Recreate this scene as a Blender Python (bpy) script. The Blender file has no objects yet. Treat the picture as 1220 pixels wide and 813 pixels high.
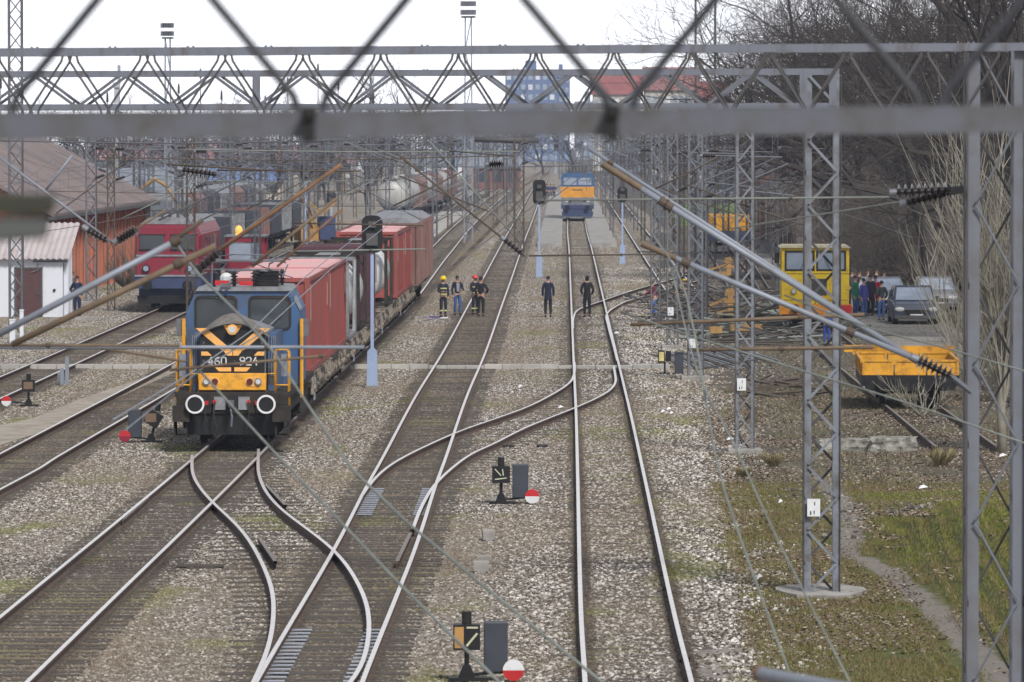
import bpy, math, random
import numpy as np
from mathutils import Vector, Matrix, noise as mnoise
random.seed(7)
R = math.radians
C = bpy.context.scene.collection
scene = bpy.context.scene
# ------------------------------------------------------------------ camera
CAMH = 7.75; FPX = 200/36*1220; HOR = 157.0; PCX, PCY = 610.0, 406.5
PITCH = math.atan((PCY-HOR)/FPX)
cam = bpy.data.cameras.new('camera'); camo = bpy.data.objects.new('camera', cam); C.objects.link(camo)
camo.location = (0, 0, CAMH); camo.rotation_euler = (R(90)-PITCH, 0, 0)
cam.lens = 200; cam.sensor_width = 36; cam.clip_start = .5; cam.clip_end = 9000
cam.dof.use_dof = True; cam.dof.focus_distance = 140; cam.dof.aperture_fstop = 7.5
scene.camera = camo
# ------------------------------------------------------------------ world, sun, exposure
SUN_EL, SUN_ROT = 44, 158          # bright veiled sun high on the right behind the viewer
world = bpy.data.worlds.new('World'); scene.world = world; world.use_nodes = True
nt = world.node_tree; nt.nodes.clear()
sky = nt.nodes.new('ShaderNodeTexSky'); sky.sky_type = 'NISHITA'; sky.sun_disc = False
sky.sun_elevation = R(SUN_EL); sky.sun_rotation = R(SUN_ROT); sky.dust_density = 1; sky.air_density = 1.2; sky.ozone_density = 1.5
hs = nt.nodes.new('ShaderNodeHueSaturation'); hs.inputs['Saturation'].default_value = .35; hs.inputs['Value'].default_value = 1.0
bg = nt.nodes.new('ShaderNodeBackground'); bg.inputs['Strength'].default_value = .15
wo = nt.nodes.new('ShaderNodeOutputWorld')
# thin bright overcast: the clear sky seen through a white cloud sheet, brightest low over the horizon
cl = nt.nodes.new('ShaderNodeMix'); cl.data_type = 'RGBA'; cl.inputs[0].default_value = .8
tcw = nt.nodes.new('ShaderNodeTexCoord'); spw = nt.nodes.new('ShaderNodeSeparateXYZ'); nt.links.new(tcw.outputs['Generated'], spw.inputs[0])
crw = nt.nodes.new('ShaderNodeValToRGB'); crw.color_ramp.elements[0].position = .0; crw.color_ramp.elements[1].position = .55
crw.color_ramp.elements[0].color = (15, 15, 15.6, 1); crw.color_ramp.elements[1].color = (2.0, 2.15, 2.5, 1); e_ = crw.color_ramp.elements.new(.09); e_.color = (6.2, 6.3, 6.6, 1)
nt.links.new(spw.outputs[2], crw.inputs[0]); nt.links.new(crw.outputs[0], cl.inputs[7])
nt.links.new(sky.outputs[0], hs.inputs['Color']); nt.links.new(hs.outputs[0], cl.inputs[6]); nt.links.new(cl.outputs[2], bg.inputs['Color']); nt.links.new(bg.outputs[0], wo.inputs['Surface'])
sl = bpy.data.lights.new('sun', 'SUN'); sl.energy = 3.7; sl.angle = R(11); sl.color = (1, .965, .92)
so = bpy.data.objects.new('sun', sl); C.objects.link(so)
_az = R(SUN_ROT)
so.rotation_euler = Vector((math.sin(_az)*math.cos(R(SUN_EL)), math.cos(_az)*math.cos(R(SUN_EL)), math.sin(R(SUN_EL)))).to_track_quat('Z', 'Y').to_euler()
scene.view_settings.view_transform = 'Standard'; scene.view_settings.look = 'None'
scene.view_settings.exposure = .02; scene.view_settings.gamma = 1
scene.render.engine = 'CYCLES'
scene.cycles.max_bounces = 5; scene.cycles.transparent_max_bounces = 8; scene.cycles.volume_bounces = 0
scene.cycles.use_denoising = True

# ------------------------------------------------------------------ photo geometry helpers
_c, _s = math.cos(PITCH), math.sin(PITCH)
def ray(px, py):
    u = (px-PCX)/FPX; v = (PCY-py)/FPX
    return Vector((u, _c+v*_s, -_s+v*_c))
def G(px, py, h=0.0):
    """the point at height h seen at that place of the photograph"""
    d = ray(px, py); t = (h-CAMH)/d.z
    return Vector((d.x*t, d.y*t, h))
def D(px, py, Y):
    """the point at distance Y"""
    d = ray(px, py); t = Y/d.y
    return Vector((d.x*t, Y, CAMH+d.z*t))
def sc_at(Y): return FPX/Y

# ------------------------------------------------------------------ object helpers
def tag(o, label=None, cat=None, group=None, kind=None):
    if label: o['label'] = label
    if cat: o['category'] = cat
    if group: o['group'] = group
    if kind: o['kind'] = kind
    return o
def thing(name, label, cat, loc=(0,0,0), rz=0, group=None):
    o = bpy.data.objects.new(name, None); C.objects.link(o); o.empty_display_size = .2
    o.location = loc; o.rotation_euler = (0, 0, rz)
    return tag(o, label, cat, group)
def copy_tree(o, parent=None):
    c = o.copy(); C.objects.link(c); c.parent = parent
    for ch in list(o.children): copy_tree(ch, c)
    return c
def frame_of(d, up=Vector((0,0,1))):
    d = d.normalized()
    if abs(d.dot(up)) > .99: up = Vector((0,1,0))
    a = d.cross(up).normalized(); b = a.cross(d).normalized()
    return a, b
class MB:
    def __init__(s): s.v = []; s.f = []; s.mi = []; s.m = 0
    def add(s, vs, fs):
        n = len(s.v); s.v += [tuple(p) for p in vs]
        for f in fs: s.f.append(tuple(i+n for i in f)); s.mi.append(s.m)
        return s
    def box(s, x0, x1, y0, y1, z0, z1):
        vs = [(x,y,z) for x in (x0,x1) for y in (y0,y1) for z in (z0,z1)]
        return s.add(vs, [(0,1,3,2),(4,6,7,5),(0,4,5,1),(2,3,7,6),(0,2,6,4),(1,5,7,3)])
    def bar(s, p, q, w, h=None, up=Vector((0,0,1))):
        h = h or w; p = Vector(p); q = Vector(q); a, b = frame_of(q-p, up)
        vs = []
        for c in (p, q):
            for i, j in ((-1,-1),(1,-1),(1,1),(-1,1)): vs.append(c+a*i*w/2+b*j*h/2)
        return s.add(vs, [(0,1,2,3),(7,6,5,4),(0,4,5,1),(1,5,6,2),(2,6,7,3),(3,7,4,0)])
    def tube(s, pts, r, n=6, cap=True):
        pts = [Vector(p) for p in pts]; rs = r if isinstance(r, (list,tuple)) else [r]*len(pts)
        base = len(s.v); vs = []
        for i, p in enumerate(pts):
            d = (pts[min(i+1,len(pts)-1)]-pts[max(i-1,0)])
            if d.length < 1e-9: d = Vector((0,0,1))
            a, b = frame_of(d)
            for k in range(n):
                t = 2*math.pi*k/n; vs.append(p+(a*math.cos(t)+b*math.sin(t))*rs[i])
        fs = []
        for i in range(len(pts)-1):
            for k in range(n):
                k2 = (k+1) % n
                fs.append((i*n+k, i*n+k2, (i+1)*n+k2, (i+1)*n+k))
        if cap and n > 2:
            fs.append(tuple(range(n-1,-1,-1))); fs.append(tuple((len(pts)-1)*n+k for k in range(n)))
        return s.add(vs, fs)
    def cyl(s, p, q, r, r2=None, n=16): return s.tube([p, q], [r, r if r2 is None else r2], n)
    def ball(s, c, rx, ry=None, rz=None, n=10, m=7, zmin=-1, zmax=1):
        ry = ry or rx; rz = rz or rx; vs = []; fs = []
        for i in range(m+1):
            zz = zmin+(zmax-zmin)*i/m; ph = math.asin(max(-1,min(1,math.sin(math.pi/2*zz))))
            for k in range(n):
                t = 2*math.pi*k/n
                vs.append((c[0]+rx*math.cos(ph)*math.cos(t), c[1]+ry*math.cos(ph)*math.sin(t), c[2]+rz*math.sin(ph)))
        for i in range(m):
            for k in range(n):
                k2 = (k+1)%n; fs.append((i*n+k, i*n+k2, (i+1)*n+k2, (i+1)*n+k))
        fs.append(tuple(range(n-1,-1,-1))); fs.append(tuple(m*n+k for k in range(n)))
        return s.add(vs, fs)
    def prism(s, poly, y0, y1, ax='y'):
        """poly of (x,z) extruded along y (or (y,z) along x, or (x,y) along z)"""
        n = len(poly)
        def P(a, b, t): return {'y': (a,t,b), 'x': (t,a,b), 'z': (a,b,t)}[ax]
        vs = [P(a,b,y0) for a,b in poly]+[P(a,b,y1) for a,b in poly]
        fs = [tuple(range(n)), tuple(range(2*n-1,n-1,-1))]+[(i,i+n,(i+1)%n+n,(i+1)%n) for i in range(n)]
        return s.add(vs, fs)
    def build(s, name, mat, parent=None, smooth=False, fix=True):
        me = bpy.data.meshes.new(name); me.from_pydata(s.v, [], s.f)
        for m in (mat if isinstance(mat, (list,tuple)) else [mat]): me.materials.append(m)
        me.polygons.foreach_set('material_index', s.mi)
        if smooth: me.polygons.foreach_set('use_smooth', [True]*len(s.f))
        me.update()
        if fix and len(s.f) < 60000:
            import bmesh
            bm = bmesh.new(); bm.from_mesh(me); bmesh.ops.recalc_face_normals(bm, faces=bm.faces); bm.to_mesh(me); bm.free()
        o = bpy.data.objects.new(name, me); C.objects.link(o)
        if parent: o.parent = parent
        return o
def bevel(o, w=.01, seg=2):
    m = o.modifiers.new('bevel', 'BEVEL'); m.width = w; m.segments = seg; m.limit_method = 'ANGLE'; return o

# ------------------------------------------------------------------ materials
def mat(name, col, rough=.7, metal=0, var=.25, scale=3, bump=0, bscale=40, col2=None, thr=None, spec=.5, coord='Object', streak=None):
    """procedural paint / metal / stone: base colour broken up by noise towards col2 (rust, dirt)"""
    m = bpy.data.materials.new(name); m.use_nodes = True; t = m.node_tree; b = t.nodes['Principled BSDF']
    tc = t.nodes.new('ShaderNodeTexCoord'); src = tc.outputs[coord]
    if streak:
        mp = t.nodes.new('ShaderNodeMapping'); mp.inputs['Scale'].default_value = streak
        t.links.new(src, mp.inputs[0]); src = mp.outputs[0]
    n = t.nodes.new('ShaderNodeTexNoise'); n.inputs['Scale'].default_value = scale; n.inputs['Detail'].default_value = 6; n.inputs['Roughness'].default_value = .65
    t.links.new(src, n.inputs['Vector'])
    cr = t.nodes.new('ShaderNodeValToRGB'); lo, hi = thr or (.35, .7)
    c2 = col2 or tuple(c*(1-var) for c in col)
    cr.color_ramp.elements[0].position = lo; cr.color_ramp.elements[1].position = hi
    cr.color_ramp.elements[0].color = (*[min(1, c*(1+var*.4)) for c in col], 1); cr.color_ramp.elements[1].color = (*c2, 1)
    t.links.new(n.outputs[0], cr.inputs[0]); t.links.new(cr.outputs[0], b.inputs['Base Color'])
    b.inputs['Roughness'].default_value = rough; b.inputs['Metallic'].default_value = metal
    b.inputs['Specular IOR Level'].default_value = spec
    if bump:
        n2 = t.nodes.new('ShaderNodeTexNoise'); n2.inputs['Scale'].default_value = bscale; n2.inputs['Detail'].default_value = 4
        t.links.new(src, n2.inputs['Vector'])
        bp = t.nodes.new('ShaderNodeBump'); bp.inputs['Strength'].default_value = min(1, bump); bp.inputs['Distance'].default_value = .03
        t.links.new(n2.outputs[0], bp.inputs['Height']); t.links.new(bp.outputs[0], b.inputs['Normal'])
    return m
RUST = (.16, .075, .035)
M = {}
M['steel'] = mat('painted steel', (.125,.135,.16), .55, 0, .3, 2.5, col2=(.10,.09,.085), thr=(.45,.85), coord='Object')
M['steel_light'] = mat('pale steel', (.175,.19,.22), .5, 0, .2, 3, col2=(.085,.075,.07), thr=(.42,.72))
M['steel_dark'] = mat('dark steel', (.06,.062,.07), .6, 0, .4, 4, col2=(.07,.06,.052))
M['steel_mid'] = mat('weathered steel', (.11,.12,.145), .6, 0, .35, 3, col2=(.085,.065,.05), thr=(.45,.8))
M['near'] = mat('grey gantry paint', (.085,.09,.108), .55, 0, .45, 9, col2=(.07,.065,.06), thr=(.42,.7))
M['near_bar'] = mat('dark round bar', (.035,.036,.044), .5, 0, .3, 4)
M['gant'] = mat('gantry paint', (.12,.13,.16), .55, 0, .4, 3.5, col2=(.075,.06,.05), thr=(.5,.72), streak=(1,1,.3))
M['rustysteel'] = mat('rusted lattice', (.085,.065,.05), .8, 0, .4, 3, col2=(.06,.042,.03))
M['rust'] = mat('rust', (.20,.105,.055), .85, 0, .4, 5, col2=(.10,.055,.035), bump=.3)
M['tube_pale'] = mat('galvanised tube', (.20,.22,.26), .5, .1, .25, 2, col2=(.10,.09,.085), thr=(.5,.85))
M['tube_rust'] = mat('rusted tube', (.155,.11,.07), .75, 0, .35, 3, col2=(.085,.06,.04))
M['wire'] = mat('verdigris wire', (.19,.21,.19), .6, 0, .3, 2)
M['wire_dark'] = mat('dark wire', (.09,.095,.11), .6, 0, .3, 2)
M['ins'] = mat('brown glazed porcelain', (.035,.028,.03), .25, 0, .3, 6)
M['black'] = mat('black paint', (.008,.009,.011), .5, 0, .3, 4, col2=(.022,.02,.018), spec=.3)
M['rubber'] = mat('black rubber', (.02,.02,.02), .8)
M['navy'] = mat('sooty navy', (.035,.042,.07), .7, 0, .3, 1.2, col2=(.05,.045,.04))
M['ochre'] = mat('dusty machine ochre', (.36,.20,.06), .6, 0, .35, 2, col2=(.17,.11,.05), thr=(.4,.7))
M['white'] = mat('white paint', (.62,.63,.65), .5, 0, .15, 4, col2=(.42,.41,.39), thr=(.5,.9))
M['red'] = mat('red enamel', (.50,.02,.025), .4, 0, .25, 4)
M['blue'] = mat('loco blue', (.035,.09,.205), .55, 0, .3, 2.6, col2=(.07,.07,.075), thr=(.42,.72), streak=(1,1,.35))
M['yellow'] = mat('warning yellow', (.66,.31,.02), .55, 0, .25, 4, col2=(.24,.12,.03), thr=(.48,.75))
M['orange_pale'] = mat('faded orange chevron', (.72,.37,.10), .55, 0, .25, 3, col2=(.38,.22,.09), thr=(.5,.8))
M['grey'] = mat('dull grey paint', (.22,.23,.25), .6, 0, .35, 3, col2=(.11,.10,.095), thr=(.4,.75))
M['dirty'] = mat('brake dust grime', (.02,.019,.02), .85, 0, .4, 4, col2=(.055,.045,.035), bump=.3, spec=.2)
M['lamp'] = mat('headlight lens', (.55,.56,.55), .15, 0, .1)
M['tail'] = mat('tail lamp', (.10,.02,.015), .2, 0, .1)
def glass(name, col=(.03,.035,.04), rough=.08):
    m = bpy.data.materials.new(name); m.use_nodes = True; b = m.node_tree.nodes['Principled BSDF']
    t = m.node_tree; n = t.nodes.new('ShaderNodeTexNoise'); n.inputs['Scale'].default_value = 1.5
    cr = t.nodes.new('ShaderNodeValToRGB'); cr.color_ramp.elements[0].color = (*col,1); cr.color_ramp.elements[1].color = (*[c*2.2 for c in col],1)
    t.links.new(n.outputs[0], cr.inputs[0]); t.links.new(cr.outputs[0], b.inputs['Base Color'])
    b.inputs['Roughness'].default_value = rough; b.inputs['Specular IOR Level'].default_value = .8
    return m
M['glass'] = glass('dark window glass')
M['glass_pale'] = glass('reflecting window glass', (.16,.19,.24), .1)
M['cont_red'] = mat('container red', (.29,.055,.048), .6, 0, .3, .9, col2=(.15,.055,.045), thr=(.35,.7), streak=(1,1,.25))
M['cont_roof'] = mat('bleached container roof', (.60,.30,.31), .5, 0, .25, .6, col2=(.50,.38,.37))
M['maroon'] = mat('maroon container', (.085,.025,.04), .6, 0, .3, 1.2, col2=(.05,.02,.028), streak=(1,1,.3))
M['brown_wagon'] = mat('brown wagon', (.15,.07,.06), .75, 0, .4, 1.2, col2=(.26,.20,.18), thr=(.45,.75), streak=(1,1,.3))
M['wagon_frame'] = mat('rusty wagon frame', (.22,.185,.15), .85, 0, .5, 3.5, col2=(.03,.026,.022), thr=(.42,.56))
M['tank_white'] = mat('tank shell', (.58,.58,.58), .4, .1, .25, 1.5, col2=(.34,.33,.32), thr=(.45,.8), streak=(1,1,.3))
M['tank_grey'] = mat('far tank shell', (.36,.355,.34), .5, .1, .25, 1.5, col2=(.2,.19,.18), thr=(.4,.8), streak=(1,1,.3))
M['frame_blue'] = mat('dark blue frame', (.035,.05,.12), .5)
M['loco_red'] = mat('loco red', (.19,.012,.028), .45, 0, .3, 1.4, col2=(.16,.03,.045), thr=(.45,.8), streak=(1,1,.3))
M['concrete'] = mat('concrete', (.33,.315,.295), .9, 0, .3, 1.2, col2=(.20,.19,.175), bump=.3, bscale=25)
M['concrete_pale'] = mat('pale concrete', (.42,.40,.37), .9, 0, .3, .6, col2=(.27,.26,.24), bump=.2, bscale=20)
M['wood'] = mat('old sleeper timber', (.10,.085,.07), .9, 0, .35, 5, col2=(.05,.042,.036), bump=.5, bscale=30, streak=(1,12,1))
M['yellow_car'] = mat('railcar yellow', (.66,.46,.012), .5, 0, .2, 2.5, col2=(.30,.19,.03), thr=(.5,.75))
M['orange'] = mat('wagon orange yellow', (.58,.28,.015), .5, 0, .3, 2.6, col2=(.22,.10,.02), thr=(.46,.7))
M['sig_blue'] = mat('pale blue signal post', (.30,.38,.56), .5, 0, .15, 2)
M['bark'] = mat('grey bark', (.052,.043,.038), .9, 0, .35, 4)
M['bark_pale'] = mat('pale bark', (.27,.25,.20), .9, 0, .35, 4)
M['weed'] = mat('dry weed', (.24,.20,.10), .9)
M['bark_brown'] = mat('brown twig', (.14,.118,.10), .9, 0, .35, 4)
# ================================================================== GROUND
def smooth(a, b, x):
    t = max(0, min(1, (x-a)/(b-a))); return t*t*(3-2*t)
def xb(Y): return 3.5+(Y-80)*.0205                     # edge between ballast and grass on the right
PATH = [G(x,y) for x,y in ((1330,880),(1212,815),(1165,770),(1128,730),(1088,692),(1050,666),(1008,648),(1012,625),(1016,608),(998,585),(975,560),(935,545))]
PATH2 = [G(x,y) for x,y in ((862,570),(872,535),(885,515),(915,497),(930,480),(925,465))]
def dist_path(X, Y, P):
    best = 9
    for a, b in zip(P[:-1], P[1:]):
        ab = Vector((b.x-a.x, b.y-a.y)); ap = Vector((X-a.x, Y-a.y)); t = max(0, min(1, ap.dot(ab)/ab.length_squared))
        d = ap-ab*t; dd = math.hypot(d.x, d.y*.45)
        if dd < best: best = dd
    return best
def path_x(Y):
    for a, b in zip(PATH[:-1], PATH[1:]):
        if a.y <= Y <= b.y: return a.x+(b.x-a.x)*(Y-a.y)/(b.y-a.y)
    return PATH[0].x if Y < PATH[0].y else PATH[-1].x
def ground_h(X, Y):
    h = 0
    if X > 5 and Y < 128:
        h += 1.0*smooth(0, 1.9, X-path_x(Y)-.35)*(1-smooth(104, 121, Y))
    if X > 16 and Y > 120:
        h += (5.0*smooth(23, 45, X)*smooth(150, 200, Y))
        h += .35*smooth(14, 18, X)*smooth(165, 185, Y)*0
    if X > 2: h += .05*mnoise.noise(Vector((X*.5, Y*.2, 0)))
    return h
def axis(parts):
    out = []
    for a, b, st in parts:
        n = max(1, round((b-a)/st)); out += [a+(b-a)*i/n for i in range(n)]
    out.append(parts[-1][1]); return out
XS = axis([(-1400,-400,200),(-400,-40,60),(-40,-16,4),(-16,3,1.0),(3,16,.28),(16,48,1),(48,120,8),(120,800,100),(800,1400,200)])
YS = axis([(-200,70,30),(70,134,.7),(134,260,2),(260,500,5),(500,1000,25),(1000,2600,100)])
gv = []; gcol = []
for Y in YS:
    for X in XS:
        if 70 < Y < 520 and X > 2: gv.append((X, Y, -.17+ground_h(X, Y)))
        else: gv.append((X, Y, -.17))
        ga = 0; pa = 0; du = 0
        if X > 2 and 70 < Y < 260:
            ed = smooth(-.5, .8, X-xb(Y))
            near = 1-smooth(118, 135, Y)
            ga = ed*(.35+.5*near)
            if Y < 124: ga = max(ga, .95*smooth(.2, 1.2, X-path_x(Y)))
            pa = 1-smooth(.16, .42, dist_path(X, Y, PATH))
            pa = max(pa, .7*(1-smooth(.15, .5, dist_path(X, Y, PATH2))))
            du = ed
        elif X > xb(Y) and Y >= 260: du = 1; ga = .15
        if X > 13 and Y > 150: du = 1
        gcol += [ga, pa, du, 1]
nx = len(XS)
gf = [(j*nx+i, j*nx+i+1, (j+1)*nx+i+1, (j+1)*nx+i) for j in range(len(YS)-1) for i in range(nx-1)]
me = bpy.data.meshes.new('ground'); me.from_pydata(gv, [], gf); me.polygons.foreach_set('use_smooth', [True]*len(gf))
ca = me.color_attributes.new('mask', 'FLOAT_COLOR', 'POINT'); ca.data.foreach_set('color', gcol)
ground = bpy.data.objects.new('ground', me); C.objects.link(ground); ground['kind'] = 'structure'
def N(t, typ, **kw):
    n = t.nodes.new(typ)
    for k, v in kw.items():
        if k in n.inputs: n.inputs[k].default_value = v
        else: setattr(n, k, v)
    return n
def ramp(t, fac, stops):
    cr = t.nodes.new('ShaderNodeValToRGB'); els = cr.color_ramp.elements
    while len(els) < len(stops): els.new(.5)
    for e, (p, c) in zip(els, stops): e.position = p; e.color = (*c, 1)
    t.links.new(fac, cr.inputs[0]); return cr.outputs[0]
def mix(t, fac, a, b, bt='MIX'):
    m = t.nodes.new('ShaderNodeMix'); m.data_type = 'RGBA'; m.blend_type = bt
    for s_, v in ((0, fac), (6, a), (7, b)):
        if isinstance(v, (int, float)): m.inputs[s_].default_value = v
        elif isinstance(v, tuple): m.inputs[s_].default_value = (*v, 1)
        else: t.links.new(v, m.inputs[s_])
    return m.outputs[2]
def math_(t, op, a, b=None, clamp=False):
    m = t.nodes.new('ShaderNodeMath'); m.operation = op; m.use_clamp = clamp
    for s_, v in ((0, a), (1, b)):
        if v is None: continue
        if isinstance(v, (int, float)): m.inputs[s_].default_value = v
        else: t.links.new(v, m.inputs[s_])
    return m.outputs[0]
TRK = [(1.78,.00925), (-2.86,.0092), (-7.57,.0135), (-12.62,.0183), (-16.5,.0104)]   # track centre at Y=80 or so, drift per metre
def ballast_tint(t, col):
    """oil and rust stained ballast between the rails, a darker brown strip along each rail, mossy patches beside them (position noise)"""
    g = N(t, 'ShaderNodeNewGeometry'); sp = N(t, 'ShaderNodeSeparateXYZ'); t.links.new(g.outputs['Position'], sp.inputs[0])
    n1 = N(t, 'ShaderNodeTexNoise', Scale=.5, Detail=5); t.links.new(g.outputs['Position'], n1.inputs['Vector'])
    out = col; fac = None
    y80 = math_(t, 'SUBTRACT', sp.outputs[1], 80)
    for a, b in TRK[:5]:
        c = math_(t, 'ADD', math_(t, 'MULTIPLY', y80, b), a)
        d = math_(t, 'ABSOLUTE', math_(t, 'SUBTRACT', sp.outputs[0], c))
        f = math_(t, 'MULTIPLY', math_(t, 'SUBTRACT', 1.45, d), 1.6, True)
        fac = f if fac is None else math_(t, 'MAXIMUM', fac, f)
    # T1 is cleaner than the others: scale by side
    side = math_(t, 'MULTIPLY', math_(t, 'SUBTRACT', sp.outputs[0], -.5), -1.2, True)
    amt = math_(t, 'MULTIPLY', fac, math_(t, 'ADD', math_(t, 'MULTIPLY', side, .62), .28))
    nb = math_(t, 'ADD', n1.outputs[0], .25, True)
    out = mix(t, math_(t, 'MULTIPLY', amt, nb), out, (.13,.105,.082), 'MIX')
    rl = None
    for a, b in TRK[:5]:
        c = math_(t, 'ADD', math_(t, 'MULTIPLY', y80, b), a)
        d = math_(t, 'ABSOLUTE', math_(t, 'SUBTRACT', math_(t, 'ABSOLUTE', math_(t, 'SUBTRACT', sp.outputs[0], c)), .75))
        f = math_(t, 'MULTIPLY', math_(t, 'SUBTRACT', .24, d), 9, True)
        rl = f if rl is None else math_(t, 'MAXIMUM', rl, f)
    out = mix(t, math_(t, 'MULTIPLY', rl, .85), out, (.055,.04,.03))  # darker brown strip on both sides of every rail
    # moss
    n2 = N(t, 'ShaderNodeTexNoise', Scale=.33, Detail=6, Roughness=.7); mp = N(t, 'ShaderNodeMapping'); mp.inputs['Scale'].default_value = (1,.35,1); mp.inputs['Location'].default_value = (4,7,0)
    t.links.new(g.outputs['Position'], mp.inputs[0]); t.links.new(mp.outputs[0], n2.inputs['Vector'])
    mo = math_(t, 'MULTIPLY', math_(t, 'SUBTRACT', n2.outputs[0], .535), 8, True)
    out = mix(t, math_(t, 'MULTIPLY', mo, .75), out, (.17,.18,.045))
    n3 = N(t, 'ShaderNodeTexNoise', Scale=.18, Detail=3); t.links.new(mp.outputs[0], n3.inputs['Vector'])
    out = mix(t, math_(t, 'MULTIPLY', math_(t, 'SUBTRACT', n3.outputs[0], .40), 4, True), out, mix(t, .6, out, (.21,.165,.115)))
    return out
gm = bpy.data.materials.new('ground'); gm.use_nodes = True; t = gm.node_tree; b = t.nodes['Principled BSDF']
g = N(t, 'ShaderNodeNewGeometry'); at = N(t, 'ShaderNodeVertexColor', layer_name='mask'); ms = N(t, 'ShaderNodeSeparateColor'); t.links.new(at.outputs[0], ms.inputs[0])
vo = N(t, 'ShaderNodeTexVoronoi', Scale=14); t.links.new(g.outputs['Position'], vo.inputs['Vector'])
base = mix(t, .55, ramp(t, vo.outputs['Color'], [(.1,(.12,.10,.09)),(.5,(.27,.24,.215)),(.9,(.46,.43,.40))]), (.27,.245,.22))
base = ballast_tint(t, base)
nn = N(t, 'ShaderNodeTexNoise', Scale=1.1, Detail=8, Roughness=.75); t.links.new(g.outputs['Position'], nn.inputs['Vector'])
nf = N(t, 'ShaderNodeTexNoise', Scale=9, Detail=6, Roughness=.7); t.links.new(g.outputs['Position'], nf.inputs['Vector'])
dust = ramp(t, nf.outputs[0], [(.3,(.065,.055,.042)),(.5,(.115,.10,.08)),(.72,(.20,.18,.15))])
grass = ramp(t, nf.outputs[0], [(.3,(.05,.055,.02)),(.5,(.10,.115,.035)),(.7,(.20,.19,.08))])
pathc = ramp(t, nf.outputs[0], [(.3,(.17,.15,.13)),(.7,(.27,.245,.22))])
def brk(m, k=1.0): return math_(t, 'MULTIPLY', math_(t, 'ADD', math_(t, 'SUBTRACT', m, .5), math_(t, 'MULTIPLY', math_(t, 'SUBTRACT', nn.outputs[0], .5), 2.2)), 3, True) if k else m
def brk2(m):
    a = math_(t, 'ADD', m, math_(t, 'MULTIPLY', math_(t, 'SUBTRACT', nn.outputs[0], .5), 1.6))
    return math_(t, 'MULTIPLY', math_(t, 'SUBTRACT', a, .42), 4, True)
c = mix(t, brk2(ms.outputs[2]), base, dust)
c = mix(t, math_(t, 'MULTIPLY', brk2(ms.outputs[0]), .85), c, grass)
c = mix(t, brk2(ms.outputs[1]), c, pathc)
spg = N(t, 'ShaderNodeSeparateXYZ'); t.links.new(g.outputs['Position'], spg.inputs[0])
wd = math_(t, 'MULTIPLY', math_(t, 'SUBTRACT', math_(t, 'ADD', spg.outputs[0], math_(t, 'MULTIPLY', nn.outputs[0], 2)), 20), .5, True)
c = mix(t, wd, c, ramp(t, nf.outputs[0], [(.3,(.06,.05,.04)),(.7,(.15,.125,.10))]))
t.links.new(c, b.inputs['Base Color']); b.inputs['Roughness'].default_value = .95; b.inputs['Specular IOR Level'].default_value = .1
bp = N(t, 'ShaderNodeBump', Strength=.9, Distance=.05); t.links.new(nf.outputs[0], bp.inputs['Height']); t.links.new(bp.outputs[0], b.inputs['Normal'])
me.materials.append(gm)

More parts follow.
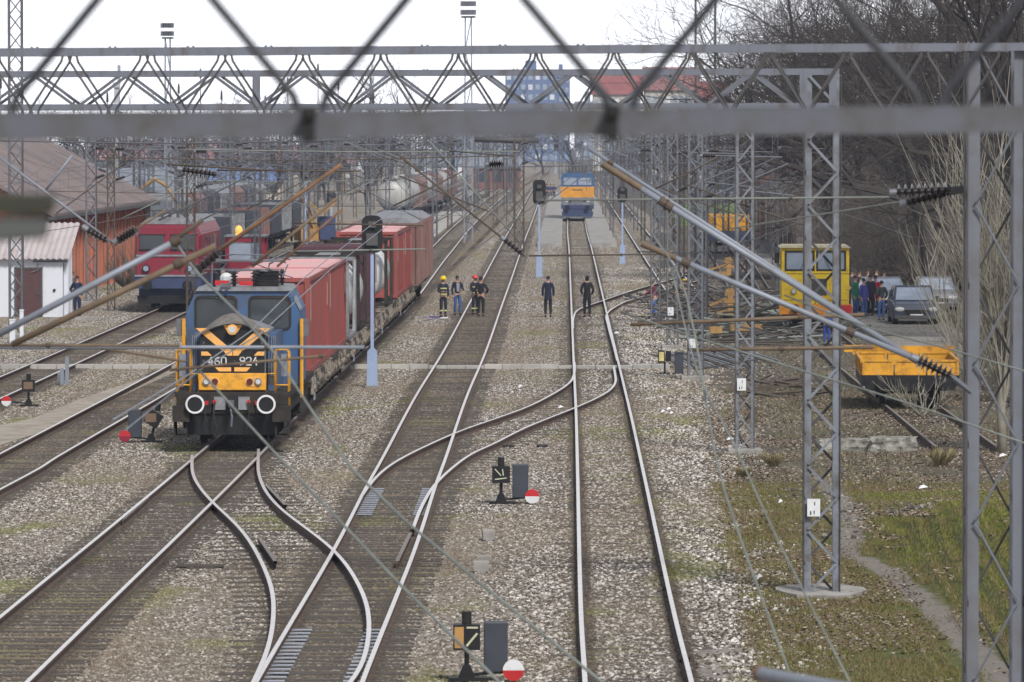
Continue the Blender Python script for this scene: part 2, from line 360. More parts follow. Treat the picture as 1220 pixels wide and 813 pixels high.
# ---------------- loose stones, grass and leaves: a tile of each spread over the ground by geometry nodes
def scatter(name, tile_me, mats, pts, label):
    """the object's own mesh is one tile; its nodes repeat it at the given tile centres"""
    ob = bpy.data.objects.new(name, tile_me); C.objects.link(ob); ob['kind'] = 'stuff'; ob['label'] = label; ob['category'] = name.replace('_', ' ')
    for m in mats: tile_me.materials.append(m)
    ng = bpy.data.node_groups.new(name, 'GeometryNodeTree')
    ng.interface.new_socket('Geometry', in_out='INPUT', socket_type='NodeSocketGeometry'); ng.interface.new_socket('Geometry', in_out='OUTPUT', socket_type='NodeSocketGeometry')
    L = ng.links; gi = ng.nodes.new('NodeGroupInput'); go = ng.nodes.new('NodeGroupOutput')
    pm = bpy.data.meshes.new(name+' centres')
    # the centres travel inside the object's mesh as loose points flagged by an attribute
    return ob, ng, gi, go
def scatter_build(name, tv, tf, tattr, mats, pts, label, cat):
    nt_, np_ = len(tv), len(pts)
    me = bpy.data.meshes.new(name); me.from_pydata(list(tv)+[(p[0],p[1],p[2]) for p in pts], [], tf)
    a = me.attributes.new('centre', 'FLOAT', 'POINT'); a.data.foreach_set('value', [0.0]*nt_+[1.0]*np_)
    r = me.attributes.new('turn', 'FLOAT', 'POINT'); r.data.foreach_set('value', [0.0]*nt_+[p[3] for p in pts])
    v = me.attributes.new('shade', 'FLOAT', 'POINT'); v.data.foreach_set('value', list(tattr)+[0.0]*np_)
    for m in mats: me.materials.append(m)
    ob = bpy.data.objects.new(name, me); C.objects.link(ob); tag(ob, label, cat, None, 'stuff')
    ng = bpy.data.node_groups.new(name, 'GeometryNodeTree')
    ng.interface.new_socket('Geometry', in_out='INPUT', socket_type='NodeSocketGeometry'); ng.interface.new_socket('Geometry', in_out='OUTPUT', socket_type='NodeSocketGeometry')
    L = ng.links; gi = ng.nodes.new('NodeGroupInput'); go = ng.nodes.new('NodeGroupOutput')
    na = ng.nodes.new('GeometryNodeInputNamedAttribute'); na.data_type = 'FLOAT'; na.inputs['Name'].default_value = 'centre'
    nr = ng.nodes.new('GeometryNodeInputNamedAttribute'); nr.data_type = 'FLOAT'; nr.inputs['Name'].default_value = 'turn'
    cmpn = ng.nodes.new('FunctionNodeCompare'); cmpn.data_type = 'FLOAT'; cmpn.operation = 'GREATER_THAN'; cmpn.inputs[1].default_value = .5
    L.new(na.outputs[0], cmpn.inputs[0])
    sg = ng.nodes.new('GeometryNodeSeparateGeometry'); sg.domain = 'POINT'; L.new(gi.outputs[0], sg.inputs['Geometry']); L.new(cmpn.outputs[0], sg.inputs['Selection'])
    ip = ng.nodes.new('GeometryNodeInstanceOnPoints'); L.new(sg.outputs['Selection'], ip.inputs['Points']); L.new(sg.outputs['Inverted'], ip.inputs['Instance'])
    cx = ng.nodes.new('ShaderNodeCombineXYZ'); L.new(nr.outputs[0], cx.inputs[2]); L.new(cx.outputs[0], ip.inputs['Rotation'])
    L.new(ip.outputs[0], go.inputs[0])
    md = ob.modifiers.new('scatter', 'NODES'); md.node_group = ng
    return ob
rs = random.Random(3)
T = 2.0
def stone_tile(dens, smin, smax, zr=(-.02,.02), T=2.0):
    tv, tf, ta = [], [], []
    for i in range(int(dens*T*T)):
        x, y = rs.uniform(-T/2, T/2), rs.uniform(-T/2, T/2); z = rs.uniform(*zr); s = rs.uniform(smin, smax)*.5
        a = rs.uniform(0, 6.3); sh = rs.random(); n = len(tv)
        ax = [rs.uniform(.75, 1.3) for _ in range(3)]
        for (u, v, w) in ((1,0,0),(0,1,0),(-1,0,0),(0,-1,0),(.55,.55,.8),(-.55,.5,.75),(-.1,-.6,.9),(0,0,-.6)):
            u += rs.uniform(-.25,.25); v += rs.uniform(-.25,.25); w += rs.uniform(-.2,.2)
            u *= ax[0]; v *= ax[1]; w *= ax[2]*.85
            tv.append((x+s*(u*math.cos(a)-v*math.sin(a)), y+s*(u*math.sin(a)+v*math.cos(a)), z+s*w)); ta.append(sh)
        tf += [tuple(n+k for k in f) for f in ((4,5,6),(0,1,4),(1,5,4),(1,2,5),(2,3,6),(2,6,5),(3,0,6),(0,4,6),(0,7,1),(1,7,2),(2,7,3),(3,7,0))]
    return tv, tf, ta
sm = bpy.data.materials.new('ballast stone'); sm.use_nodes = True; t = sm.node_tree; b = t.nodes['Principled BSDF']
ats = N(t, 'ShaderNodeAttribute', attribute_name='shade')
col = ramp(t, ats.outputs['Fac'], [(0,(.04,.032,.026)),(.35,(.11,.09,.07)),(.6,(.235,.205,.175)),(.8,(.42,.385,.35)),(1,(.74,.71,.67))])
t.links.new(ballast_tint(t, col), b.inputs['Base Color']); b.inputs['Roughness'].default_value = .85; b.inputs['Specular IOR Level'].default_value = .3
pts = []
Y = 76.0
while Y < 520:
    X = math.floor((-.092*Y-3)/T)*T
    while X < xb(Y)+1.2:
        over = X-xb(Y)
        if over < -2.5 or (Y > 330 and over < -1): 
            pts.append((X+T/2, Y+T/2, -.165+rs.uniform(-.004,.004), rs.uniform(0, 6.283)))
        X += T
    Y += T
tv, tf, ta = stone_tile(330, .026, .068, (-.036,-.004), 2.5)
pts2 = []
Y = 76.0
while Y < 330:
    X = xb(Y)-3.2
    while X < xb(Y)+2.2:
        if rs.random() < 1-smooth(-.9, 1.9, X-xb(Y)+1.3*mnoise.noise(Vector((X*.5, Y*.3, 1)))): pts2.append((X+rs.uniform(-.2,.2), Y+rs.uniform(-.2,.2), -.165+(ground_h(X,Y) if X > 3 else 0), rs.uniform(0,6.28)))
        X += .35
    Y += .35
scatter_build('ballast_stones', tv, tf, ta, [sm], pts, 'grey and brown crushed stone ballast between all the tracks', 'ballast')
tv, tf, ta = [], [], []
for _i in range(60):
    a_, b_, c_ = stone_tile(.25, .035, .08, (-.035,0)); ox, oy = rs.gauss(0,.22), rs.gauss(0,.22); bx_, by_ = a_[7][0], a_[7][1]; n_ = len(tv)
    tv += [(v_[0]-bx_+ox, v_[1]-by_+oy, v_[2]) for v_ in a_]; tf += [tuple(k_+n_ for k_ in f_) for f_ in b_]; ta += c_
scatter_build('ballast_edge_stones', tv, tf, ta, [sm], pts2, 'crushed stone thinning out along the grass edge of the ballast', 'ballast')
# dry litter and stones on the right, then grass blades and leaves
def region(Y0, Y1, f, step=T, dz=0):
    out = []; Y = Y0
    while Y < Y1:
        X = xb(Y)-.6
        while X < .094*Y+3:
            if f(X+step/2, Y+step/2): out.append((X+step/2, Y+step/2, -.17+ground_h(X+step/2, Y+step/2)+dz, rs.uniform(0, 6.28)))
            X += step
        Y += step
    return out
def grass_tile(n, hmin, hmax, size, clump=1):
    tv, tf, ta = [], [], []
    for i in range(n):
        cx, cy = rs.gauss(0, size*.36), rs.gauss(0, size*.36); sh = rs.random()
        for k in range(clump):
            x, y = cx+rs.gauss(0,.02), cy+rs.gauss(0,.02); h = rs.uniform(hmin, hmax); a = rs.uniform(0, 6.28); w = .007
            lx, ly = rs.gauss(0, h*.5), rs.gauss(0, h*.5); n0 = len(tv)
            tv += [(x-w*math.cos(a), y-w*math.sin(a), -.01), (x+w*math.cos(a), y+w*math.sin(a), -.01), (x+lx, y+ly, h)]; ta += [sh]*3
            tf.append((n0, n0+1, n0+2))
    return tv, tf, ta
def leaf_tile(n, size):
    tv, tf, ta = [], [], []
    for i in range(n):
        x, y, z = rs.gauss(0, size*.36), rs.gauss(0, size*.36), rs.uniform(.005, .05); s = rs.uniform(.02, .045); a = rs.uniform(0, 6.28)
        tl = rs.uniform(-.9, .9); sh = rs.random(); n0 = len(tv)
        for u, v in ((-1,0),(0,-.6),(1,0),(0,.6)):
            tv.append((x+s*(u*math.cos(a)-v*math.sin(a)), y+s*(u*math.sin(a)+v*math.cos(a)), z+s*tl*v+s*.3*abs(u))); ta.append(sh)
        tf.append((n0, n0+1, n0+2, n0+3))
    return tv, tf, ta
def attr_mat(name, stops, noise=None):
    m = bpy.data.materials.new(name); m.use_nodes = True; t = m.node_tree; b = t.nodes['Principled BSDF']
    ats = N(t, 'ShaderNodeAttribute', attribute_name='shade'); c = ramp(t, ats.outputs['Fac'], stops)
    g = N(t, 'ShaderNodeNewGeometry'); n = N(t, 'ShaderNodeTexNoise', Scale=.45, Detail=5); t.links.new(g.outputs['Position'], n.inputs['Vector'])
    if noise: c = mix(t, math_(t, 'MULTIPLY', math_(t, 'SUBTRACT', n.outputs[0], .42), 4, True), c, noise)
    t.links.new(c, b.inputs['Base Color']); b.inputs['Roughness'].default_value = .9; b.inputs['Specular IOR Level'].default_value = .15
    return m
mg = attr_mat('winter grass', [(0,(.09,.095,.02)),(.4,(.15,.15,.035)),(.7,(.20,.17,.07)),(1,(.27,.22,.13))], (.19,.145,.08))
mgb = attr_mat('fresh grass', [(0,(.10,.15,.02)),(.5,(.16,.19,.03)),(1,(.25,.26,.07))], (.19,.16,.07))
ml = attr_mat('dead leaves', [(0,(.08,.055,.04)),(.4,(.17,.125,.09)),(.75,(.29,.23,.17)),(1,(.48,.42,.35))])
def ng_(X, Y, s=.3): return mnoise.noise(Vector((X*s, Y*s*.5, 3)))
p = region(76, 128, lambda X, Y: X > xb(Y) and dist_path(X, Y, PATH) > .4 and rs.random() < .8+.9*ng_(X,Y,.9)+(.3 if X > path_x(Y)+.3 else 0), .32, .015)
tv, tf, ta = grass_tile(30, .02, .075, .36, 3)
scatter_build('grass', tv, tf, ta, [mg], p, 'short yellow green winter grass on the trackside verge at the right', 'grass')
p = region(84, 124, lambda X, Y: X > path_x(Y)+.7 and rs.random() < .8+.8*ng_(X,Y,.8), .32, .02)
scatter_build('grass', tv, tf, ta, [mgb], p, 'bright green grass on the small bank right of the dirt path', 'grass')
p = region(76, 172, lambda X, Y: X > xb(Y)-.2 and dist_path(X, Y, PATH) > .35 and rs.random() < .6+1.5*ng_(X+9,Y), .7)
tv, tf, ta = leaf_tile(80, .8)
scatter_build('fallen_leaves', tv, tf, ta, [ml], p, 'brown dead leaves scattered over the verge on the right', 'leaves')
p = region(126, 262, lambda X, Y: X > xb(Y)+.4 and X < 21 and ng_(X,Y) > -.1, 2.0)
tv, tf, ta = grass_tile(120, .05, .16, 2.2, 3)
mdry = attr_mat('dry grass', [(0,(.11,.095,.06)),(.5,(.19,.165,.12)),(1,(.28,.25,.19))], (.16,.165,.06))
scatter_build('dry_grass', tv, tf, ta, [mdry], p, 'thin grey dry grass on the waste ground behind the lattice masts', 'grass')
tv, tf, ta = stone_tile(26, .04, .12, (-.03,.01))
p = region(110, 330, lambda X, Y: X > xb(Y)+.8 and X < 21, 2.0)
mrub = attr_mat('rubble stone', [(0,(.06,.05,.04)),(.6,(.15,.13,.11)),(1,(.33,.31,.28))])
scatter_build('rubble', tv, tf, ta, [mrub], p, 'small stones and rubble strewn on the waste ground at the right', 'rubble')

# ================================================================== TRACKS
mrt = bpy.data.materials.new('polished rail head'); mrt.use_nodes = True; t = mrt.node_tree; b = t.nodes['Principled BSDF']
n = N(t, 'ShaderNodeTexNoise', Scale=3, Detail=4); g = N(t, 'ShaderNodeNewGeometry'); t.links.new(g.outputs['Position'], n.inputs['Vector'])
t.links.new(ramp(t, n.outputs[0], [(.3,(.93,.89,.87)),(.75,(.78,.73,.70))]), b.inputs['Base Color']); b.inputs['Metallic'].default_value = .6; b.inputs['Roughness'].default_value = .33
mrs = mat('rusty rail side', (.105,.065,.045), .85, 0, .4, 5, col2=(.05,.035,.03), bump=.3)
mrdull = mat('dull rail head', (.26,.23,.21), .6, .4, .3, 3)
PROF = [(-.036,0),(.036,0),(.036,-.04),(.010,-.052),(.010,-.135),(.07,-.15),(.07,-.165),(-.07,-.165),(-.07,-.15),(-.010,-.135),(-.010,-.052),(-.036,-.04)]
def catmull(P, step=1.0):
    out = []
    Q = [P[0]*2-P[1]]+P+[P[-1]*2-P[-2]]
    for i in range(1, len(Q)-2):
        a, b_, c_, d = Q[i-1:i+3]; n = max(1, int((c_-b_).length/step))
        for k in range(n):
            u = k/n; out.append(.5*((2*b_)+(c_-a)*u+(2*a-5*b_+4*c_-d)*u*u+(3*b_-a-3*c_+d)*u**3))
    out.append(P[-1]); return out
def smooth_line(P, it=3):
    for _ in range(it): P = [P[0]]+[(P[i-1]+P[i]*2+P[i+1])/4 for i in range(1, len(P)-1)]+[P[-1]]
    return P
def offset(P, d):
    out = []
    for i, p in enumerate(P):
        t_ = (P[min(i+1,len(P)-1)]-P[max(0,i-1)]); n = Vector((t_.y, -t_.x, 0)).normalized(); out.append(p+n*d)
    return out
def rail(P, parent, dz=0, head=None):
    mb = MB(); n = len(PROF); vs = []; 
    for i, p in enumerate(P):
        t_ = (P[min(i+1,len(P)-1)]-P[max(0,i-1)]); s_ = Vector((t_.y, -t_.x, 0)).normalized()
        for x, z in PROF: vs.append((p.x+s_.x*x, p.y+s_.y*x, z+dz))
    mb.add(vs, [])
    for i in range(len(P)-1):
        for k in range(n):
            k2 = (k+1) % n; mb.f.append((i*n+k, i*n+k2, (i+1)*n+k2, (i+1)*n+k)); mb.mi.append(0 if k == 0 else 1)
    mb.f.append(tuple(range(n))); mb.mi.append(1)
    return mb.build('rail', [head or mrt, mrs], parent)
slm = bpy.data.meshes.new('sleeper')
_m = MB(); _m.box(-1.25, 1.25, -.125, .125, -.14, 0); _m.box(-.86,-.62,-.09,.09,0,.012); _m.box(.62,.86,-.09,.09,0,.012)
_o = _m.build('sleeper', M['wood']); slm = _o.data; bpy.data.objects.remove(_o)
def track(name_label, L, Rr=None, sleepers=True, wid=1.5, smax=100, head=None, dz=0, sl_z=-.149, sl_len=1.0, y_from=78):
    root = thing('railway_track', name_label, 'railway track', (0,0,0), 0, 'railway tracks of the yard')
    L = smooth_line(catmull(L), 4); Rr = smooth_line(catmull(Rr), 4) if Rr else offset(L, wid)
    rail(L, root, dz, head); rail(Rr, root, dz, head)
    if sleepers:
        cen = catmull(offset(L, wid/2), .2) if sleepers != 'mid' else [ (a+b_)/2 for a, b_ in zip(L, Rr)]
        acc = .3; cnt = 0; rest = MB()
        for a, b_ in zip(cen[:-1], cen[1:]):
            d = (b_-a).length; acc += d
            if a.y <= y_from: acc = .3
            if acc >= .6:
                acc -= .6; ang = math.atan2(b_.y-a.y, b_.x-a.x)-math.pi/2+rs.gauss(0,.006); j = rs.uniform(-.04,.04); z = sl_z+rs.uniform(-.012,.006)
                if cnt < smax:
                    o = bpy.data.objects.new('sleeper', slm); C.objects.link(o); o.parent = root; o.location = (a.x+j, a.y, z); o.rotation_euler = (0,0,ang); o.scale = (sl_len,1,1)
                elif cnt < 700:
                    cs, sn = math.cos(ang), math.sin(ang)
                    rest.add([(a.x+j+x*cs-y*sn, a.y+x*sn+y*cs, z+zz) for x in (-1.25*sl_len,1.25*sl_len) for y in (-.125,.125) for zz in (-.14,0)], [(0,1,3,2),(4,6,7,5),(0,4,5,1),(2,3,7,6),(0,2,6,4),(1,5,7,3)])
                cnt += 1
        if rest.v: rest.build('sleepers', M['wood'], root, fix=False)['kind'] = 'stuff'
    return root
def Wp(*a): return [Vector((x, y, 0)) for x, y in a]
track('straight main track nearest the right verge, under the two men', Wp((.90,66),(1.03,80),(1.135,94),(1.50,130),(1.75,155),(2.03,186),(2.45,232),(3.69,367),(4.9,500),(9.4,900),(14,1300)), sl_z=-.156)
track('long slanting main track in the middle, left of the crossover', Wp((-3.78,60),(-3.61,80),(-3.31,105),(-3.18,124),(-3.07,136),(-2.82,167),(-2.42,201),(-1.95,254),(-1.53,300),(-.50,417),(.3,500),(4,900),(8,1300)))
T4L = Wp((-8.62,60),(-8.18,90.9),(-7.83,115),(-7.55,137),(-7.2,170),(-6.5,220),(-5.95,264),(-5.45,363),(-4.1,539),(1,1000))
track('track that runs under the blue and orange locomotive and its train', T4L)
track('track left of the locomotive with rusty brown sides', Wp((-14.2,75),(-12.55,125),(-12.33,137),(-11.8,165),(-11.29,194),(-10.9,215),(-10.4,260),(-9.6,340),(-8.2,500),(-5,900)), y_from=100)
track('far left track that leads to the red locomotive', Wp((-17.4,90),(-16.2,180),(-15.5,248),(-15.0,300),(-14,420),(-12,620)), y_from=150)
track('curving turnout track sweeping from the middle track to the locomotive', [G(x,y) for x,y in ((292,835),(302,812),(315,785),(325,745),(322,695),(292,637),(247,592),(230,566),(229,542))],
      [G(x,y) for x,y in ((405,828),(420,812),(434,785),(440,742),(430,702),(397,655),(330,602),(309,568),(308,535))], sleepers='mid', smax=90, dz=.003, sl_z=-.150, sl_len=1.12)
track('crossover track that links the middle and the right main tracks', [G(x,y) for x,y in ((684.5,432),(684,446),(675.5,459),(635,482),(590,499),(544.5,515),(484,543),(455,562),(437,582),(430,592))],
      [G(x,y) for x,y in ((731,436),(733,447),(733,457),(722.6,468),(692,483),(628.5,508.6),(588,529),(558,543),(522,573),(503,602),(492,630))], sleepers='mid', smax=60, dz=.003, sl_z=-.152, sl_len=1.1)
track('turnout that leaves the right main track towards the scrap heap', [G(x,y) for x,y in ((682.5,392),(683.5,378),(690,368.5),(716,359),(745,349),(773,340.6),(800,333),(822,326))],
      [G(x,y) for x,y in ((735.5,430),(731,412),(724.5,388),(723,374),(736,364),(752,357),(775,350.5),(803,342),(830,335))], sleepers='mid', smax=60, dz=.003, sl_z=-.152, sl_len=1.1)
track('siding right of the main track that passes behind the thin masts', Wp((7.2,238),(7.62,290),(7.9,322),(9.19,465),(12,760),(14.5,1000)), sl_z=-.158, y_from=200)
track('rusty siding under the yellow railcar and the orange trolley', Wp((10.45,140),(10.6,160),(10.95,205),(11.3,228),(12.2,262),(14.2,334),(17,430),(20,540)), head=mrdull, sl_z=-.16, y_from=150)
track('dull siding between the scrap heap and the yellow railcar', Wp((9.2,215),(9.9,250),(11.2,300),(12.6,360),(15,470),(18,600)), head=mrdull, sl_z=-.16, y_from=200)
track('distant yard track beyond the containers on the left', Wp((-12.5,300),(-9.4,420),(-7.0,560),(-2,900)), head=mrdull, y_from=200)
track('farthest yard track beside the parked white tank wagons', Wp((-17,330),(-13.4,480),(-9.5,700),(-6,900)), head=mrdull, y_from=200)

def check_rail(pa, pb, label, off=0):
    A, B = G(*pa), G(*pb); P = [A.lerp(B, k/8) for k in range(9)]; d = (B-A).normalized(); s_ = Vector((d.y,-d.x,0))
    P[0] += s_*off; P[-1] += s_*off; o = rail(P, None, -.01, mrdull); o.name = 'check_rail'; tag(o, label, 'check rail', 'short guard rails beside the crossings')
check_rail((146,618), (176,592), 'short dull guard rail inside the locomotive track left rail'); check_rail((318,578), (340,601), 'short dull guard rail beside the turnout rail right of the first crossing')
check_rail((309,640), (328,668), 'short dull guard rail beside the sweeping left turnout rail'); check_rail((473,668), (489,634), 'short dull guard rail inside the right rail of the middle track')
_m = MB(); _m.box(-.16,.16,-.07,.07,0,.016); plate_mat = mat('worn slide plate', (.45,.48,.56), .35, .5, .2); _o = _m.build('slide_plate', plate_mat); plate_me = _o.data; bpy.data.objects.remove(_o)
def plates(track_root, P, off, y0, y1):
    for k in range(int((y1-y0)/.6)):
        y = y0+k*.6
        for a, b_ in zip(P[:-1], P[1:]):
            if min(a.y,b_.y) <= y <= max(a.y,b_.y):
                f = (y-a.y)/(b_.y-a.y); o = bpy.data.objects.new('slide_plate', plate_me); C.objects.link(o); o.parent = track_root; o.location = (a.x+(b_.x-a.x)*f+off, y, -.137); break
turn_root = [o for o in C.objects if o.get('label','').startswith('curving turnout')][0]; cross_root = [o for o in C.objects if o.get('label','').startswith('crossover track')][0]
plates(turn_root, Wp((-3.61,80),(-3.31,105)), .17, 79, 90.5); plates(turn_root, Wp((-2.11,80),(-1.81,105)), -.17, 79, 90.5); plates(cross_root, Wp((-3.25,112),(-3.07,136)), .17, 117, 126); plates(cross_root, Wp((-1.75,112),(-1.57,136)), -.17, 117, 126)
gpath = [G(x,y) for x,y in ((-20,505),(40,492),(95,470),(150,452),(205,432),(232,421),(214,436),(170,455),(120,478),(60,505),(-20,530))]
mb = MB(); mb.prism([(p_.x,p_.y) for p_ in gpath], -.18, -.142, 'z'); tag(mb.build('path', mat('sandy footpath', (.36,.32,.27), .95, 0, .35, 1.5, col2=(.22,.19,.15), bump=.5)), None, None, None, 'structure')
# slide plates shining in the switch, and cable duct, platforms, road
def sheet(name, pts, z0, z1, mt, kind='structure', label=None, cat=None):
    mb = MB(); mb.prism([(p[0], p[1]) for p in pts], z0, z1, 'z'); o = mb.build(name, mt); tag(o, label, cat, None, kind); return o
m_duct = MB(); 
for i in range(48):
    x0 = -22+i*.62
    if x0 > 5.2: break
    if any(abs(x0+.31-c) < 1.02 for c in (2.78,-1.75,-6.3)): zt = -.02
    else: zt = .02
    m_duct.box(x0, x0+.6, 189.6+rs.uniform(-.03,.03), 190.5, -.2, zt-.05)
tag(m_duct.build('cable_duct', M['concrete_pale']), 'pale concrete cable duct with flat lids crossing beneath every track', 'cable duct')
for (a, b_, lab) in (((640,292),(669,291),'concrete platform strip left of the far orange and blue locomotive'), ((704,292),(735,292),'concrete platform strip right of the far orange and blue locomotive')):
    p0, p1 = G(*a), G(*b_); L = 330
    mb = MB()
    for i in range(22):
        y0 = p0.y+i*(L/22); sh = .0093*(y0-p0.y); mb.prism([(p0.x+sh, y0), (p1.x+sh, y0), (p1.x+sh+.0093*L/22, y0+L/22-.25), (p0.x+sh+.0093*L/22, y0+L/22-.25)], -.2, .12, 'z')
    tag(mb.build('platform', M['concrete']), lab, 'platform', 'low platforms between the main tracks')
road = [(13.6,205),(17.6,205),(17.8,260),(19,330),(17.8,366),(19,460),(14.8,460),(14.5,366),(14.6,300),(14.8,260)]
sheet('road', [(x_, y_) for x_, y_ in road], -.18, -.12, mat('dusty asphalt', (.25,.235,.22), .9, 0, .25, .5, col2=(.17,.16,.15), bump=.2))
for a in ([(-10,330),(-6.9,330),(-4.3,560),(-8,560)],):
    sheet('path', a, -.18, -.10, M['concrete_pale'])
gsheet = [(13.6,480),(22,480),(27,620),(17.5,620)]
sheet('lawn', gsheet, -.18, -.1, mat('far lawn', (.10,.17,.02), .95, 0, .3, .5))
# ================================================================== LATTICE MASTS, GANTRIES, WIRES
def lattice_mast(px, base_y, wpx, top, label, mt='steel', brace='x', group='lattice masts carrying the overhead line', slab=True, Y=None, plate=None, channel=False, depth=None, gz=0, bz=None, legw=.075):
    """px: centre column of the photo at its foot, base_y: foot row, wpx: face width in photo pixels, top: height in m"""
    p = G(px, base_y, -.15+gz) if Y is None else D(px, HOR, Y)
    p.z = -.15+gz; s = sc_at(p.y); w = wpx/s; d = depth or w*.8
    root = thing('lattice_mast', label, 'mast', p, 0, group)
    H = top-p.z
    for ix in (-1, 1):
        for iy in (-1, 1):
            m = MB(); x, y = ix*(w/2-legw/2), iy*(d/2-legw/2)
            if channel:
                m.box(x-legw/2, x+legw/2, y-.006 if iy>0 else y-legw/2, y+legw/2 if iy>0 else y+.006, 0, H) if False else m.box(x-legw/2, x+legw/2, y-.006, y+.006, 0, H)
                m.m = 1; m.box(x+ix*legw/2-.006, x+ix*legw/2+.006, y-legw*.6, y+legw*.6, 0, H)
            else:
                m.box(x-legw/2, x+legw/2, y-.006, y+.006, 0, H); m.m = 1; m.box(x+ix*(legw/2)-.006, x+ix*(legw/2)+.006, y-legw/2, y+legw/2, 0, H)
            m.build('leg', [M[mt], M['steel_dark']], root)
    m = MB(); step = bz or w*1.15; n = max(2, int(H/step)); step = H/n; th = .028 if brace == 'r' else .045
    for k in range(n):
        z0, z1 = k*step, (k+1)*step; sg = 1 if k % 2 else -1
        for iy in (-1, 1):
            m.m = 1 if iy > 0 else 0
            s2 = sg*iy if brace != 'z' else sg
            a = (-s2*(w/2-legw*.6), iy*d*.47, z0+.02); b = (s2*(w/2-legw*.6), iy*d*.47, z1-.02)
            if brace == 'r': 
                A, B = Vector(a), Vector(b); m.tube([A, A.lerp(B,.12)+Vector((0,0,-.02)), A.lerp(B,.5), A.lerp(B,.88)+Vector((0,0,.02)), B], .014, 5)
            else: m.bar(a, b, .012, th, up=Vector((0,1,0))) if False else m.bar(a, b, th, .01, up=Vector((0,1,0)))
        for ix in (-1, 1):
            m.bar((ix*w*.47, -sg*(d/2-.04), z0), (ix*w*.47, sg*(d/2-.04), z1), .01, th*.8)
    m.build('bracing', [M[mt], M['steel_dark']], root)
    if slab:
        m = MB(); m.box(-w*.9, w*.9, -d*.8, d*.8, -.1, .12); bevel(m.build('footing', M['concrete'], root), .03)
    if plate:
        z, c = plate; m = MB(); m.box(-w*.42, -w*.42+.22, -d/2-.05, -d/2-.035, z, z+.3); pl = m.build('number_plate', M['white'], root)
        m = MB(); m.box(-w*.42+.05, -w*.42+.07, -d/2-.056, -d/2-.052, z+.03, z+.09); m.box(-w*.42+.11, -w*.42+.125, -d/2-.056, -d/2-.052, z+.04, z+.10); m.box(-w*.42+.12, -w*.42+.135, -d/2-.056, -d/2-.052, z+.19, z+.25); m.build('number_marks', M['black'], pl)
    return root
# nearest masts, right
lattice_mast(978.5, 708, 43, 8.72, 'tall lattice mast on a low concrete slab, left of the dirt path', 'steel_light', 'x', plate=(1.35,0), legw=.12, depth=.5, slab=False, bz=.55)
m = MB(); c0 = G(978.5, 708, -.17); 
vs = []; 
for k in range(14):
    a_ = 2*math.pi*k/14; vs.append((c0.x+math.cos(a_)*.78*(1+.08*math.sin(3*a_)), c0.y+math.sin(a_)*1.3*(1+.1*math.cos(5*a_))))
m.prism(vs, -.25, -.09, 'z'); tag(m.build('concrete_slab', M['concrete']), 'cracked concrete slab the tall mast left of the dirt path stands on', 'slab')
lattice_mast(887, 540, 22.5, 8.0, 'slim grey lattice mast just left of the tall mast on the slab', 'steel_light', 'x', plate=(1.55,0), legw=.075, depth=.4, bz=.5)
lattice_mast(828.5, 452, 19, 8.1, 'grey lattice mast in front of the scrap heap with a small white plate', 'steel', 'x', plate=(1.0,0), legw=.07)
lattice_mast(801, 415, 14, 8.1, 'thin grey lattice mast between the red jacketed man and the scrap heap', 'steel', 'x', plate=(1.2,0), legw=.06)
lattice_mast(781, 384, 12, 8.0, 'thin lattice mast right behind the man in the red jacket', 'steel', 'x', legw=.06)
lattice_mast(1186, 900, 70, 8.72, 'nearest lattice mast of round bar bracing at the right edge, insulators bolted to it', 'steel', 'r', Y=63.6, channel=True, legw=.14, depth=.55, slab=True, gz=0, bz=.85)
# left side masts
lattice_mast(19.5, 402, 17, 15.5, 'very tall lattice mast in front of the white hut', 'steel_mid', 'x', plate=None, legw=.065)
lattice_mast(109, 362, 13, 8, 'grey lattice mast between the white hut and the red locomotive', 'steel', 'x', legw=.06)
lattice_mast(132, 333, 9, 8, 'brown rusted lattice mast against the orange warehouse wall', 'rustysteel', 'x', legw=.06)
lattice_mast(206, 357, 15, 8, 'grey lattice mast standing in front of the red locomotive', 'steel_light', 'x', legw=.06)
lattice_mast(618.5, 300, 12.5, 7.55, 'brown lattice mast at the edge of the middle track under the wide dark beam', 'rustysteel', 'x', legw=.11, slab=False)
lattice_mast(607.5, 272, 9, 7.6, 'fainter brown lattice mast behind the one beside the middle track', 'rustysteel', 'x', legw=.05, slab=False)
# a field of farther masts
FAR = [(243,300,9),(266,286,8),(290,262,7),(318,252,7),(345,246,7),(383,238,6),(300,300,8),(236,246,6),(408,232,6),(436,222,5),(470,214,5),(497,219,5),(580,235,5),(540,208,4),(602,226,5),
       (668,214,4),(693,205,4),(757,232,6),(772,246,6),(786,262,7),(806,290,8),(812,240,6),(843,300,8),(858,262,7),(835,236,6),(795,222,5),(742,212,4),(868,228,5),(822,214,4),(163,300,8),(180,262,7),(372,262,7),(452,240,6),(720,222,4),(852,214,4)]
rl_ = random.Random(9)
for X0, dr_, Ya, st_ in ((-14.0,.014,215,43),(-19.3,.012,205,47),(-25,.013,232,51),(-9.6,.013,335,55),(6.35,.009,222,46),(10.4,.011,262,50),(-30,.012,250,60),(15.5,.012,420,60),(-4.9,.0092,470,75),(4.6,.0092,430,80)):
    Y = Ya
    while Y < 720:
        X = X0+dr_*(Y-80)+rl_.uniform(-.3,.3); px = PCX+FPX*X/Y; base = HOR+FPX*CAMH/Y
        if px > 90: FAR.append((px, base, FPX*rl_.uniform(.28,.4)/Y))
        Y += st_+rl_.uniform(-6,6)
protos = {}
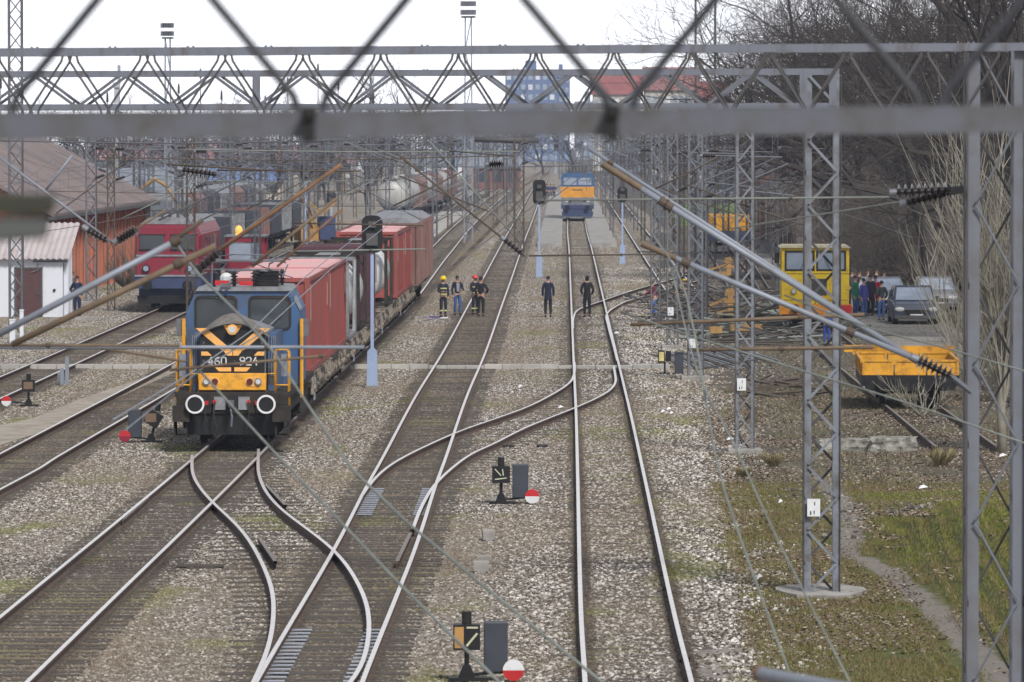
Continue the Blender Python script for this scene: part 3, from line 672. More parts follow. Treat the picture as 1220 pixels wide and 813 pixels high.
for i, (x, y, w) in enumerate(FAR):
    lab = 'distant grey lattice mast in the crowded mast field of the yard'
    key = i % 3
    if key not in protos:
        protos[key] = lattice_mast(x, y, w, 7.7, lab, ('steel_mid','steel','rustysteel')[key], 'x', group='distant lattice masts of the yard', slab=False, legw=.07)
        protos[key]['w'] = w/sc_at(protos[key].location.y)
    else:
        o = copy_tree(protos[key]); p = G(x, y, -.15); o.location = p; o.rotation_euler.z = .3*math.sin(i)
        s_ = (w/sc_at(p.y))/protos[key]['w']; o.scale = (s_, s_, 1)
for o in protos.values(): del o['w']

# ---- box truss gantries
def gantry(label, Y, xl, xr, ytl, ytr, ybl, ybr, period, ph, chord, bar, style, mt, mtb, depth=.55, posts=(), group='lattice gantry beams spanning the tracks', studs=True, back=True):
    """Truss beam: photo columns xl..xr, top chord rows ytl/ytr, bottom chord rows ybl/ybr."""
    root = thing('gantry_beam', label, 'gantry', D((xl+xr)/2, HOR, Y), 0, group); o = root.location.copy()
    def P(x, y, dy=0): q = D(x, y, Y)-o; q.y += dy; return q
    def yt(x): return ytl+(ytr-ytl)*(x-xl)/(xr-xl)
    def yb(x): return ybl+(ybr-ybl)*(x-xl)/(xr-xl)
    for dy in (0, depth):
        for f in (yt, yb):
            m = MB(); a, b = P(xl, f(xl), dy), P(xr, f(xr), dy); t_ = .008
            m.bar(a, b, t_, chord); m.bar(a+Vector((0, .03, chord/2)), b+Vector((0, .03, chord/2)), .07, t_)
            m.build('chord', M[mt], root)
    s = sc_at(Y)
    for dy in ((.012, depth-.012) if back else (.012,)):
        m = MB(); x = ph+(period*.06 if dy > .1 else 0)
        while x-period > xl: x -= period
        while x < xr+period:
            for sg in (-1, 1):
                xa, xb_ = x, x+sg*period/2
                if not (xl <= xb_ <= xr) or not (xl <= xa <= xr): continue
                A, B = P(xa, yt(xa), dy), P(xb_, yb(xb_), dy)
                if style == 'round':
                    e = (B-A); sx = 1 if e.x > 0 else -1; rr = abs(e.x)*.10
                    m.tube([A, A+Vector((sx*rr*.6, 0, -.015)), A+Vector((sx*rr*1.05, 0, e.z*.14)), A.lerp(B, .5), B+Vector((-sx*rr*1.05, 0, -e.z*.14)), B+Vector((-sx*rr*.6, 0, .012)), B], bar, 8)
                else: m.bar(A, B, bar, .012, up=Vector((0,1,0)))
            x += period
        m.build('lacing', M[mtb], root)
    m = MB(); x = xl+5; k = 0
    while x < xr:                         # cross ties between the two faces
        for f in (yt, yb): m.bar(P(x, f(x), .01), P(x, f(x), depth-.01), .03, .03)
        x += period; k += 1
    m.build('cross_ties', M[mtb], root)
    if studs:
        m = MB(); x = xl+period*.3
        while x < xr:
            for d_ in (-4, 4): q = P(x+d_*s/130, yt(x), 0); m.cyl(q+Vector((0,.03,chord/2)), q+Vector((0,.03,chord/2+.02)), .013, n=6)
            x += period*rs.choice((1,1,1,2))
        m.build('bolts', M[mt], root)
    for x in posts:
        m = MB(); A, B = P(x, yt(x), -.01), P(x, yb(x), -.01); m.bar(A, B, .12, .012, up=Vector((0,1,0))); m.bar(A+Vector((.06,.05,0)), B+Vector((.06,.05,0)), .012, .1, up=Vector((0,1,0))); m.build('post', M[mt], root)
    return root
near_gantry = gantry('nearest out of focus gantry whose thick grey bottom chord blurs across the whole view', 16.0, -160, 1400, -92, -100, 152.5, 141.5, 370, 184, .074, .0125, 'round', 'near', 'near_bar', depth=.42, studs=False, back=False)
gantry('second gantry beam with bent round bars meeting the mast at the right edge', 63.3, -80, 1230, 63, 56, 141, 138, 93, 78, .085, .013, 'round', 'gant', 'steel_dark')
gantry('third gantry beam of flat diagonal bars ending on the tall mast left of the path', 95.2, -60, 1000, 89, 85.5, 128.5, 126.5, 107, 38, .10, .05, 'flat', 'gant', 'steel_mid', depth=.5, posts=(305, 957, 992), studs=True)
# clamp hangers on the near chord
for x, y in ((368, 149), (729, 147)):
    p = D(x, y, 15.95)-near_gantry.location; m = MB(); m.box(p.x-.017, p.x+.017, p.y-.02, p.y+.02, p.z-.05, p.z+.05); m.cyl((p.x,p.y-.02,p.z+.02),(p.x,p.y-.02,p.z+.05),.022,n=10)
    m.build('clamp', M['black'], near_gantry)
# dark lamp housing top left, close and out of focus
root = thing('lamp_housing', 'dark blurred lamp housing close to the viewer at the left edge', 'lamp', D(24, 262, 11.0))
m = MB(); m.prism([(-.09,.05),(.065,.05),(.062,.015),(.055,.01),(-.09,.01)], -.06, .06); bevel(m.build('hood', mat('dark olive hood', (.03,.032,.02), .7), root), .006)
m = MB(); m.prism([(-.09,.006),(.055,.006),(.05,-.035),(-.09,-.045)], -.05, .05); bevel(m.build('body', mat('grey green lamp body', (.085,.095,.09), .6), root), .006)
m = MB(); m.cyl((-.2,0,.03),(-.09,0,.03),.02); m.build('bracket', M['steel_dark'], root)
# pipe end bottom right
m = MB(); a, b_ = D(905, 803, 24), D(1010, 822, 23.0); m.cyl(a, b_, .03, n=16); o1 = m.build('pipe', M['tube_pale']); tag(o1, 'blurred pale pipe end with an orange rusted rim at the bottom edge', 'pipe')
m = MB(); m.cyl(a+(a-b_).normalized()*.012, a+(b_-a).normalized()*.035, .034, n=16); e = m.build('end_cap', M['rust'], o1)

# ---- insulator strings
def insulator(p, q, n=6, r=.075, label=None, parent=None, core=.02):
    """ribbed porcelain string from p to q as one mesh part"""
    p, q = Vector(p), Vector(q); m = MB(); d = q-p
    m.cyl(p, q, core*1.6, n=10)
    for k in range(n):
        c = p+d*((k+.7)/(n+.4)); u = d.normalized()
        m.tube([c-u*.02, c-u*.005, c+u*.016], [core*1.6, r*1.12, core*1.8], 14)
    o = m.build('insulator', M['ins'], parent, smooth=False)
    m = MB(); u = d.normalized(); m.cyl(p-u*.06, p+u*.02, core*2.1, n=10); m.build('end_cap', M['steel_light'], o if parent and not parent.parent else parent); return o
def tube_arm(label, a, b, Y, r, mt, Yb=None, ins=None, clamps=(), group='catenary arms and steady tubes', name='steady_tube', endcap=True, nins=5, rins=.075, mt_end=None):
    """straight catenary tube seen between two photo points; ins: photo points of the insulator carried on its end"""
    A, B = D(*a, Y), D(*b, Yb or Y); root = thing(name, label, 'steady tube', A, 0, group)
    m = MB(); L = (B-A); m.tube([Vector((0,0,0)), L*.5, L], r, 12); m.build('tube', M[mt], root, smooth=True)
    if mt_end: m = MB(); m.cyl(-L.normalized()*.01, L.normalized()*min(.5, L.length*.12), r*1.06, n=12); m.build('rusted_end', M[mt_end], root)
    for c in clamps:
        q = L*c; u = L.normalized(); m = MB(); m.tube([q-u*r*1.6, q-u*r*1.2, q+u*r*1.2, q+u*r*1.6], [r*1.2, r*1.5, r*1.5, r*1.2], 10); m.tube([q+Vector((0,0,r*1.9)), q, q+Vector((r*.6,0,-r*2.6))], [r*.5,r*.7,r*.45], 8)
        m.build('clamp', M['rustysteel'], root)
    if ins:
        P, Q = D(*ins[0], Yb or Y)-A, D(*ins[1], Yb or Y)-A
        insulator(P, Q, nins, rins, parent=root)
        if len(ins) > 2:
            m = MB(); E = D(*ins[2], Yb or Y)-A; m.bar(Q, E, .05, .012); m.bar(Q+Vector((0,.03,0)), E+Vector((0,.03,0)), .012, .06); m.build('bracket', M['steel'], root)
    return root
def wire(label, pts, Y, r=.006, mt='wire', Ye=None, name='overhead_wire', group='overhead wires', n=1):
    P = []
    N_ = len(pts)
    for i, p in enumerate(pts):
        t_ = i/(N_-1); y_ = Y if Ye is None else 1/((1-t_)/Y+t_/Ye); P.append(D(p[0], p[1], y_))
    o0 = P[0]; m = MB(); Q = catmull([p-o0 for p in P], max(.5, (P[-1]-P[0]).length/14)) if len(P) > 2 else [p-o0 for p in P]
    m.tube(Q, r, 6); o = m.build(name, M[mt], smooth=True); o.location = o0
    return tag(o, label, 'wire', group)
# big pale tubes on the right, bolted to the near mast through insulators
tube_arm('upper thick pale tube slanting down to the insulator on the right edge mast', (718,196), (1098,434), 62, 0.0343, 'tube_pale', clamps=(.205,.19), mt_end='tube_rust')
tube_arm('second slimmer tube just above the thick pale tube', (700,176), (1090,428), 62.6, 0.0203, 'tube_pale', clamps=(.07,))
tube_arm('lower thick pale tube starting at a rusted end over the scrap heap', (765,291), (1100,432), 61.5, 0.0312, 'tube_pale', ins=((1092,428),(1134,449),(1158,468)), clamps=(.155,.74), mt_end='tube_rust', nins=7, rins=.085)
tube_arm('thin rusty tube across the yellow railcar and the scrap heap', (751,387), (1030,375), 64, 0.0218, 'tube_rust', clamps=(.73,))
tube_arm('rusty tube in front of the scrap heap just above the slim lamp', (822,417), (1040,414), 64.5, 0.0211, 'tube_rust', clamps=(.13,.5))
tube_arm('thin dark rod sloping across the slim mast below the rusty tube', (828,441), (905,428), 64.5, 0.0078, 'steel_dark')
tube_arm('pale horizontal rod across the far orange and blue locomotive and platforms', (639,239), (1060,235), 64, 0.0109, 'wire', ins=((1066,229),(1132,226),(1156,224)), nins=8, rins=.08, clamps=(.36,.72))
tube_arm('rod to the lower of the two insulators high on the right edge mast', (870,273), (1075,240), 64.4, 0.0094, 'wire', ins=((1078,242),(1130,230),(1156,226)), nins=8, rins=.085)
tube_arm('thin horizontal rod over the heads of the two men on the tracks', (630,305), (792,303), 118, 0.0172, 'rustysteel', clamps=(.3,.68))
# left tubes
tube_arm('thick grey tube crossing in front of the white hut from the left edge', (-10,403), (214,285), 48, 0.0281, 'tube_pale', clamps=(.98,), mt_end=None)
tube_arm('short grey tube end continuing above the knuckle left of the blue cab', (205,288), (242,262), 48, 0.0187, 'rustysteel')
tube_arm('thick rusty brown tube from the left edge up to the blue cab', (14,411), (257,293), 46, 0.0265, 'tube_rust', clamps=(.82,))
tube_arm('horizontal rod over the yellow front rail of the blue locomotive', (-10,414), (434,414), 52, 0.0172, 'tube_pale', clamps=(.74,))
tube_arm('rusty front half of the horizontal rod left of the blue locomotive', (-10,411.5), (214,412), 51.5, 0.0140, 'tube_rust', clamps=(.3,))
tube_arm('thin rusty rod sloping gently into the locomotive number panel', (120,415), (222,431), 52, 0.0125, 'tube_rust')
tube_arm('brown rod across the locomotive number panel', (202,441), (388,424), 50, 0.0125, 'tube_rust', clamps=(.97,.05))
tube_arm('dark rusty tube rising to the upper middle over the red containers', (252,305), (407,196), 55, 0.0187, 'rust', ins=((235,323),(262,300)), nins=5, rins=.06)
tube_arm('second dark rusty tube lower and parallel over the red container roof', (300,318), (402,236), 56, 0.0156, 'tube_rust')
tube_arm('short rusty rod over the container roof pointing up right', (330,318), (408,249), 58, 0.0117, 'rust')
tube_arm('pale brace behind the tall mast at the upper left', (55,226), (86,185), 130, 0.0273, 'tube_pale')
tube_arm('brace sloping down right past the orange warehouse', (0,188), (135,290), 70, 0.0156, 'tube_pale', ins=((103,273),(128,287)), nins=5, rins=.05)
tube_arm('brace with an insulator rising right above the red locomotive', (140,288), (198,250), 70, 0.0140, 'tube_rust', ins=((140,287),(163,273)), nins=6, rins=.07)
tube_arm('horizontal rod with a dark insulator over the orange warehouse', (198,196), (340,204), 90, 0.0140, 'rustysteel', ins=((216,202),(258,208)), nins=8, rins=.1)
tube_arm('long horizontal rod left of the far masts above the containers', (258,203), (430,204), 92, 0.0125, 'rustysteel')
tube_arm('slanting pair arm rising right above the tank container', (476,186), (625,305), 95, 0.0172, 'rustysteel', clamps=(.05,.6), ins=((600,285),(622,303)), nins=5, rins=.07)
tube_arm('long slanting arm crossing down to the brown mast by the middle track', (513,170), (620,290), 105, 0.0140, 'wire', clamps=(.15,))
tube_arm('short slanting arm left of the brown mast', (476,210), (582,252), 100, 0.0125, 'rustysteel')
tube_arm('dark rod with insulator just left of the brown mast', (535,180), (612,186), 110, 0.0156, 'steel_dark', ins=((582,196),(600,195)), nins=6, rins=.1)
tube_arm('rod hanging over the signal post above the container gap', (335,300), (507,297), 95, 0.0140, 'wire', clamps=(.62,))
tube_arm('rod above the first container roof end', (350,266), (505,269), 100, 0.0125, 'rustysteel')
# overhead wires
wire('left one of two bright contact wires crossing the blue cab to the upper right', [(135,500),(224,447),(300,394),(366,328),(440,270),(560,205),(660,168)], 48, .0075, 'tube_pale', Ye=420)
wire('right one of two bright contact wires crossing the blue cab windows', [(150,512),(240,440),(310,398),(393,322),(470,262),(580,202),(668,168)], 50, .0075, 'tube_pale', Ye=430)
wire('blurred greenish pull-off wire from the knuckle by the cab down over the turnout', [(212,292),(238,328),(327,421),(420,560),(560,685),(720,815)], 52, .011, 'wire', Ye=38, group='blurred pull-off wires')
wire('blurred greenish pull-off wire from the number panel down to the bottom centre', [(236,440),(327,539),(385,600),(480,700),(600,818)], 50, .011, 'wire', Ye=36, group='blurred pull-off wires')
wire('blurred pale wire dropping past the scrap heap to the bottom right', [(775,275),(817,350),(852,540),(885,650),(940,800)], 56, .009, 'wire', Ye=40, group='blurred pull-off wires')
wire('faint blurred wire dropping through the slim mast towards the pipe end', [(800,320),(830,440),(875,530),(925,640),(1012,812)], 55, .008, 'wire', Ye=38, group='blurred pull-off wires')
wire('long thin wire sagging from the scrap heap to the right edge', [(740,372),(810,396),(940,437),(1080,480),(1240,535)], 60, .010, 'wire', Ye=56)
wire('thin wire leaving the pale tube insulator towards the right edge', [(935,352),(1040,392),(1120,413),(1240,448)], 58, .009, 'wire', Ye=55)
wire('thin rod wire above the scrap heap rising to the yellow railcar', [(760,300),(830,302),(900,285),(960,262)], 66, .008, 'wire_dark')
for i, (yy, lab) in enumerate(((168,'topmost'),(178,'second'),(188,'third'),(196,'fourth'),(214,'fifth'),(228,'sixth'),(243,'seventh'),(256,'lowest'))):
    x0, x1 = ((0,420),(210,620),(120,600),(330,860),(180,520),(60,470),(260,620),(480,900))[i]
    wire(f'{lab} of the thin cross-span wires strung level between the distant masts', [(x0,yy),((x0+x1)/2,yy+3),(x1,yy+rs.uniform(-3,3))], 130+i*22, .018, ('wire_dark','wire','rustysteel')[i%3], group='cross-span wires')
# contact and catenary wires of the distant tracks, with droppers
for i, (X0, dr) in enumerate(((1.76,.00925),(-2.86,.0092),(-7.43,.0125),(-11.2,.0183),(8.0,.009),(-15.4,.0106),(11.5,.012),(-19,.012),(-23,.013))):
    for hgt in (5.55, 6.9):
        m = MB(); P = []
        Y = 118
        while Y < 900:
            k = (Y-118) % 60/60; sag = 0 if hgt < 6 else -1.0*4*k*(1-k)
            P.append(Vector((X0+dr*(Y-80)+.2*math.sin(Y/60*math.pi), Y, hgt+sag))); Y += 6
        m.tube(P, .008 if hgt < 6 else .007, 4)
        if hgt > 6:
            for p in P[1::2]: m.bar(p, (p.x, p.y, 5.55), .006)
        o = m.build('catenary_wire' if hgt > 6 else 'contact_wire', M['wire_dark']); 
        tag(o, ('sagging catenary wire with droppers over ' if hgt > 6 else 'level contact wire over ')+('the right main track','the middle main track','the locomotive train','the track left of the train','the siding right of the platforms','the red locomotive track','the rusty siding at the right','the far left yard','the outermost left yard')[i], 'wire', 'running wires above the tracks')
rw = random.Random(12)
for i in range(26):
    lft = i % 3 != 2; xa = rw.uniform(170,560) if lft else rw.uniform(640,860); ya = rw.uniform(166,225); l = rw.uniform(50,190); sl = rw.choice((-.75,-.5,.55,.8,.35)); xb2 = xa+l*(1 if sl > 0 else -1)*(.8); yb2 = ya+abs(sl)*l*.8
    if yb2 > 320: continue
    wire('thin slanting stay wire in the tangle above the middle distance', [(xa,ya),((xa+xb2)/2,(ya+yb2)/2+1),(xb2,yb2)], rw.uniform(120,220), rw.uniform(.010,.022), rw.choice(('rustysteel','wire','steel_mid','wire_dark')), name='stay_wire', group='slanting stay wires')
tube_arm('wide dark beam on top of the brown mast beside the middle track', (566,166), (642,168), 415, .22, 'steel_dark', name='support_beam')
# cantilevers on far masts: tube triangle + insulator
cp = None
for i, (x, y, w) in enumerate(FAR+[(109,362,13),(206,357,15),(132,333,9),(828,452,19),(801,415,14),(781,384,12),(618,300,11)]):
    side = 1 if (i*7) % 3 else -1
    p = G(x, y, 0); 
    if cp is None:
        cp = thing('cantilever', 'distant cantilever bracket with dark insulators on a yard mast', 'cantilever', (0,0,0), 0, 'distant cantilevers on the yard masts')
        m = MB(); m.tube([(.55,0,5.75),(2.9,0,6.75)], .028, 6); m.tube([(.55,0,7.0),(2.7,0,6.95)], .024, 6); m.tube([(1.2,0,5.95),(3.1,0,5.75)], .02, 6); m.build('tube', M['steel_mid'], cp)
        insulator((.2,0,5.65),(.62,0,5.8), 5, .11, parent=cp, core=.03); insulator((.2,0,7.0),(.62,0,7.0), 5, .11, parent=cp, core=.03)
        o = cp
    else: o = copy_tree(cp)
    o.location = (p.x, p.y-.3, 0); o.scale = (side*1.0, 1, 1)
# ================================================================== TRAINS
def pfit(o, **k): return o
TD = .0125; TRZ = -math.atan(TD)
def on_train(Z): return (-6.91+.0135*(Z-139.5), Z)
def rrect(x0, x1, z0, z1, r, n=4):
    out = []
    for cx, cz, a0 in ((x1-r, z1-r, 0), (x0+r, z1-r, 90), (x0+r, z0+r, 180), (x1-r, z0+r, 270)):
        for k in range(n+1): a = R(a0+90*k/n); out.append((cx+r*math.cos(a), cz+r*math.sin(a)))
    return out
def wheelset(parent, y, r=.46, mt='dirty', g=.75):
    m = MB()
    for s in (-1, 1): m.cyl((s*(g-.05), y, r), (s*(g+.09), y, r), r, n=20); m.cyl((s*(g+.09), y, r), (s*(g+.13), y, r), r*.45, n=12)
    m.cyl((-g, y, r), (g, y, r), .08, n=10); return m.build('wheelset', M[mt], parent, smooth=False)
def buffer(parent, x, z=1.06, y=0, r=.22, rim=True):
    m = MB(); m.tube([(x,y+.55,z),(x,y+.05,z)], .1, 12); m.tube([(x,y+.07,z),(x,y+.0,z)], [r*.97, r*.9], 20); o = m.build('buffer', M['black'], parent)
    if rim:
        m = MB(); n = 24; vs = []
        for k in range(n):
            a = 2*math.pi*k/n
            for rr, yy in ((r*.84, y-.004), (r*1.06, y-.004), (r*1.06, y+.05)): vs.append((x+rr*math.cos(a), yy, z+rr*math.sin(a)))
        m.add(vs, [f for k in range(n) for f in ((k*3, k*3+1, (k+1)%n*3+1, (k+1)%n*3), (k*3+1, k*3+2, (k+1)%n*3+2, (k+1)%n*3+1))]); m.build('white_rim', M['white'], o)
    m = MB(); m.box(x-.14, x+.14, y+.5, y+.62, z-.16, z+.16); m.build('buffer_base', M['dirty'], o)
    return o
def rail_tube(m, pts, r=.022): m.tube(pts, r, 7)
DIG = {'4':[((.62,1),(0,.32),(1,.32)),((.72,.62),(.72,0))], '6':[((.9,1),(.1,.8),(0,.3),(.2,0),(.8,0),(1,.25),(.8,.5),(.05,.5))], '0':[((.2,0),(0,.25),(0,.75),(.2,1),(.8,1),(1,.75),(1,.25),(.8,0),(.2,0))],
       '9':[((.1,0),(.9,.2),(1,.7),(.8,1),(.2,1),(0,.75),(.2,.5),(.95,.5))], '2':[((0,.8),(.2,1),(.8,1),(1,.75),(.9,.5),(0,0),(1,0))], '8':[((.5,.5),(.1,.7),(.2,1),(.8,1),(.9,.7),(.5,.5),(0,.3),(.2,0),(.8,0),(1,.3),(.5,.5))], '-':[((.1,.5),(.9,.5))],
       '1':[((.2,.75),(.6,1),(.6,0))], 'V':[((0,1),(.5,0),(1,1))]}
def write(m, text, x, z, h, w, gap, th, y):
    for ch in text:
        for st in DIG.get(ch, []):
            for a, b_ in zip(st[:-1], st[1:]):
                A, B = Vector((x+a[0]*w, y, z+a[1]*h)), Vector((x+b_[0]*w, y, z+b_[1]*h)); e = (B-A).normalized()*th*.4; m.bar(A-e, B+e, th, .006, up=Vector((0,1,0)))
        x += w+gap
# ---------------- blue locomotive
def hood_poly(w, z0, z1, zc):
    n = 10; return [(-w, z0), (w, z0), (w, z1)]+[(w*(1-2*k/n), z1+(zc-z1)*math.sin(math.pi*k/n)) for k in range(1, n)]+[(-w, z1)]
x, y = on_train(139.5)
loco = thing('electric_locomotive', 'blue centre cab electric locomotive with black and orange striped hood heading the container train', 'locomotive', (x, y, 0), TRZ)
m = MB(); m.prism(hood_poly(.80, 1.32, 2.78, 3.0), .95, 5.1); m.box(-.8,.8,.95,5.1,1.32,1.7); hood = m.build('hood', M['grey'], loco)
m = MB(); m.prism(hood_poly(.79, 1.80, 2.76, 2.98), .925, .945); m.build('front_panel', M['black'], hood)
m = MB(); n = 12                                                           # overhanging visor lip of the hood
lip = [(-.92+1.84*k/n, 2.74+.36*math.sin(math.pi*k/n)) for k in range(n+1)]
vs = []
for (x_, z_) in lip: vs += [(x_*.93, 1.3, z_+.16*math.sin(math.pi*(x_+.92)/1.84)), (x_, .80, z_-.02*1), (x_, .80, z_-.07), (x_*.96, 1.25, z_-.05)]
m.add(vs, [f for k in range(n) for f in ((k*4, k*4+1, k*4+5, k*4+4), (k*4+1, k*4+2, k*4+6, k*4+5), (k*4+2, k*4+3, k*4+7, k*4+6))]); m.build('visor', mat('weathered grey brown lip', (.16,.145,.13), .7, 0, .4, 4), hood, fix=True)
m = MB(); Y_ = .915
def para(x0, z0, x1, z1, w): m.prism([(x0, z0), (x0+w, z0), (x1+w, z1), (x1, z1)], Y_, Y_+.008)
para(-.02, 2.36, -.66, 2.90, -.26); para(.02, 2.36, .66, 2.90, .26)
m.prism([(-.78,2.22),(-.52,2.22),(-.62,2.32),(-.78,2.32)], Y_, Y_+.008); m.prism([(.78,2.22),(.52,2.22),(.62,2.32),(.78,2.32)], Y_, Y_+.008); m.prism([(-.14,2.22),(.14,2.22),(.24,2.35),(-.24,2.35)], Y_, Y_+.008)
m.prism([(-.34,1.83),(-.04,1.83),(-.04,1.93),(-.44,1.93)], Y_, Y_+.008); m.prism([(.34,1.83),(.04,1.83),(.04,1.93),(.44,1.93)], Y_, Y_+.008)
m.prism([(-.24,2.98),(.24,2.98),(.08,2.74),(-.08,2.74)], Y_, Y_+.008)
m.build('chevron', M['orange_pale'], hood)
m = MB(); m.cyl((0,.70,2.87),(0,.95,2.87),.13,n=20); hl = m.build('headlight', M['orange_pale'], loco); m = MB(); m.cyl((0,.685,2.87),(0,.70,2.87),.085,n=18); m.build('lens', M['lamp'], hl)
m = MB(); write(m, '460', -.60, 1.99, .19, .115, .045, .030, .918); write(m, '924', .18, 1.99, .19, .115, .045, .030, .918); m.build('number', M['white'], hood)
m = MB(); m.box(-.008,.008,.912,.916,1.8,2.72); m.box(-.79,.79,.912,.915,2.19,2.205); m.build('panel_seam', M['dirty'], hood)
for z_ in (2.05, 2.5):
    for sx in (-1,1): m = MB(); m.box(sx*.72-.03,sx*.72+.03,.90,.918,z_,z_+.07); m.build('hinge', M['steel_dark'], hood)
m = MB(); m.tube([(.05,.9,2.1),(.05,.86,2.1),(.05,.86,2.0),(.05,.9,2.0)], .012, 6); m.build('latch', M['steel_light'], hood)
for sx in (-1,1):
    m = MB(); m.box(sx*.93-.07,sx*.93+.07,1.385,1.395,1.5,2.0); [m.box(sx*.93-.07,sx*.93+.07,1.375,1.386,1.53+k*.07,1.56+k*.07) for k in range(6)]; m.build('louvre', M['steel_dark'], loco)
    m = MB(); m.tube([(sx*.62,.46,1.0),(sx*.66,.36,.8),(sx*.6,.36,.6)], .02, 6); m.build('air_hose', M['rubber'], loco)
m = MB(); m.cyl((-.35,5.0,3.86),(-.35,4.7,3.86),.03,.07,10); m.cyl((-.5,5.0,3.86),(-.5,4.75,3.86),.025,.055,10); m.box(-.55,-.3,4.98,5.06,3.79,3.88); m.build('horn', M['steel_mid'], loco)
m = MB(); m.box(-.83,.83,.74,.90,1.37,1.79); fb = bevel(m.build('yellow_panel', M['yellow'], loco), .02)
for sx in (-1, 1):
    m = MB(); m.prism([(sx*.53+.2*math.cos(a)*1.15-(sx*.0), 1.585+.125*math.sin(a)) for a in [2*math.pi*k/20 for k in range(20)]], .725, .745); m.build('lamp_surround', M['orange_pale'], fb)
    m = MB(); m.cyl((sx*.64,.68,1.585),(sx*.64,.74,1.585),.088,n=18); q = m.build('headlight', M['steel_light'], loco); m = MB(); m.cyl((sx*.64,.668,1.585),(sx*.64,.68,1.585),.062,n=16); m.build('lens', M['lamp'], q)
    m = MB(); m.cyl((sx*.43,.69,1.585),(sx*.43,.74,1.585),.08,n=18); m.build('tail_light', M['tail'], loco)
    buffer(loco, sx*.875)
    m = MB(); m.box(sx*.30-.14, sx*.30+.14, .50,.56, .90, 1.22); m.build('step_plate', M['grey'], loco)
    m = MB(); m.box(sx*.62-.045, sx*.62+.045, .46,.5, 1.02, 1.12); m.cyl((sx*.42,.5,1.1),(sx*.42,.42,1.1),.05,n=8); m.build('air_valve', M['red'], loco)
    m = MB(); m.tube([(sx*.42,.44,1.1),(sx*.44,.34,.85),(sx*.40,.34,.55),(sx*.36,.36,.42)], .025, 6); m.build('brake_hose', M['rubber'], loco)
    m = MB(); m.box(min(sx*1.02,sx*1.44), max(sx*1.02,sx*1.44), .15,.9, .62,1.0); m.box(min(sx*1.1,sx*1.4), max(sx*1.1,sx*1.4), .3,1.0, .22,.28); m.box(sx*1.4-.02,sx*1.4+.02,.3,1,.22,.7); m.box(sx*1.1-.02,sx*1.1+.02,.3,1,.22,.7); m.build('footstep', M['dirty'], loco)
m = MB(); m.box(-.88,.88,.55,.72,.80,1.33); m.box(-1.38,1.38,.74,.82,1.0,1.32); bevel(m.build('buffer_beam', M['dirty'], loco), .02)
m = MB(); m.box(-.06,.06,.2,.56,.96,1.14); m.tube([(0,.2,1.06),(0,.12,1.0),(0,.14,.9)], .035, 8); m.tube([(-.02,.3,1.0),(.02,.24,.75),(0,.28,.5)], .03, 8); m.build('coupling', M['steel_mid'], loco)
m = MB(); m.prism([(-1.05,.28),(1.05,.28),(1.12,.40),(1.02,.82),(-1.02,.82),(-1.12,.40)], .62,.70); m.build('snow_plough', M['black'], loco)
m = MB(); m.box(-1.42,1.42,.75,13.2,1.20,1.33); m.box(-1.30,1.30,1.6,12.4,.75,1.2); m.build('underframe', M['dirty'], loco)
for a_ in (1.2, 9.2): m = MB(); m.box(-1.25,1.25,a_,a_+3.4,.42,.82); m.build('bogie', M['black'], loco)
for yy in (1.8, 4.0, 9.8, 12.0): wheelset(loco, yy, .52)
# side cabinets of the walkway beside the hood, blue
for sx in (-1, 1):
    m = MB(); m.box(min(sx*.84,sx*1.02), max(sx*.84,sx*1.02), 1.4,5.0, 1.33,2.74); m.build('side_cabinet', M['blue'], loco)
    m = MB()
    for k in range(3): x0 = sx*(.93+.045*k); m.cyl((x0,1.36,1.7),(x0,1.36,2.7),.013,n=6)
    m.build('pipes', M['tube_pale'], loco)
    # handrails: yellow, on deck corners
    m = MB()
    for yy in (.8, 1.35):
        rail_tube(m, [(sx*1.05,yy,1.3),(sx*1.05,yy,2.3),(sx*1.09,yy,2.38),(sx*1.34,yy,2.38),(sx*1.38,yy,2.3),(sx*1.38,yy,.72)], .024)
    rail_tube(m, [(sx*1.38,.8,2.3),(sx*1.38,1.35,2.3)], .022)
    rail_tube(m, [(sx*.84,.78,1.33),(sx*.84,.78,1.78),(sx*1.05,.78,1.78)], .018); rail_tube(m, [(sx*1.05,.78,1.5),(sx*1.38,.78,1.5)], .018)
    m.build('handrail', M['yellow'], loco, smooth=True)
    m = MB(); m.box(min(sx*1.18,sx*1.34), max(sx*1.18,sx*1.34),1.2,1.25,1.7,2.25); m.build('grille_plate', M['tube_pale'], loco)
# cab
CY0, CY1 = 5.1, 8.6
m = MB(); oct_ = [(-1.43,1.33),(1.43,1.33),(1.43,3.20),(1.16,3.74),(-1.16,3.74),(-1.43,3.20)]
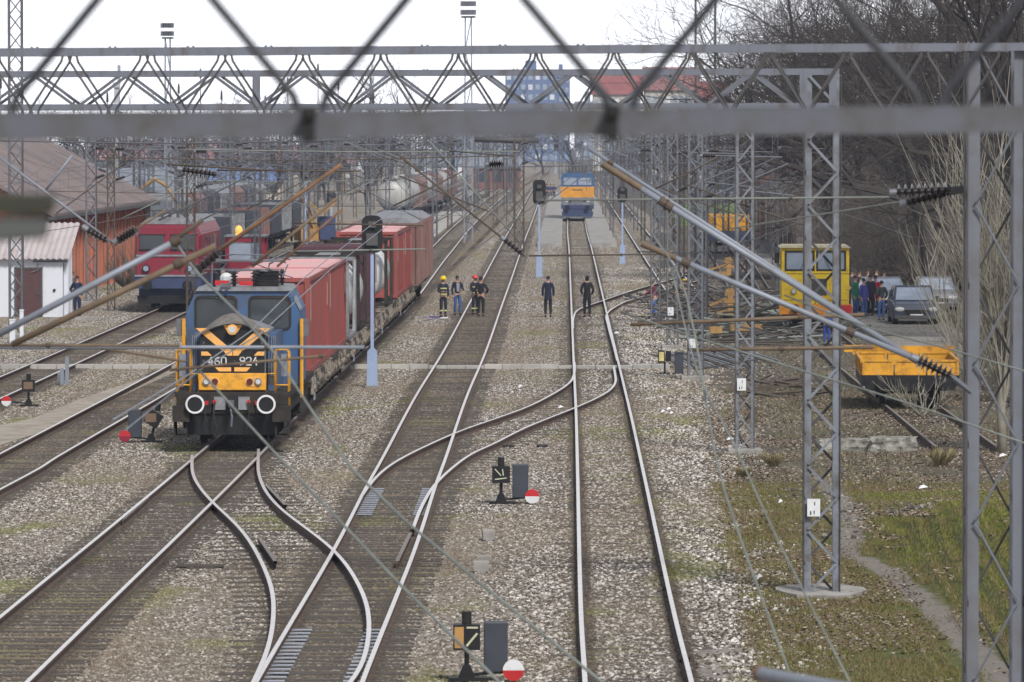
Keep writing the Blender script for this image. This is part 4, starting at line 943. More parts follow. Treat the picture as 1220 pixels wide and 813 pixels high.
# front wall with window openings: strips round two rounded windows
def wall_with_windows(m, outer_z0, outer_z1, wins, y0, y1, xl, xr):
    xs = sorted({xl, xr}|{v for w in wins for v in w[:2]}); zs = sorted({outer_z0, outer_z1}|{v for w in wins for v in w[2:4]})
    for i in range(len(xs)-1):
        for j in range(len(zs)-1):
            cx, cz = (xs[i]+xs[i+1])/2, (zs[j]+zs[j+1])/2
            if any(w[0] < cx < w[1] and w[2] < cz < w[3] for w in wins): continue
            m.box(xs[i], xs[i+1], y0, y1, zs[j], zs[j+1])
WF = [(-1.20,-.17,2.72,3.55), (.17,1.20,2.72,3.55)]
for y0 in (CY0, CY1-.08):
    wall_with_windows(m, 1.33, 3.20, [(a,b_,c_,min(d_,3.2)) for a,b_,c_,d_ in WF], y0, y0+.08, -1.43, 1.43)
    m.prism([(-1.43,3.2),(-1.2,3.2),(-1.2,3.66)], y0, y0+.08); m.prism([(1.43,3.2),(1.2,3.2),(1.2,3.66)], y0, y0+.08)
    m.box(-.17,.17,y0,y0+.08,3.2,3.74); m.box(-1.2,-.17,y0,y0+.08,3.55,3.72); m.box(.17,1.2,y0,y0+.08,3.55,3.72)
    for wx0, wx1, wz0, wz1 in WF:                                          # rounded corners
        for cx, sx in ((wx0,1),(wx1,-1)):
            for cz, sz in ((wz0,1),(wz1,-1)):
                r = .13; pts_ = [(cx,cz)]+[(cx+sx*r*(1-math.cos(R(90*k/5))), cz+sz*r*(1-math.sin(R(90*k/5)))) for k in range(6)]
                m.prism(pts_, y0+.002, y0+.078)
for sx in (-1, 1):
    X0, X1 = (1.35,1.43) if sx > 0 else (-1.43,-1.35)
    m.box(X0,X1,CY0+.08,CY1-.08,1.33,2.72); m.box(X0,X1,CY0+.08,CY0+.5,2.72,3.2); m.box(X0,X1,CY0+1.5,CY0+2.1,2.72,3.2); m.box(X0,X1,CY1-.5,CY1-.08,2.72,3.2)
    m.prism([(sx*1.43,3.2),(sx*1.16,3.74),(sx*1.10,3.70),(sx*1.36,3.18)], CY0+.08, CY1-.08)
cab = m.build('cab', M['blue'], loco)
m = MB(); m.prism([(-1.20,3.70),(1.20,3.70),(1.12,3.80),(-1.12,3.80)], CY0-.08, CY1+.08); m.build('roof', M['grey'], cab)
m = MB(); m.box(1.445,1.46,CY0+.1,CY0+.16,1.5,2.9); m.prism([(1.30,3.5),(1.455,3.2),(1.46,3.24),(1.31,3.56)], CY0-.01, CY0+1.2); m.build('gutter', M['tube_pale'], cab)
for wx0, wx1, wz0, wz1 in WF:
    m = MB(); m.prism(rrect(wx0+.02, wx1-.02, wz0+.02, wz1-.02, .12), CY0+.04, CY0+.05); w_ = m.build('windscreen', None or M['glass_clear'] if 'glass_clear' in M else M['glass'], cab)
    m = MB(); o_, i_ = rrect(wx0-.035, wx1+.035, wz0-.035, wz1+.035, .16), rrect(wx0+.015, wx1-.015, wz0+.015, wz1-.015, .12); k_ = len(o_)
    vs = [(a,CY0-.012,b_) for a,b_ in o_]+[(a,CY0-.012,b_) for a,b_ in i_]+[(a,CY0+.045,b_) for a,b_ in i_]
    m.add(vs, [f for k in range(k_) for f in ((k,(k+1)%k_,k_+(k+1)%k_,k_+k), (k_+k,k_+(k+1)%k_,2*k_+(k+1)%k_,2*k_+k))]); m.build('rubber_seal', M['rubber'], w_)
    m = MB(); m.bar((wx0+.5,CY0-.03,wz0-.02),(wx0+.85,CY0-.03,wz0+.42),.018); m.build('wiper', M['black'], w_)
    m = MB(); m.bar((wx0+.06,CY0+.06,3.38),(wx1-.06,CY0+.06,3.38),.03); m.box(wx0+.13,wx0+.17,CY0+.055,CY0+.06,wz0+.08,3.36); m.build('blind_rail', M['tube_pale'], w_)
for sx in (-1, 1):
    for ya in (CY0+.5, CY0+2.1):
        m = MB(); m.box(sx*1.40-.01, sx*1.40+.01, ya+.02, ya+.9, 2.74, 3.18); m.build('side_window', M['glass'], cab)
    m = MB(); rail_tube(m, [(sx*1.50,CY0-.12,1.0),(sx*1.50,CY0-.12,3.0)], .05); rail_tube(m, [(sx*1.47,CY0+.3,1.0),(sx*1.47,CY0+.3,2.5)], .03); m.build('handrail', M['yellow'], loco)
    m = MB(); m.box(sx*1.58-.1, sx*1.58+.1, CY0-.08,CY0-.04, 2.55,3.0); m.build('mirror', M['steel_mid'], cab)
m = MB(); m.prism(hood_poly(.80, 1.32, 2.78, 3.0), 8.6, 12.6); m.build('rear_hood', M['grey'], loco)
# roof gear: insulator stacks, pantograph folded, busbar
roofg = MB()
for (ix, iy) in ((-.75,5.5),(-.25,5.6),(.28,5.5),(.62,5.9),(-.5,7.8),(.5,7.8),(.9,7.0)):
    for k in range(4): roofg.tube([(ix,iy,3.86+k*.085),(ix,iy,3.88+k*.085),(ix,iy,3.92+k*.085)], [.05,.115,.05], 12)
    roofg.cyl((ix,iy,3.78),(ix,iy,4.22),.045,n=8)
roofg.build('roof_insulator', M['ins'], loco)
m = MB(); m.box(.30,.86,5.7,6.2,3.8,4.2)
for k in range(5): m.box(.28,.88,5.68,6.22,3.84+k*.08,3.87+k*.08)
m.build('resistor_box', M['black'], loco)
m = MB()
for sx in (-1,1):
    m.tube([(sx*.6,5.7,4.22),(sx*.55,7.6,4.34),(sx*.75,5.6,4.42)], .022, 6); m.tube([(sx*1.05,6.1,4.46),(sx*.75,6.1,4.48),(sx*.6,6.1,4.48)], .02, 6)
m.tube([(-1.05,6.1,4.40),(-.8,6.1,4.46),(.8,6.1,4.46),(1.05,6.1,4.40)], .024, 6); m.tube([(-.9,5.8,4.44),(.9,5.8,4.44)], .02, 6); m.tube([(-1.1,5.3,4.1),(-1.1,7.9,4.1)], .02, 6); m.tube([(1.0,5.3,4.05),(1.0,7.9,4.3)], .02, 6); m.tube([(-1.0,7.2,4.5),(-.3,6.5,4.6),(.5,6.5,4.58),(1.1,7.2,4.45)], .018, 6); m.tube([(-.8,5.4,3.8),(-.8,5.4,4.5)], .02, 6); m.tube([(-.4,5.5,4.2),(.3,5.5,4.22),(.9,5.9,4.15)], .022, 6); m.tube([(-1,5.5,4.24),(1,5.5,4.24)], .016, 6); m.tube([(.2,5.6,4.42),(.9,6.4,4.1),(1.2,6.6,4.0)], .014, 6)
m.build('pantograph', M['steel_mid'], loco)
m = MB()
for ix in (-.5, .45): m.ball((ix,6.4,3.98),.17,.2,.16)
m.build('roof_cover', M['white'], loco)
m = MB(); m.box(-.72,-.35,5.25,5.27,3.84,3.96); m.box(-.1,.25,5.25,5.27,3.84,3.94); m.build('red_plate', M['red'], loco)

# ---------------- wagons and containers
def flat_wagon(Y0, Y1, label, h=1.13, w=1.28, grp='container flat wagons coupled behind the locomotive'):
    x, y = on_train(Y0); root = thing('flat_wagon', label, 'wagon', (x, y, 0), TRZ, grp); L = Y1-Y0
    m = MB(); m.box(-w,-w+.12,.3,L-.3,.82,h); m.box(w-.12,w,.3,L-.3,.82,h); m.box(-w,w,.3,.5,.82,h); m.box(-w,w,L-.5,L-.3,.82,h)
    k = 1.5
    while k < L-1: m.box(-w,w,k,k+.14,.9,h-.02); k += 1.6
    m.box(-.25,.25,.3,L-.3,.7,h-.05); m.build('underframe', M['wagon_frame'], root)
    for sx in (-1, 1):                                                      # stanchions, ratchets and side brackets seen along the sole bar
        m = MB(); m.box(sx*(w+.01)-.015, sx*(w+.01)+.015, .5, L-.5, .96, 1.02); k = .6
        while k < L-.5:
            m.box(sx*w-.03 if sx>0 else -w-.06, sx*w+.06 if sx>0 else -w+.03, k, k+.12, .62, h+.04)
            m.bar((sx*(w+.02),k+.1,.66),(sx*(w+.02),k+.7,1.0),.05); m.cyl((sx*(w-.02),k+.45,.78),(sx*(w+.1),k+.45,.78),.09,n=8)
            k += .95
        m.build('side_fittings', M['wagon_frame'], root)
    for yb_ in (2.0, L-2.0):
        m = MB()
        for sx in (-1, 1): m.prism([(yb_-1.25,.62),(yb_-1.1,.38),(yb_-.35,.34),(yb_-.2,.55),(yb_+.2,.55),(yb_+.35,.34),(yb_+1.1,.38),(yb_+1.25,.62),(yb_+.5,.72),(yb_-.5,.72)], sx*1.0-.06, sx*1.0+.06, 'x')
        m.box(-.94,.94,yb_-.15,yb_+.15,.45,.66); bg_ = m.build('bogie', M['dirty'], root); wheelset(root, yb_-.9, .46); wheelset(root, yb_+.9, .46)
    for sx in (-1, 1): buffer(root, sx*.875, rim=False)
    m = MB()
    for sx in (-1, 1):
        m.tube([(sx*1.32,1.0,.45),(sx*1.32,1.0,1.1),(sx*1.32,1.5,1.1),(sx*1.32,1.5,.45)], .02, 6)
    m.build('step_rail', M['tube_pale'], root)
    return root
def container(Y0, L, label, mt='cont_red', roofm='cont_roof', h=2.62, z0=1.16, w=1.219, marks=True, grp='shipping containers on the train', front=None):
    x, y = on_train(Y0); root = thing('shipping_container', label, 'container', (x, y, z0), TRZ, grp)
    m = MB()                                                                # corrugated sides
    for sx in (-1, 1):
        n = int(L/.28); P = []
        for k in range(n+1):
            yy = .12+(L-.24)*k/n
            for dy, dx in ((0,0),(.07,.036),(.14,.036),(.21,0)): P.append((sx*(w-.045+dx-.036), yy+dy*(L-.24)/n/.28))
        P = [p for p in P if p[1] <= L-.1]
        vs = [(a,b_,.14) for a,b_ in P]+[(a,b_,h-.1) for a,b_ in P]; q = len(P)
        m.add(vs, [(i,i+1,q+i+1,q+i) for i in range(q-1)])
    m.build('side_wall', M[mt], root, fix=False)
    m = MB()
    for sx in (-1, 1):
        for yy in (0, L-.14): m.box(min(sx*w,sx*(w-.14)), max(sx*w,sx*(w-.14)), yy, yy+.14, 0, h)
        m.box(min(sx*w,sx*(w-.07)), max(sx*w,sx*(w-.07)), .14, L-.14, 0, .15); m.box(min(sx*w,sx*(w-.07)), max(sx*w,sx*(w-.07)), .14, L-.14, h-.1, h)
    for yy in (0, L-.12): m.box(-w+.14, w-.14, yy, yy+.12, 0, .15); m.box(-w+.14, w-.14, yy, yy+.12, h-.11, h)
    m.build('frame', M[mt], root)
    m = MB(); n = 14; P = [(-w+.14+(2*w-.28)*k/n, .05+(.03 if k % 2 else 0)) for k in range(n+1)]
    vs = [(a,b_,.15) for a,b_ in P]+[(a,b_,h-.11) for a,b_ in P]; m.add(vs, [(i,i+1,n+1+i+1,n+1+i) for i in range(n)]); m.build('end_wall', M[front or mt], root, fix=False); m = MB()
    m.add([(a,L-.05,b_) for a,b_ in ((-w+.14,.15),(w-.14,.15),(w-.14,h-.11),(-w+.14,h-.11))], [(0,1,2,3)]); m.build('end_wall', M[front or mt], root, fix=False)
    m = MB(); m.box(-w+.07,w-.07,.12,L-.12,h-.05,h-.02); k = .4
    while k < L-.4: m.box(-w+.2,w-.2,k,k+.12,h-.021,h+.006); k += .34
    m.build('roof', M[roofm], root)
    if marks:
        m = MB(); m.box(w+.002,w+.006,.5,.58,h*.55,h*.93); m.box(w+.002,w+.006,L-.9,L-.82,h*.6,h*.85); m.build('lettering', M['white'], root)
    return root
def triangle_sign(parent, x, y, z, s=.16):
    m = MB(); m.prism([(x-s,z-s*.8),(x+s,z-s*.8),(x,z+s)], y-.006, y); o = m.build('warning_triangle', M['yellow'], parent)
    m = MB(); m.prism([(x-s*.25,z-s*.45),(x+s*.25,z-s*.45),(x+.0,z+s*.4)], y-.009, y-.0065); m.build('symbol', M['black'], o)
def tank_container(Y0, L, label, grp='tank containers on the train', z0=1.16, fr='frame_blue'):
    x, y = on_train(Y0); root = thing('tank_container', label, 'tank', (x, y, z0), TRZ, grp); w, h = 1.2, 2.5
    m = MB(); P = [(0,.35,1.27),(0,.42,1.27),(0,.55,1.27),(0,.75,1.27),(0,L-.75,1.27),(0,L-.55,1.27),(0,L-.42,1.27),(0,L-.35,1.27)]
    m.tube(P, [.3,.7,.98,1.12,1.12,.98,.7,.3], 28); m.build('tank_shell', M['tank_white'], root, smooth=True)
    m = MB()
    for yy in (0, L-.12):
        for sx in (-1, 1): m.box(min(sx*w,sx*(w-.12)), max(sx*w,sx*(w-.12)), yy, yy+.12, 0, h); m.bar((sx*(w-.1),yy+.06,.1),(sx*.35,yy+.06,.0+.12),.08); m.bar((sx*(w-.08),yy+.06,h-.5),(sx*(w-.5),yy+.06,h-.06),.08)
        m.box(-w,w,yy,yy+.12,0,.12); m.box(-w,w,yy,yy+.12,h-.12,h)
    for sx in (-1, 1): m.box(min(sx*w,sx*(w-.08)), max(sx*w,sx*(w-.08)), .12,L-.12,.0,.1); m.bar((sx*(w-.05),.1,h-.1),(sx*(w-.05),1.1,.1),.07); m.bar((sx*(w-.05),L-.1,h-.1),(sx*(w-.05),L-1.1,.1),.07)
    m.build('frame', M[fr], root)
    m = MB(); m.box(.25,.30,.1,.14,.15,h-.1); m.box(.62,.67,.1,.14,.15,h-.1)
    for k in range(7): m.box(.3,.62,.1,.13,.3+k*.3,.34+k*.3)
    m.box(.1,.8,.09,.1,.9,1.7); m.build('ladder', M['grey'], root); triangle_sign(root, .5, .085, 1.3)
    m = MB(); m.box(-.35,.35,.8,L-.8,h-.09,h-.02); m.build('walkway', M['grey'], root)
    return root
flat_wagon(153.6, 178.8, 'first container wagon, carrying the two long red containers behind the locomotive')
container(154.4, 11.3, 'red container directly behind the blue locomotive, pale bleached roof'); container(166.0, 11.8, 'second red container, between the first one and the tank container')
flat_wagon(179.6, 203.5, 'second container wagon, carrying the two white tank containers')
tank_container(179.9, 6.06, 'white tank container in a pale grey frame right behind the second red container', fr='grey'); tank_container(188.5, 6.06, 'second white tank container, mostly hidden behind the first tank', fr='dirty')
container(195.8, 6.06, 'dark maroon container with a yellow warning triangle, behind the signal post', 'maroon', 'maroon', marks=False)
triangle_sign(C.objects[-1].parent if False else [o for o in C.objects if o.get('label','').startswith('dark maroon container')][0], .55, -.01, 1.9, .17)
flat_wagon(204.5, 224, 'third container wagon, under the third tank and the blank gap')
tank_container(214.5, 6.06, 'third white tank container, beyond the dark maroon container', fr='dirty')
flat_wagon(224.6, 244, 'fourth container wagon, under the far pair of red containers')
container(225.4, 8.8, 'third red container, bright red end wall seen above the maroon container'); container(234.6, 8.6, 'farthest red container with a greyish faded side', 'cont_red')
# ribbed brown open wagons at the tail
def hopper(Y0, L, label):
    x, y = on_train(Y0); root = thing('box_wagon', label, 'wagon', (x, y, 0), TRZ, 'brown wagons at the tail of the train'); w = 1.35
    m = MB()
    for sx in (-1, 1): m.box(min(sx*w,sx*(w-.06)), max(sx*w,sx*(w-.06)), .4, L-.4, 1.15, 3.75)
    m.box(-w,w,.4,.46,1.15,3.75); m.box(-w,w,L-.46,L-.4,1.15,3.75); m.box(-w,w,.4,L-.4,1.1,1.15); m.build('body', M['brown_wagon'], root)
    m = MB(); k = .5
    while k < L-.4:
        for sx in (-1, 1): m.box(sx*w-.0 if sx>0 else -w-.07, sx*w+.07 if sx>0 else -w, k, k+.1, 1.1, 3.8)
        k += 1.0
    m.box(-w-.05,w+.05,.36,.4,3.65,3.8); m.build('rib', M['brown_wagon'], root)
    m = MB(); m.prism([(-w,3.76),(w,3.76),(.9,4.02),(-.9,4.02)], .45, L-.45); m.build('roof', M['grey'], root)
    m = MB(); m.box(-w+.1,w-.1,.3,L-.3,.85,1.1); m.build('underframe', M['wagon_frame'], root)
    for yb_ in (1.6, 3.2, L-3.2, L-1.6): wheelset(root, yb_, .46)
    for sx in (-1, 1): buffer(root, sx*.875, rim=False)
hopper(245, 12.5, 'brown ribbed box wagon right behind the farthest red container'); hopper(258, 12.5, 'last brown box wagon of the train with pale streaked ribs')
# ---------------- rows of wagons left behind the train
def far_wagon(x, y, L, body, label, kind='box', grp='parked wagons of the left yard', rz=-.014, w=1.4, h=3.6, roofm=None):
    root = thing('goods_wagon', label, 'wagon', (x, y, 0), rz, grp); m = MB()
    if kind == 'tank':
        m.tube([(0,.5,2.45),(0,.7,2.45),(0,1.0,2.45),(0,L-1,2.45),(0,L-.7,2.45),(0,L-.5,2.45)], [.7,1.1,1.32,1.32,1.1,.7], 22); m.cyl((0,L/2,3.7),(0,L/2,4.05),.35,n=14); m.build('tank_shell', M[body], root, smooth=True)
        m = MB(); m.tube([(-.8,.5,4.05),(-.8,L-.5,4.05)], .03, 5); m.tube([(.8,.5,4.05),(.8,L-.5,4.05)], .03, 5); m.box(-.3,.3,.8,L-.8,3.76,3.82); m.build('walkway', M['steel_mid'], root)
    elif kind == 'open':
        for sx in (-1,1): m.box(min(sx*w,sx*(w-.07)), max(sx*w,sx*(w-.07)), .3,L-.3,1.2,h)
        m.box(-w,w,.3,.37,1.2,h); m.box(-w,w,L-.37,L-.3,1.2,h); m.build('body', M[body], root); m = MB()
        for k in range(int(L/1.3)): 
            for sx in (-1,1): m.box(sx*w if sx>0 else -w-.06, w+.06 if sx>0 else -w, .5+k*1.3,.6+k*1.3,1.15,h+.02)
        m.build('rib', M[body], root)
    else:
        m.prism([(-w,1.15),(w,1.15),(w,h-.3),(w*.7,h+.1),(-w*.7,h+.1),(-w,h-.3)], .3, L-.3); m.build('body', M[body], root); m = MB(); m.box(-w*.72,w*.72,.28,L-.28,h+.08,h+.16); m.build('roof', M[roofm or body], root)
        m = MB(); m.box(w+.002,w+.03,L/2-.9,L/2+.9,1.3,h-.4); m.build('sliding_door', M['wagon_frame'], root)
    m = MB(); m.box(-1.2,1.2,.3,L-.3,.85,1.15); m.build('underframe', M['dirty'], root)
    for yb_ in (1.8, L-1.8): wheelset(root, yb_, .46)
    return root
for k in range(9): far_wagon(-9.9+.0325*0+.02*(k*14.5), 470+k*14.5, 13.8, ('tank_grey','tank_grey','brown_wagon')[k%3], f'{("pale tank wagon","white tank wagon","rusty brown wagon")[k%3]} of the curving rake far beyond the containers', 'tank' if k%3 < 2 else 'box', rz=-.024, grp='far rake of tank wagons')
for k in range(7): far_wagon(-17.6+.0135*k*13, 312+k*13.4, 12.6, ('navy','grey','navy','brown_wagon')[k%4], f'{("dark blue","grey","navy blue","brown")[k%4]} open wagon in the rake behind the red locomotive', 'open', h=2.9, grp='open wagons behind the red locomotive')
for k in range(7): far_wagon(-22.5+.018*k*13, 360+k*13.4, 12.6, ('grey','brown_wagon','navy')[k%3], f'{("grey","brown","dark blue")[k%3]} covered wagon in the farther left sidings', 'box', roofm='grey', grp='covered wagons in the left sidings')
# ---------------- red locomotive left
def red_loco(px, base_y, label, L=15, rz=-.011, w=1.45):
    p = G(px, base_y, 0); root = thing('electric_locomotive', label, 'locomotive', (p.x, p.y, 0), rz, 'red locomotives of the left yard')
    m = MB()
    prof = [(-w,1.45),(w,1.45),(w,3.25),(w*.84,3.72),(-w*.84,3.72),(-w,3.25)]
    def ring(y, sx, z0, dz): return [(a*sx, y, 1.45+(b_-1.45)*dz+z0) for a, b_ in prof]
    rings = [ring(.55,.93,0,.93), ring(.9,1,0,1), ring(L-.9,1,0,1), ring(L-.55,.93,0,.93)]; vs = [v for r in rings for v in r]
    m.add(vs, [tuple(range(6)), tuple(range(23,17,-1))]+[(i*6+k, i*6+(k+1)%6, (i+1)*6+(k+1)%6, (i+1)*6+k) for i in range(3) for k in range(6)])
    body = m.build('body', M['loco_red'], root)
    m = MB(); m.prism([(-w*.86,3.70),(w*.86,3.70),(w*.6,3.98),(-w*.6,3.98)], .8, L-.8); m.build('roof', M['grey'], root)
    for sx in (-1, 1):
        m = MB(); a0, a1 = sx*.16, sx*w*.84; m.prism([(min(a0,a1),2.62),(max(a0,a1),2.62),(max(a0,a1),3.22),(min(a0,a1),3.22)], .49,.56); wn = m.build('windscreen', M['glass'], body)
        m = MB(); m.box(min(a0,a1)-.05,max(a0,a1)+.05,.50,.54,2.56,2.62); m.box(min(a0,a1)-.05,max(a0,a1)+.05,.50,.54,3.22,3.27); m.build('window_frame', M['black'], wn)
        m = MB(); m.cyl((sx*.95,.42,1.78),(sx*.95,.56,1.78),.17,n=18); hl = m.build('headlight', M['black'], root); m = MB(); m.cyl((sx*.95,.405,1.78),(sx*.95,.42,1.78),.12,n=16); m.build('lens', M['glass_pale'], hl)
        buffer(root, sx*.875, rim=False)
        for k in range(3): m = MB(); m.box(sx*w-.012 if sx<0 else w-.01, sx*w+.012, 3+k*3.2,4.6+k*3.2,2.4,3.1); m.build('side_window', M['glass'], body)
    m = MB(); m.box(-w*.95,w*.95,.50,.55,2.30,2.38); m.box(-w,w,.45,.5,1.42,1.5); m.build('trim_band', M['tube_pale'], body)
    m = MB(); m.box(-w,w,.5,L-.5,.9,1.45); m.box(-w+.15,w-.15,1,L-1,.4,.9); m.build('underframe', M['frame_blue'], root)
    m = MB(); m.prism([(-1.3,.25),(1.3,.25),(1.35,.6),(-1.35,.6)], .45,.6); m.build('snow_plough', M['black'], root)
    for yb_ in (2.4, 5, L-5, L-2.4): wheelset(root, yb_, .55)
    m = MB()
    for i in range(5): m.cyl((-.7+i*.35,2,3.98),(-.7+i*.35,2,4.3),.07,n=8)
    m.tube([(-.9,2.2,4.3),(.9,2.2,4.3)],.03,5); m.tube([(-.6,3,4.0),(0,4,4.35),(-.6,5,4.0)],.03,5); m.tube([(.6,3,4.0),(0,4,4.35),(.6,5,4.0)],.03,5); m.build('pantograph', M['steel_dark'], root)
    return root
red_loco(199, 369, 'red electric locomotive with two dark windscreens standing left of the train')
p = G(292, 360, 0); rt = thing('rail_tractor', 'small red rail tractor with an amber beacon on its roof, seen over the blue cab', 'rail tractor', (p.x, p.y, 0), -.012)
m = MB(); m.box(-.9,-.72,0,.15,.9,2.9); m.box(.72,.9,0,.15,.9,2.9); m.box(-.9,.9,0,2.4,.9,1.9); m.box(-.9,.9,0,.15,2.72,2.95); m.box(-.9,-.75,2.2,2.4,1.9,2.9); m.box(.75,.9,2.2,2.4,1.9,2.9); m.build('cab', M['loco_red'], rt)
m = MB(); m.box(-.95,.95,-.05,2.5,2.95,3.03); m.build('roof', M['steel_light'], rt)
m = MB(); m.box(-.72,.72,.05,.08,1.92,2.7); m.build('windscreen', M['glass_pale'], rt)
m = MB(); m.box(-1.1,1.1,-1.2,5,.4,.9); m.box(-.6,.6,2.4,4.8,.9,1.8); m.build('chassis', M['dirty'], rt); wheelset(rt, .2, .4); wheelset(rt, 3.6, .4)
m = MB(); m.cyl((-.3,.3,3.03),(-.3,.3,3.12),.16,n=14); m.ball((-.3,.3,3.28),.17,.17,.2); am = bpy.data.materials.new('lit amber glass'); am.use_nodes = True; b_ = am.node_tree.nodes['Principled BSDF']; b_.inputs['Base Color'].default_value = (.8,.35,.05,1); b_.inputs['Emission Color'].default_value = (1,.5,.12,1); b_.inputs['Emission Strength'].default_value = .8
m.build('amber_beacon', am, rt)
# ---------------- far blue orange white locomotive on the right main track
p = G(688, 262, 0); fl = thing('electric_locomotive', 'far locomotive with blue cab, orange band and white skirt on the right main track', 'locomotive', (p.x, p.y, 0), -.0093)
w = 1.45; M['l_orange'] = mat('far loco orange', (.62,.27,.03), .5, 0, .2); M['l_blue'] = mat('far loco blue', (.04,.10,.22), .5, 0, .2)
m = MB(); m.prism([(-w,2.9),(w,2.9),(w,3.8),(w*.85,4.1),(-w*.85,4.1),(-w,3.8)], .55, 15); m.build('body', M['l_blue'], fl)
m = MB(); m.prism([(-w*1.01,1.95),(w*1.01,1.95),(w*1.01,2.9),(-w*1.01,2.9)], .5, 15.02); m.build('orange_band', M['l_orange'], fl)
m = MB(); m.box(-w,w,.5,15,1.3,1.95); m.build('white_skirt', M['steel_light'], fl)
for sx in (-1,1):
    m = MB(); m.box(min(sx*.08,sx*1.22), max(sx*.08,sx*1.22), .5,.56,3.05,3.68); m.build('windscreen', M['glass_pale'], fl); buffer(fl, sx*.875, rim=False)
    m = MB(); m.cyl((sx*.95,.44,1.65),(sx*.95,.52,1.65),.13,n=14); m.build('headlight', M['lamp'], fl)
    m = MB(); m.cyl((sx*.62,.44,1.65),(sx*.62,.52,1.65),.10,n=14); m.build('tail_light', M['black'], fl)
m = MB(); write(m, '441', -.5, 2.55, .12, .1, .04, .03, .49) if False else m.box(-.45,.45,.485,.5,2.58,2.66); m.build('number_plate', M['steel_dark'], fl)
m = MB(); m.box(-w,w,.3,.5,.95,1.3); m.prism([(-1.3,.2),(1.3,.2),(1.4,.6),(1.2,.95),(-1.2,.95),(-1.4,.6)],.35,.5); m.box(-1.3,1.3,.5,15,.3,1.3); m.build('buffer_beam', M['frame_blue'], fl)
m = MB(); m.box(-.9,.9,.9,14,4.1,4.3)
for i in range(6): m.cyl((-.75+i*.3,1.4,4.3),(-.75+i*.3,1.4,4.75),.08,n=8)
m.tube([(-.9,1.6,4.75),(.9,1.6,4.75)],.04,5); m.tube([(-.7,2,4.3),(-.2,3.5,4.95),(.2,3.5,4.95),(.7,2,4.3)],.035,5); m.build('pantograph', M['steel_dark'], fl)
for yb_ in (2.4, 5, 10, 12.6): wheelset(fl, yb_, .55)

# ---------------- yellow railcar on the right
p = G(972, 394, 0); rc = thing('railcar', 'boxy yellow track maintenance railcar with a pale roof on the rusty siding', 'railcar', (p.x, p.y, 0), -.03)
w = 1.32; m = MB()
WW = [(-1.16,-.07,2.34,3.06),(.07,1.16,2.34,3.06)]
wall_with_windows(m, .95, 3.22, WW, .9,.96, -w, w); wall_with_windows(m, .95, 3.22, WW, 4.9,4.96, -w, w)
for sx in (-1,1):
    a, b_ = (w-.06,w) if sx>0 else (-w,-w+.06); m.box(a,b_,.96,4.9,.95,2.28); m.box(a,b_,.96,1.15,2.28,3.22); m.box(a,b_,2.3,2.7,2.28,3.22); m.box(a,b_,4.6,4.9,2.28,3.22); m.box(a,b_,1.15,2.3,3.0,3.22); m.box(a,b_,2.7,4.6,3.0,3.22)
bd = m.build('body', M['yellow_car'], rc)
m = MB(); m.prism([(-w-.08,3.2),(w+.08,3.2),(w-.05,3.28),(-w+.05,3.28)], .78,5.1); m.build('roof', mat('cream roof', (.50,.45,.30), .6), rc)
for wx0,wx1,z0,z1 in WW:
    m = MB(); m.box(wx0+.02,wx1-.02,.925,.935,z0+.02,z1-.02); wn = m.build('windscreen', M['glass_pale'], bd)
    m = MB(); m.box(wx0-.04,wx0+.03,.885,.94,z0-.04,z1+.04); m.box(wx1-.03,wx1+.04,.885,.94,z0-.04,z1+.04); m.box(wx0+.03,wx1-.03,.885,.94,z1-.03,z1+.04); m.box(wx0+.03,wx1-.03,.885,.94,z0-.04,z0+.03); m.build('window_frame', M['rubber'], wn)
for ya, yb_ in ((1.15,2.3),(2.7,4.6)):
    for sx in (-1,1): m = MB(); m.box(sx*(w-.03)-.005, sx*(w-.03)+.005, ya, yb_, 2.28,3.0); m.build('side_window', M['glass'], bd)
m = MB(); m.box(-.45,.45,.87,.9,1.35,2.0); [m.box(-.43,.43,.85,.87,1.38+.08*k,1.42+.08*k) for k in range(8)]; m.build('radiator_grille', M['steel_dark'], bd)
m = MB(); m.box(-w-.1,w+.1,.25,.42,.62,1.02); m.build('buffer_beam', mat('orange beam', (.70,.26,.02), .5, 0, .2), rc)
m = MB(); m.box(w-.45,w+.08,.235,.25,.66,.98); m.build('red_marker', M['red'], rc)
m = MB(); m.box(-w,w,.42,5.6,.72,.9); m.build('deck', M['steel_dark'], rc)
for sx in (-1,1):
    m = MB(); m.cyl((sx*.85,.82,1.5),(sx*.85,.9,1.5),.11,n=14); hl_ = m.build('headlight', M['steel_mid'], rc); m = MB(); m.cyl((sx*.85,.81,1.5),(sx*.85,.82,1.5),.085,n=12); m.build('lens', M['lamp'], hl_)
    m = MB(); m.bar((sx*.6,.87,2.34),(sx*.35,.87,2.85),.02); m.build('wiper', M['black'], rc)
m = MB(); m.box(-w,w,.893,.898,2.18,2.2); m.box(-w,w,.893,.898,1.15,1.17); m.box(-.01,.01,.893,.898,.97,1.3); m.build('panel_seam', M['dirty'], bd)
m = MB(); m.box(-w,w,.45,.9,.4,.62); m.build('step', M['black'], rc)
m = MB(); m.tube([(-w+.05,.36,1.0),(-w+.05,.36,1.95),(-.6,.36,1.95)], .02, 6); m.build('handrail', M['yellow_car'], rc); m = MB(); m.tube([(w-.05,.36,1.0),(w-.05,.36,1.5),(.6,.36,1.5)], .02, 6); m.build('handrail', M['yellow_car'], rc)
for yb_ in (1.4, 4.4): wheelset(rc, yb_, .4)
m = MB(); m.box(-.9,.9,.6,5,.35,.72); m.cyl((-1.5,1.2,2.6),(-1.5,1.2,3.0),.09,n=8); m.build('chassis', M['dirty'], rc)
for sx in (-1,1): buffer(rc, sx*.8, z=.85, r=.18, rim=False)
